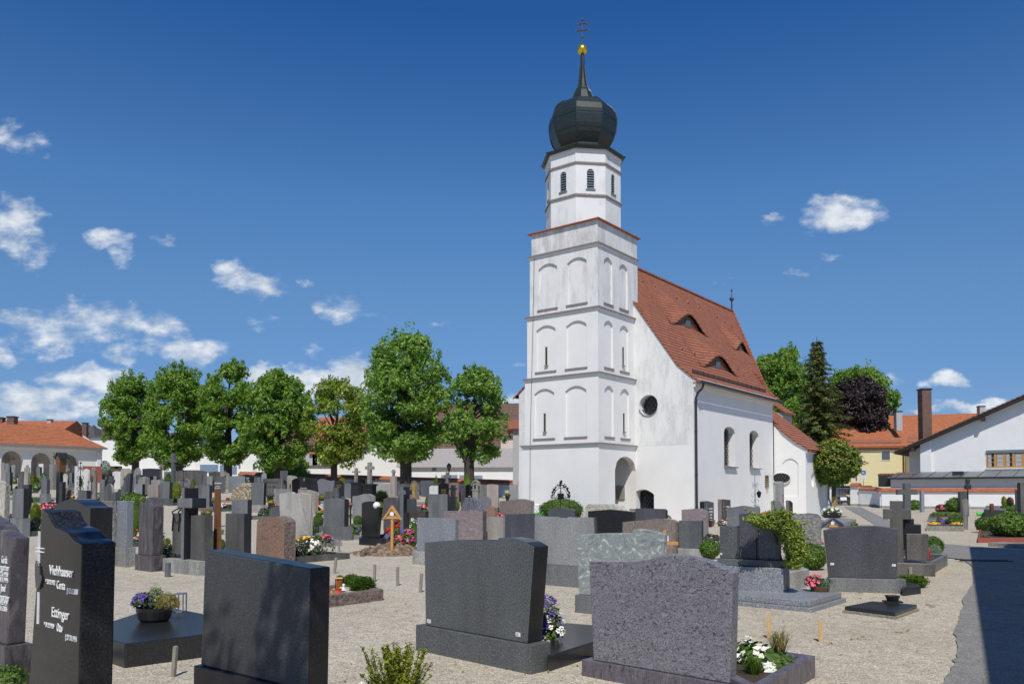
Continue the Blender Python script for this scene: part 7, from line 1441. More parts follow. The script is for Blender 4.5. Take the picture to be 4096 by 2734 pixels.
# shrubs of the right half
def vine():
    P = Vector((kx(3060, 2100) * 11.6, 11.4, 0)); rg = random.Random(21); o = empty('variegated_shrub', 'yellow-green variegated shrub trailing over the three-panel monument', 'shrub', P); m = MB(); t = MB(); s = 11.5 / F; Z = lambda y: zof(y, 11.5)
    for (x, y, rx, ry, n) in ((3040, 2078, 50, 26, 420), (3090, 2072, 50, 32, 480), (3125, 2110, 36, 40, 420), (3150, 2160, 36, 50, 560), (3160, 2205, 32, 38, 420), (3152, 2248, 26, 26, 260), (2995, 2075, 26, 14, 110), (3185, 2190, 20, 30, 150), (3110, 2052, 30, 14, 120), (3065, 2092, 60, 22, 400), (3150, 2130, 40, 60, 500)):
        n = int(n * 2.6)
        for i in range(n):
            a = rg.uniform(0, 6.28); r = rg.random() ** .5; p = ((x + math.cos(a) * r * rx - 3060) * s, rg.uniform(-.16, .2), Z(y + math.sin(a) * r * ry)); m.leaf(p, (rg.uniform(-1, 1), rg.uniform(-1.4, .4), rg.uniform(-.2, 1.2)), rg.uniform(.015, .028), 0, .5, rg)
    for (xa, ya, xb, yb) in ((3030, 2085, 2942, 2070), (3010, 2060, 2950, 2035), (3080, 2050, 3063, 2002), (3085, 2050, 3105, 2020), (3150, 2100, 3210, 2085), (3160, 2180, 3235, 2235), (3180, 2140, 3205, 2150), (3100, 2050, 3040, 2046)):
        a = Vector(((xa - 3060) * s, -.08, Z(ya))); b = Vector(((xb - 3060) * s, -.16, Z(yb))); t.tube([a, b], .004, 4)
        for j in range(26): q = a.lerp(b, j / 25) + Vector((rg.uniform(-1, 1), rg.uniform(-1, 1), rg.uniform(-1, 1))) * .018; m.leaf(q, (rg.uniform(-1, 1), -1, rg.uniform(0, 1)), .02, 0, .5, rg)
    t.tube([(.28, .45, 0), (.3, .4, .6), (.1, .2, 1.1)], .018, 5); m.build('foliage', 'leaf_variegated', o); t.build('twigs', 'bark', o); f = MB()
    for i in range(90): f.leaf(((rg.uniform(3050, 3140) - 3060) * s, rg.uniform(.1, .3), Z(rg.uniform(2046, 2075))), (0, -1, .6), .02, 0, .8, rg)
    f.build('red_blossoms', 'petal_red', o)
vine()
B('round clipped bush beside the variegated shrub', 3188, 3308, 2172, 2278, 'leaf_box', Y=14.2, lf=.022); B('clipped hedge block behind the square speckled headstone', 2800, 2876, 2158, 2235, 'leaf_box', Y=16, lf=.025); B('juniper mat spilling over the dark kerb', 3584, 3700, 2300, 2345, 'leaf_box', Y=13.6, spiky=1, ratio=.3, lf=.03)
B('round green bush behind the stacked block cross', 3690, 3772, 2142, 2222, 'leaf_box', Y=18.2, lf=.028); B('silvery leafed plant by the red grave light', 3716, 3762, 2180, 2232, 'leaf_silver', Y=16.6, spiky=1, ratio=.3, dens=.5); B('low green plant with white blossoms inside the grey kerb', 3725, 3762, 2215, 2245, 'leaf_box', Y=16.2, flowers='petal_white', fn=8)
P = onz(3711, 2236, .2); m = MB(); m.lathe([(.045, 0), (.05, .16), (.035, .2), (.02, .22)], 12); tag(m.build('grave_light', 'red_lamp', None, P), 'red grave light beside the stacked block cross', 'grave light')
B('big domed bush behind the rough stone post, right', 3785, 3868, 1988, 2062, 'leaf_box', Y=50, lf=.07); B('dark low bush behind the violet pansies', 3787, 3856, 2064, 2106, 'leaf_box', Y=36.5, lf=.06); B('yellow pansies, left patch in the split-stone kerb', 3712, 3758, 2088, 2108, 'leaf_box', Y=37, flowers='petal_yellow', fn=90, lf=.06, cat='flowers', name='flower_clump'); B('yellow pansies, right patch next to the rough stone post', 3805, 3853, 2088, 2108, 'leaf_box', Y=36, flowers='petal_yellow', fn=90, lf=.06, cat='flowers', name='flower_clump')
B('violet pansies between the yellow patches', 3745, 3792, 2078, 2104, 'leaf_box', Y=37.4, flowers='petal_purple', fn=110, lf=.06, cat='flowers', name='flower_clump'); B('single red blossom plant above the violet pansies', 3748, 3768, 2066, 2088, 'leaf_box', Y=39, flowers='petal_red', fn=8, lf=.06, cat='flowers', name='flower_clump'); B('flat pale green ground cover before the domed bush', 3722, 3856, 2046, 2070, 'leaf_bush', Y=45, lf=.07, flat=.6); B('pink and orange flowers left of the domed bush', 3745, 3792, 2016, 2052, 'leaf_dark', Y=49, flowers='petal_pink', fn=50, lf=.07, cat='flowers', name='flower_clump')
B('round bush in front of the white wall behind the tall charcoal cross', 3634, 3686, 1998, 2040, 'leaf_box', Y=60, lf=.09); B('clipped bush left in the brick-edged bed', 3908, 3992, 2064, 2130, 'leaf_box', Y=28, lf=.045); B('large glossy laurel in the brick-edged bed', 3966, 4120, 2046, 2156, 'leaf_bush', Y=26, lf=.06, dens=1.2); B('round bush with a red blossom behind the laurel', 4006, 4078, 2014, 2060, 'leaf_box', Y=38, lf=.06, flowers='petal_red', fn=2)
tuft('wispy grey grass in the brick-edged bed', 3915, 3965, 2122, 2152, 'leaf_tan', Y=26.5, n=260); B('red begonias on the far right grave', 3962, 3998, 2042, 2058, 'leaf_dark', Y=40, flowers='petal_red', fn=40, lf=.07, cat='flowers', name='flower_clump'); B('yellow conifer in a bowl at the far right', 4008, 4024, 1984, 2022, 'leaf_lime', Y=44, raised=True, lf=.06); B('dark conifer with red flowers in a bowl at the far right', 4028, 4052, 1988, 2022, 'leaf_dark', Y=44, raised=True, lf=.06, flowers='petal_red', fn=12)
stone('rough upright natural stone post among the right-hand beds', 3851, 3868, 4, [(3849, 1999), (3855, 1993), (3864, 1994), (3871, 2000)], 2117, ('weathered', 'roughgrey'), T=.14, rough=.02, name='stone_post', cat='stone post')
stone('speckled grey pillar before the white wall, right', 3685, 3697, -2, 1961, 2030, ('silver', 'silver'), Y=62, ang=0, T=.3); stone('dark banded pillar at the right edge', 4082, 4110, -3, 1929, 2040, ('stained', 'blackmatte'), Y=45, ang=0, T=.3); stone('slim purple-grey pillar at the right edge', 4070, 4080, -2, 1958, 2035, ('bluevein', 'bluevein'), Y=46, ang=0, T=.25)
def candle_post():
    Y = 52; P = Vector((kx(3872, 2000) * Y, Y, 0)); o = empty('lantern_post', 'thin dark post with lantern behind the rough stone post', 'lantern', P); Z = lambda y: zof(y, Y); m = MB(); m.tube([(0, 0, 0), (0, 0, Z(1925))], .04, 6); m.build('post', 'iron', o); m = MB(); m.box(-.16, .16, -.14, .14, Z(1955), Z(1938)); m.box(-.1, .1, -.1, .1, Z(1936), Z(1915)); m.build('lantern_head', 'gutter', o); m = MB(); m.box(-.55, -.1, -.1, .2, 0, Z(1965)); m.build('plinth', 'polgrey', o)
candle_post()
def drain():
    P = onz(3935, 2240, .03); m = MB()
    for i in range(9): x = -.5 + i * .115; m.box(x, x + .05, -.12, .12, 0, .012)
    m.box(-.56, .56, -.16, -.12, 0, .014); m.box(-.56, .56, .12, .16, 0, .014); tag(m.build('drain_grate', 'iron', None, P, R(-8)), 'iron drain grate at the kerb in the big shadow', 'drain')
drain()
def can(label, px, py, Y, mat, z=0, lying=True, sc_=1):
    P = place(px, py, Y); P.z += z; o = empty('watering_can', label, 'watering can', P, R(20)); m = MB(); m.lathe([(.11, 0), (.12, .18), (.09, .26), (.04, .28)], 14); m.build('can_body', mat, o); m = MB(); m.tube([(.1, 0, .05), (.26, 0, .24), (.3, 0, .28)], [.025, .015, .03], 6); m.build('spout', mat, o); m = MB(); m.tube([(-.08, 0, .24), (-.14, 0, .36), (.0, 0, .4), (.06, 0, .27)], .012, 5); m.build('handle', mat, o); o.scale = (sc_,) * 3
    if lying: o.rotation_euler = (R(85), 0, R(70)); o.location.z += .1
can('green watering can lying on the gravel at the right', 3908, 2062, None, 'green_plastic', sc_=1.3); can('green watering can hanging at the pipe stand beside the tower', 2143, 2050, 34, 'green_plastic', z=.35, lying=False, sc_=1.1); can('teal watering can lying behind the praying-hands stone', 478, 2256, 18.6, 'teal', lying=True); can('grey metal watering can tipped over by the carved wavy stone', 560, 2275, 17.0, 'gutter', lying=True)
def pipe_stand():
    Y = 34; P = Vector((kx(2146, 2040) * Y, Y, 0)); m = MB(); s = Y / F; m.tube([(-12 * s, 0, 0), (-12 * s, 0, zof(2020, Y)), (-6 * s, 0, zof(2018, Y)), (10 * s, 0, zof(2018, Y)), (12 * s, 0, zof(2021, Y)), (12 * s, 0, 0)], .03, 8); tag(m.build('pipe_stand', 'galv', None, P), 'bent steel pipe stand for watering cans at the tower foot', 'stand')
pipe_stand()
# --- around the church
B('dense round bush in front of the tower', 2158, 2330, 1992, 2085, 'leaf_box', Y=28, lf=.05)
stone('broad pale natural rock leaning at the tower foot', 2335, 2490, 8, [(2335, 2040), (2343, 2020), (2360, 2013), (2400, 2016), (2445, 2013), (2475, 2022), (2492, 2040)], 2100, ('whiterock', 'whiterock'), rough=.03, T=.5, name='natural_rock', cat='rock')
def iron_arch():
    Y = 36.5; P = Vector((kx(2243, 1990) * Y, Y, 0)); o = empty('wrought_iron_cross', 'arched wrought-iron grave ornament with leaves above the round tower bush', 'grave ornament', P, R(-20)); s = Y / F; Z = lambda y: zof(y, Y); t = MB()
    for f in (1.0, .78): t.tube([(math.cos(R(a)) * 36 * s * f, 0, Z(1990) + math.sin(R(a)) * 52 * s * f) for a in range(0, 181, 15)], .014, 5)
    t.tube([(0, 0, 0), (0, 0, Z(1928))], .02, 5); t.tube([(-36 * s, 0, 0), (-36 * s, 0, Z(1990))], .014, 5); t.tube([(36 * s, 0, 0), (36 * s, 0, Z(1990))], .014, 5); t.tube([(-36 * s, 0, Z(1990)), (36 * s, 0, Z(1990))], .012, 5)
    for sg_ in (-1, 1):
        for k_ in range(3): t.tube([(sg_ * (.02 + .05 * math.cos(R(a)) * a / 360 + k_ * .1), 0, Z(1965) - k_ * .12 + .06 * math.sin(R(a))) for a in range(0, 361, 40)], .01, 4)
    t.build('scrollwork', 'iron', o); l = MB(); rg = random.Random(1)
    for i in range(70): a = rg.uniform(0, 180); f = rg.uniform(.85, 1.12); l.leaf((math.cos(R(a)) * 36 * s * f, rg.uniform(-.03, .03), Z(1990) + math.sin(R(a)) * 52 * s * f), (0, -1, 0), .05, 0, .8, rg)
    for i in range(14): l.leaf((rg.uniform(-.05, .05), 0, Z(1926) + rg.uniform(-.12, .05)), (0, -1, 0), .06, 0, .7, rg)
    l.build('iron_leaves', 'iron', o); m = MB(); m.box(-.14, .14, -.04, .04, Z(1995), Z(1972)); m.build('name_shield', 'iron', o)
iron_arch()
def iron_cross(label, xc, yt, yb, Y, w, ya, mat, lantern=False, ang=0, ornate=True):
    P = Vector((kx(xc, yb) * Y, Y, zg(kx(xc, yb) * Y, Y))); o = empty('wrought_iron_cross', label, 'grave cross', P, R(ang)); s = Y / F; Z = lambda y: zof(y, Y) - P.z; t = MB(); t.tube([(0, 0, 0), (0, 0, Z(yt))], [.035, .015], 6); t.tube([(-w * s / 2, 0, Z(ya)), (w * s / 2, 0, Z(ya))], .022, 6)
    if ornate:
        for k_ in range(5):
            z0 = Z(yb) * 0 + (Z(ya) - .2) * (k_ + 1) / 6; 
            for sg_ in (-1, 1): t.tube([(sg_ * (.03 + .07 * (1 - math.cos(R(a)))), 0, z0 + .09 * math.sin(R(a))) for a in range(0, 331, 40)], .013, 4)
        for a0 in (45, 135, 225, 315): t.tube([(math.cos(R(a0)) * .05, 0, Z(ya) + math.sin(R(a0)) * .05), (math.cos(R(a0)) * .2, 0, Z(ya) + math.sin(R(a0)) * .2)], .016, 4)
        t.lathe([(.01, -.05), (.07, 0), (.01, .05)], 8); 
        for i in range(len(t.v) - 24, len(t.v)): v = t.v[i]; t.v[i] = (v[0], v[1], v[2] + Z(yt))
    t.build('ironwork', mat, o)
    m = MB(); m.box(-.14, .14, -.12, .12, -.05, .22); m.build('foot_stone', 'grey', o)
    if lantern:
        l = MB(); zl = Z(1966); l.tube([(0, 0, zl + .12), (.2, 0, zl + .1)], .012, 4); l.lathe([(.02, -.3), (.08, -.24), (.12, -.05), (.13, -.03), (.02, .06)], 6); 
        for i in range(len(l.v) - 30, len(l.v)): v = l.v[i]; l.v[i] = (v[0] + .2, v[1], v[2] + zl)
        l.build('hanging_lantern', 'iron', o)
iron_cross('slender pale iron cross with picture shield and hanging lantern at the church wall', 3021, 1898, 2080, 40, 22, 1940, 'galv', True)
iron_cross('ornate bronze crucifix with twig-like bars before the lilac stone', 732, 1882, 1996, 40, 30, 1918, 'bronze'); iron_cross('black wrought-iron cross covered in scrolls, left crowd', 321, 1850, 1950, 42, 20, 1872, 'iron'); iron_cross('pale bare-branched iron cross below the second tree', 648, 1840, 1920, 62, 20, 1862, 'stake_wood')
B('yellow and lilac pansies between the church headstones', 2872, 2908, 2078, 2105, 'leaf_box', Y=26, flowers='petal_mix', fn=80, lf=.045, cat='flowers', name='flower_clump'); B('green bush with red berry by the rough reddish pillar', 3148, 3176, 1990, 2050, 'leaf_box', Y=42, lf=.06); B('clipped hedge ring behind the chiselled pale slab', 3157, 3200, 2050, 2120, 'leaf_box', Y=24, lf=.04); B('white and yellow flowers behind the chiselled slab', 3279, 3312, 2078, 2102, 'leaf_box', Y=27, flowers='petal_mix', fn=50, lf=.045, cat='flowers', name='flower_clump'); B('small bright green plant at the path corner', 3405, 3430, 2088, 2106, 'leaf_bush', Y=34, lf=.05)
stone('black cross-shaped pillar stone with gold lettering, by the annex', 3255, 3271, -15, [(3255, 1985), (3256, 1961), (3262, 1961), (3263, 1985), (3271, 1986)], 2064, ('black', 'black'), ang=45)
# --- left and middle plants
for (lb, x0, x1, yt, yb, mt, Y, kw) in (
 ('golden conifer behind the praying-hands stone', 122, 162, 2012, 2120, 'leaf_lime', 14.5, dict(spiky=1, ratio=.3)), ('small golden conifer among the left graves', 139, 157, 1908, 1940, 'leaf_lime', 40, dict(spiky=1)), ('ivy-grown arch-shaped stone mound, left crowd', 193, 267, 1874, 1948, 'leaf_bush', 42, dict()), ('long ivy hedge behind the speckled pillar', 474, 590, 1968, 2060, 'leaf_bush', 24, dict(flat=.4)), ('ivy stem hanging beside the speckled pillar', 530, 562, 1990, 2150, 'leaf_bush', 21.5, dict()), ('ivy bush with white berries left of the speckled pillar', 448, 470, 2060, 2160, 'leaf_bush', 20, dict()), ('green shrub in front of the grey pillars, left crowd', 300, 330, 1905, 1960, 'leaf_box', 40, dict()), ('low green shrub behind the bright grey square headstone', 470, 486, 1955, 1985, 'leaf_bush', 40, dict()), ('wide green shrub below the wooden shrine', 268, 276, 1900, 1950, 'leaf_dark', 40, dict()), ('dark green shrub between the stained block and the slate headstone', 366, 400, 1998, 2030, 'leaf_dark', 30, dict()), ('green and red shrub beside the dark red headstone', 1700, 1716, 1985, 2030, 'leaf_bush', 34, dict()), ('small conifer behind the rosy veined headstone', 1850, 1880, 2000, 2046, 'leaf_box', 34, dict()), ('spreading green plant left of the two-block monument', 838, 900, 2150, 2215, 'leaf_bush', 17, dict()), ('dark green plants before the brown-streaked slab foot', 1240, 1300, 2100, 2150, 'leaf_dark', 22, dict()),
 ('white climbing rose over the black cross', 408, 440, 1845, 1898, 'leaf_silver', 71, dict(raised=True, flowers='petal_white', fn=80)), ('dark green arborvitae left of the tall grey cross', 658, 686, 1890, 1924, 'leaf_box', 55, dict()), ('bright shrub right of the bowed grey headstone', 686, 724, 1925, 2004, 'leaf_lime', 36, dict()), ('round bush behind the cream rock', 926, 972, 1911, 1952, 'leaf_bush', 45, dict()), ('small clipped bush next to the bird relief stone', 976, 1002, 1922, 1936, 'leaf_bush', 50, dict()),
 ('round bush right of the brown-streaked slab', 1253, 1294, 2055, 2110, 'leaf_box', 21.8, dict()), ('flat ivy cover in the concrete bed', 1205, 1275, 2096, 2120, 'leaf_dark', 20.5, dict(flat=.6)), ('upper round bush left of the glossy black stone', 1413, 1449, 2060, 2102, 'leaf_box', 27, dict()), ('lower round bush left of the glossy black stone', 1398, 1446, 2092, 2136, 'leaf_bush', 22.5, dict()), ('grey-green conifer in front of the surname stone', 1500, 1550, 1962, 2020, 'leaf_dark', 33, dict(spiky=1)),
 ('yellow-green bush right of the glossy black stone', 1512, 1536, 2005, 2068, 'leaf_lime', 27, dict()), ('green bush with lavender behind the upright grey headstone', 1800, 1838, 1998, 2048, 'leaf_bush', 31, dict()), ('clipped ball right of the chapel stele', 1938, 1969, 1969, 1996, 'leaf_dark', 44, dict()), ('small cone bush left of the chapel stele', 1883, 1902, 1975, 1993, 'leaf_box', 40, dict()), ('green bush behind the last ledger near the tower', 2046, 2072, 1972, 1996, 'leaf_bush', 43, dict()),
 ('yellow conifer left of the tall dark panel', 1737, 1752, 1900, 1942, 'leaf_lime', 52, dict(spiky=1)), ('low bright bush along the far wall, centre', 1350, 1386, 1909, 1920, 'leaf_lime', 66, dict(flat=.6)), ('dark leafy climber at the last tree trunk', 1855, 1885, 1895, 1945, 'leaf_tree', 60, dict()), ('small bush under the first crosses at the left', 95, 128, 1985, 2010, 'leaf_dark', 30, dict())): B(lb, x0, x1, yt, yb, mt, Y=Y, **kw)
tuft('blue-green grasses in front of the tall plain grey headstone', 1664, 1712, 1990, 2034, 'leaf_bluegrass', Y=31, n=420); tuft('silvery grass in the low bed, middle left', 868, 912, 2012, 2038, 'leaf_silver', Y=28, n=220)
fl = [('white chrysanthemum ball before the stained block headstone', 364, 398, 1974, 2002, 'petal_white', 28), ('lilac and cream flowers left of the capital column', 128, 162, 1930, 1965, 'petal_white', 38), ('pink and dark red flowers at the second arch', 122, 142, 1884, 1915, 'petal_pink', 60), ('blush roses beside the grey pillar under the second arch', 162, 186, 1886, 1912, 'petal_white', 60), ('white lilies near the narrow grey pillar', 50, 68, 1908, 1936, 'petal_white', 40), ('yellow blossoms at the left edge', 38, 48, 1962, 1980, 'petal_yellow', 26),
 ('red geraniums behind the grey back slab', 760, 784, 1917, 1934, 'petal_red', 50), ('pink and orange flowers in the tall violet vase', 847, 880, 1987, 2010, 'petal_pink', 31), ('yellow and white pansies in the low bed, middle left', 872, 906, 2022, 2038, 'petal_yellow', 27), ('pansies in the bed before the name stone', 850, 898, 1944, 1958, 'petal_mix', 54), ('yellow flowers right of the name stone', 892, 914, 1938, 1948, 'petal_yellow', 56), ('violet and white pansies in the black bowl, centre left', 1066, 1096, 1972, 1990, 'petal_purple', 38), ('yellow tagetes below the black bowl', 1074, 1096, 1998, 2018, 'petal_yellow', 32),
 ('red, white and yellow bouquet behind the pinkish slab', 1272, 1302, 1974, 2004, 'petal_mix', 36), ('yellow flowering cushion behind the streaked slab', 1262, 1292, 2040, 2058, 'petal_yellow', 24), ('magenta flowers in a hanging bowl, centre', 1394, 1410, 2008, 2026, 'petal_magenta', 30), ('pink cyclamen right of the bowed grey headstone', 1396, 1412, 2054, 2070, 'petal_pink', 26), ('mixed bouquet right of the surname stone', 1566, 1592, 1960, 1985, 'petal_mix', 44), ('small red and white bouquet above the pale grey wave', 1440, 1456, 1963, 1976, 'petal_mix', 46),
 ('orange lantana bush beside the rosy veined headstone', 1832, 1874, 2098, 2168, 'petal_orange', 21), ('orange and white bouquet right of the chapel stele', 1914, 1936, 1964, 1992, 'petal_orange', 43), ('bowl of yellow and lilac pansies near the tower', 2018, 2042, 1968, 1986, 'petal_mix', 42), ('red flowers by the white-lettered arched stone', 1843, 1856, 1978, 1992, 'petal_red', 44), ('pink flowers behind the clipped bush, near the chiselled slab', 3280, 3296, 2166, 2184, 'petal_pink', 17), ('pink flowers behind the hedge block', 2808, 2826, 2154, 2164, 'petal_pink', 18),
 ('blue irises beside the lower block of the two-block monument', 838, 872, 2122, 2176, 'petal_purple', 16.5), ('pink blossoms beside the wooden panel', 803, 818, 2036, 2062, 'petal_pink', 22), ('green plant with pink blossoms right of the wooden panel', 816, 848, 2034, 2062, 'petal_pink', 22), ('white and red flowers between the speckled pillar and the cross panels', 646, 684, 2150, 2240, 'petal_mix', 17)]
for lb, x0, x1, yt, yb, pm, Y in fl: B(lb, x0, x1, yt, yb, 'leaf_bush', Y=Y, raised='bowl' in lb or 'vase' in lb, flowers=pm, fn=60 if 'white chrys' not in lb else 260, lf=max(.02, min(.08, (x1 - x0) * Y / F * .07)), cat='flowers', name='flower_clump')
# vases, bowls and lanterns of the middle rows
def pot(label, x0, x1, yt, yb, Y, mat, name='flower_pot', cat='pot', taper=.75, n=12):
    P = place((x0 + x1) / 2, yb, Y); Pg = ground((x0 + x1) / 2, yb)
    if Pg.y < 75 and 'bowl' not in label and 'vase' not in label: P = Pg; Y = P.y
    s = Y / F; r = (x1 - x0) * s / 2; a = max(0, zof(yb, Y) - P.z); b = zof(yt, Y) - P.z; m = MB(); m.lathe([(r * taper, a), (r, b), (r * .85, b), (r * .8, b - .04), (.01, b - .04)], n); 
    if a > .1: m.lathe([(r * taper * .8, -.02), (r * taper * .8, a)], 8)
    tag(m.build(name, mat, None, P), label, cat)
pot('tall violet-grey vase in the middle left', 852, 874, 2008, 2036, 31, 'bluevein', 'vase', 'vase', .6); pot('black round bowl, centre left', 1066, 1096, 1989, 2002, 38, 'planter_black'); pot('dark hanging bowl with magenta flowers', 1396, 1408, 2024, 2038, 30, 'planter_black'); pot('dark bowl of pansies near the tower', 2020, 2040, 1984, 1994, 42, 'planter_black'); pot('black square pot beside the church headstones', 2834, 2850, 2080, 2107, 25, 'planter_black', n=4); pot('terracotta pot beside the church headstones', 2848, 2862, 2078, 2095, 27, 'terracotta'); pot('empty glass bottle at the foot of the cross panels', 659, 682, 2250, 2306, 15.6, 'glass_mid', 'glass_bottle', 'bottle', 1.0)
def lantern(label, x0, x1, yt, yb, Y, col='amber'):
    P = place((x0 + x1) / 2, yb, Y); Pg = ground((x0 + x1) / 2, yb)
    if Pg.y < 75: P = Pg; Y = P.y
    s = Y / F; r = (x1 - x0) * s / 2; a = max(0, zof(yb, Y) - P.z); b = zof(yt, Y) - P.z; o = empty('grave_lantern', label, 'lantern', P); m = MB()
    for sx in (-1, 1):
        for sy in (-1, 1): m.box(sx * r - .012, sx * r + .012, sy * r - .012, sy * r + .012, a, b)
    m.box(-r * 1.2, r * 1.2, -r * 1.2, r * 1.2, b, b + .03); m.box(-r * 1.15, r * 1.15, -r * 1.15, r * 1.15, max(-.02, a - .3), a); m.build('frame', 'bronze', o); m = MB(); m.box(-r * .8, r * .8, -r * .8, r * .8, a, b - .01); m.build('glass', col, o)
lantern('amber grave lantern on the plinth of the bowed grey headstone', 657, 672, 2001, 2018, 33.5); lantern('red and gold grave lantern on pale gravel, middle left', 867, 880, 2040, 2056, 26, 'red_lamp'); lantern('small red lantern on the dark kerb before the cream rock', 906, 916, 1991, 2003, 34, 'red_lamp'); lantern('dark lantern left of the two-block monument', 920, 930, 2018, 2034, 28); lantern('dark lantern right of the cream rock, by the pansy bowl', 1071, 1081, 1960, 1972, 40); lantern('bronze lantern beside the clipped hedge block', 2854, 2870, 2141, 2161, 16.4); lantern('silver lantern on the far right grave base', 3962, 3971, 2015, 2028, 44, 'red_lamp'); lantern('black lantern on a short post near the last grave slab', 1966, 1979, 1991, 2003, 32); lantern('red lantern in the shade right of the pinkish slab', 1272, 1280, 2002, 2018, 27, 'red_lamp')
stone('cream pitted tufa boulder set upright', 922, 1000, 4, [(922, 1985), (935, 1960), (950, 1940), (965, 1933), (978, 1929), (990, 1934), (1003, 1940), (1000, 1965)], 2012, ('tufa', 'tufa'), rough=.09, T=.5, name='natural_rock', cat='rock')
stone('pointed pale rock left of the medallion obelisk', 309, 338, 4, [(309, 1955), (318, 1946), (330, 1943), (338, 1953)], 1978, ('whiterock', 'whiterock'), rough=.05, name='natural_rock', cat='rock')
def shrine():
    Y = 60; P = Vector((kx(240, 1850) * Y, Y, zg(kx(240, 1850) * Y, Y))); o = empty('wooden_shrine', 'roofed brown wooden shrine with slanting sides in front of the third arch', 'shrine', P, R(-30)); Z = lambda y: zof(y, Y) - P.z; m = MB(); m.prism([(-.1, -.2, 0), (.16, -.2, 0), (.32, -.2, Z(1835)), (0, -.2, Z(1815)), (-.3, -.2, Z(1838))], (0, .5, 0)); m.build('body', 'brown_wood', o); r = MB(); r.prism([(-.42, -.3, Z(1838)), (0, -.3, Z(1812)), (.46, -.3, Z(1834)), (.46, -.3, Z(1832)), (0, -.3, Z(1809)), (-.42, -.3, Z(1835))], (0, .8, 0)); r.build('roof', 'gutter', o)
shrine()
def lamp_post():
    Y = 66; P = Vector((kx(1796, 1900) * Y, Y, zg(kx(1796, 1900) * Y, Y))); o = empty('street_lamp', 'old-fashioned black lantern lamp in front of the shuttered wall', 'street lamp', P); Z = lambda y: zof(y, Y) - P.z; m = MB(); m.tube([(0, 0, 0), (0, 0, Z(1882))], .045, 6); m.build('post', 'iron', o); m = MB(); s = Y / F; m.lathe([(4 * s, Z(1882)), (9 * s, Z(1860))], 6, cap=False); m.build('lamp_glass', 'glass_mid', o); m = MB(); m.lathe([(10 * s, Z(1860)), (5 * s, Z(1855)), (.02, Z(1850))], 6); 
    for k_ in range(6): a = R(60 * k_); m.tube([(4 * s * math.cos(a), 4 * s * math.sin(a), Z(1882)), (9.2 * s * math.cos(a), 9.2 * s * math.sin(a), Z(1860))], .018, 4)
    m.build('lamp_frame', 'iron', o)
lamp_post()
B('bushy green shrubs filling the gap below the fourth tree', 1058, 1135, 1845, 1922, 'leaf_tree', Y=78, lf=.13); B('leafy shrub at the white shed corner', 1140, 1226, 1842, 1918, 'leaf_tree', Y=79, lf=.13)
# dry leaves scattered on the gravel: nobody could count them
m = MB(); rg = random.Random(77)
for i in range(420):
    px = rg.uniform(600, 3700); py = 2180 + 620 * rg.random() ** 1.3; p = ground(px, py); m.leaf((p.x, p.y, p.z + .012), (rg.uniform(-.4, .4), rg.uniform(-.4, .4), 1), rg.uniform(.008, .028), 0, .6, rg)
o = m.build('fallen_leaves', 'heather'); o['kind'] = 'stuff'; o['label'] = 'brown fallen leaves scattered over the gravel'

# loose pebbles and a few weeds in the near gravel: nobody could count them
m = MB(); rg = random.Random(5)
for i in range(3800):
    px = rg.uniform(420, 3760); py = 2240 + 500 * rg.random(); p = onz(px, py, 0); r = rg.uniform(.005, .013) * (1.7 if rg.random() < .05 else 1); k = len(m.v); a0 = rg.random() * 6
    m.v += [(p.x + r * 1.2 * math.cos(a0 + j * 1.571) , p.y + r * math.sin(a0 + j * 1.571), r * .15) for j in range(4)] + [(p.x, p.y, r * .95)]
    for j in range(4): m.f.append((k + j, k + (j + 1) % 4, k + 4)); m.m.append(rg.choice((0, 0, 1, 2)) if j == 0 else m.m[-1])
o = m.build('loose_pebbles', ['whiterock', 'weathered', 'pinkgrey'], smooth=True); o['kind'] = 'stuff'; o['label'] = 'loose pebbles lying on the gravel'
m = MB()
for i in range(60):
    px, py = rg.choice(((1560, 2450), (3500, 2380), (3560, 2250), (1350, 2205), (3440, 2560), (2500, 2400), (3650, 2420), (1180, 2330))); p = onz(px + rg.gauss(0, 70), py + rg.gauss(0, 18), 0)
    for j in range(14): a = rg.uniform(0, 6.28); L = rg.uniform(.01, .05); m.leaf((p.x + math.cos(a) * L, p.y + math.sin(a) * L, rg.uniform(.004, .02)), (math.cos(a), math.sin(a), 1.2), rg.uniform(.008, .02), 0, .3, rg)
o = m.build('weeds', 'leaf_tan'); o['kind'] = 'stuff'; o['label'] = 'thin weeds and moss in the gravel'
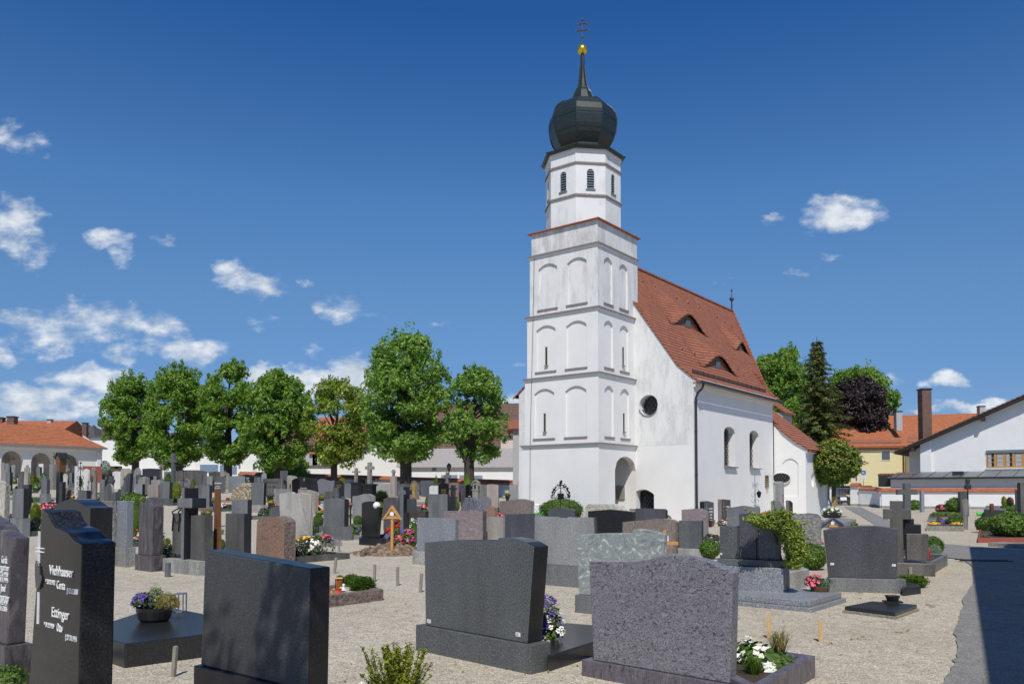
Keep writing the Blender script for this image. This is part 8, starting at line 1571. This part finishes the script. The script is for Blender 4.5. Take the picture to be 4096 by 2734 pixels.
# planted beds on the far side of the stones that stand in rows (their kerbs and greenery show between the stones)
def grave_beds():
    rg = random.Random(31); items = [(k, s) for k, s in STN.items() if 13 < s['P'].y < 52 and s['o'].get('group') in (G_L, G_M) and s['t1'] - s['t0'] > .3]; used = set()
    for k, s in items:
        n = Vector((s['n'][0], s['n'][1], 0)); u = Vector((s['u'][0], s['u'][1], 0)); mid = s['P'] + u * (s['t0'] + s['t1']) / 2; W = max(.6, (s['t1'] - s['t0'])) ; L = 1.5
        for k2, s2 in STN.items():
            if s2 is s: continue
            d = s2['P'] - mid; f = d.dot(n); lt = abs(d.dot(u))
            if -.2 < f < 2.2 and lt < W / 2 + .45: L = min(L, f - .35)
        if L < .55: continue
        words = ('planted grave bed behind the ' + s['o']['label']).replace(',', '').split()[:15]
        while words[-1] in ('the', 'of', 'a', 'with', 'and', 'by', 'right', 'left', 'beside', 'behind', 'in', 'on', 'its', 'above', 'below', 'small', 'tall', 'to', 'two', 'wide', 'between'): words.pop()
        lab = ' '.join(words)
        if lab in used: continue
        used.add(lab); o = empty('grave_bed', lab, 'grave bed', s['P'], s['a'], 'planted beds behind the gravestones'); x0 = (s['t0'] + s['t1']) / 2 - W / 2; x1 = x0 + W; y0 = s['T'] + .06; y1 = y0 + L; h = rg.uniform(.1, .17); e = .09
        kb = MB(); kb.box(x0, x0 + e, y0, y1, -.1, h); kb.box(x1 - e, x1, y0, y1, -.1, h); kb.box(x0 + e, x1 - e, y1 - e, y1, -.1, h - .002); kb.build('kerb', rg.choice(('grey', 'concrete', 'polgrey', 'lightgrey', 'stained')), o)
        kb = MB(); kb.poly([(x0 + e, y0, h * .7), (x1 - e, y0, h * .7), (x1 - e, y1 - e, h * .7), (x0 + e, y1 - e, h * .7)]); kb.build('earth', rg.choice(('soil_dark', 'gravel', 'soil_dark')), o)
        m = MB(); f = MB(); lf = .03 + s['P'].y * .0009
        for c_ in range(rg.randint(2, 5)):
            cx, cy, r = x0 + W * (.2 + .15 * c_) , rg.uniform(y0 + .2, y1 - .2), rg.uniform(.16, .28); hh = rg.uniform(.12, .42); fl = rg.random() < .45
            for i in range(int(150 * (r / .2) ** 2)):
                z = rg.uniform(-.2, 1); a = rg.uniform(0, 6.283); q = math.sqrt(max(0, 1 - z * z)) * rg.uniform(.6, 1) ** .5; m.leaf((cx + q * math.cos(a) * r, cy + q * math.sin(a) * r, h + max(0, z) * hh), (q * math.cos(a) + rg.uniform(-.6, .6), q * math.sin(a) + rg.uniform(-.6, .6), z + .3), lf * rg.uniform(.6, 1.2), 0, .5, rg)
            if fl:
                for i in range(26): z = rg.uniform(.2, 1); a = rg.uniform(0, 6.283); q = math.sqrt(1 - z * z); f.leaf((cx + q * math.cos(a) * r, cy + q * math.sin(a) * r, h + z * hh + .02), (q * math.cos(a), q * math.sin(a) - .4, z), lf * .9, 0, .9, rg)
        m.build('plants', rg.choice(('leaf_box', 'leaf_bush', 'leaf_dark', 'leaf_box')), o)
        if f.v: f.build('blossoms', rg.choice(('petal_pink', 'petal_white', 'petal_yellow', 'petal_mix', 'petal_red', 'petal_purple')), o)
grave_beds()
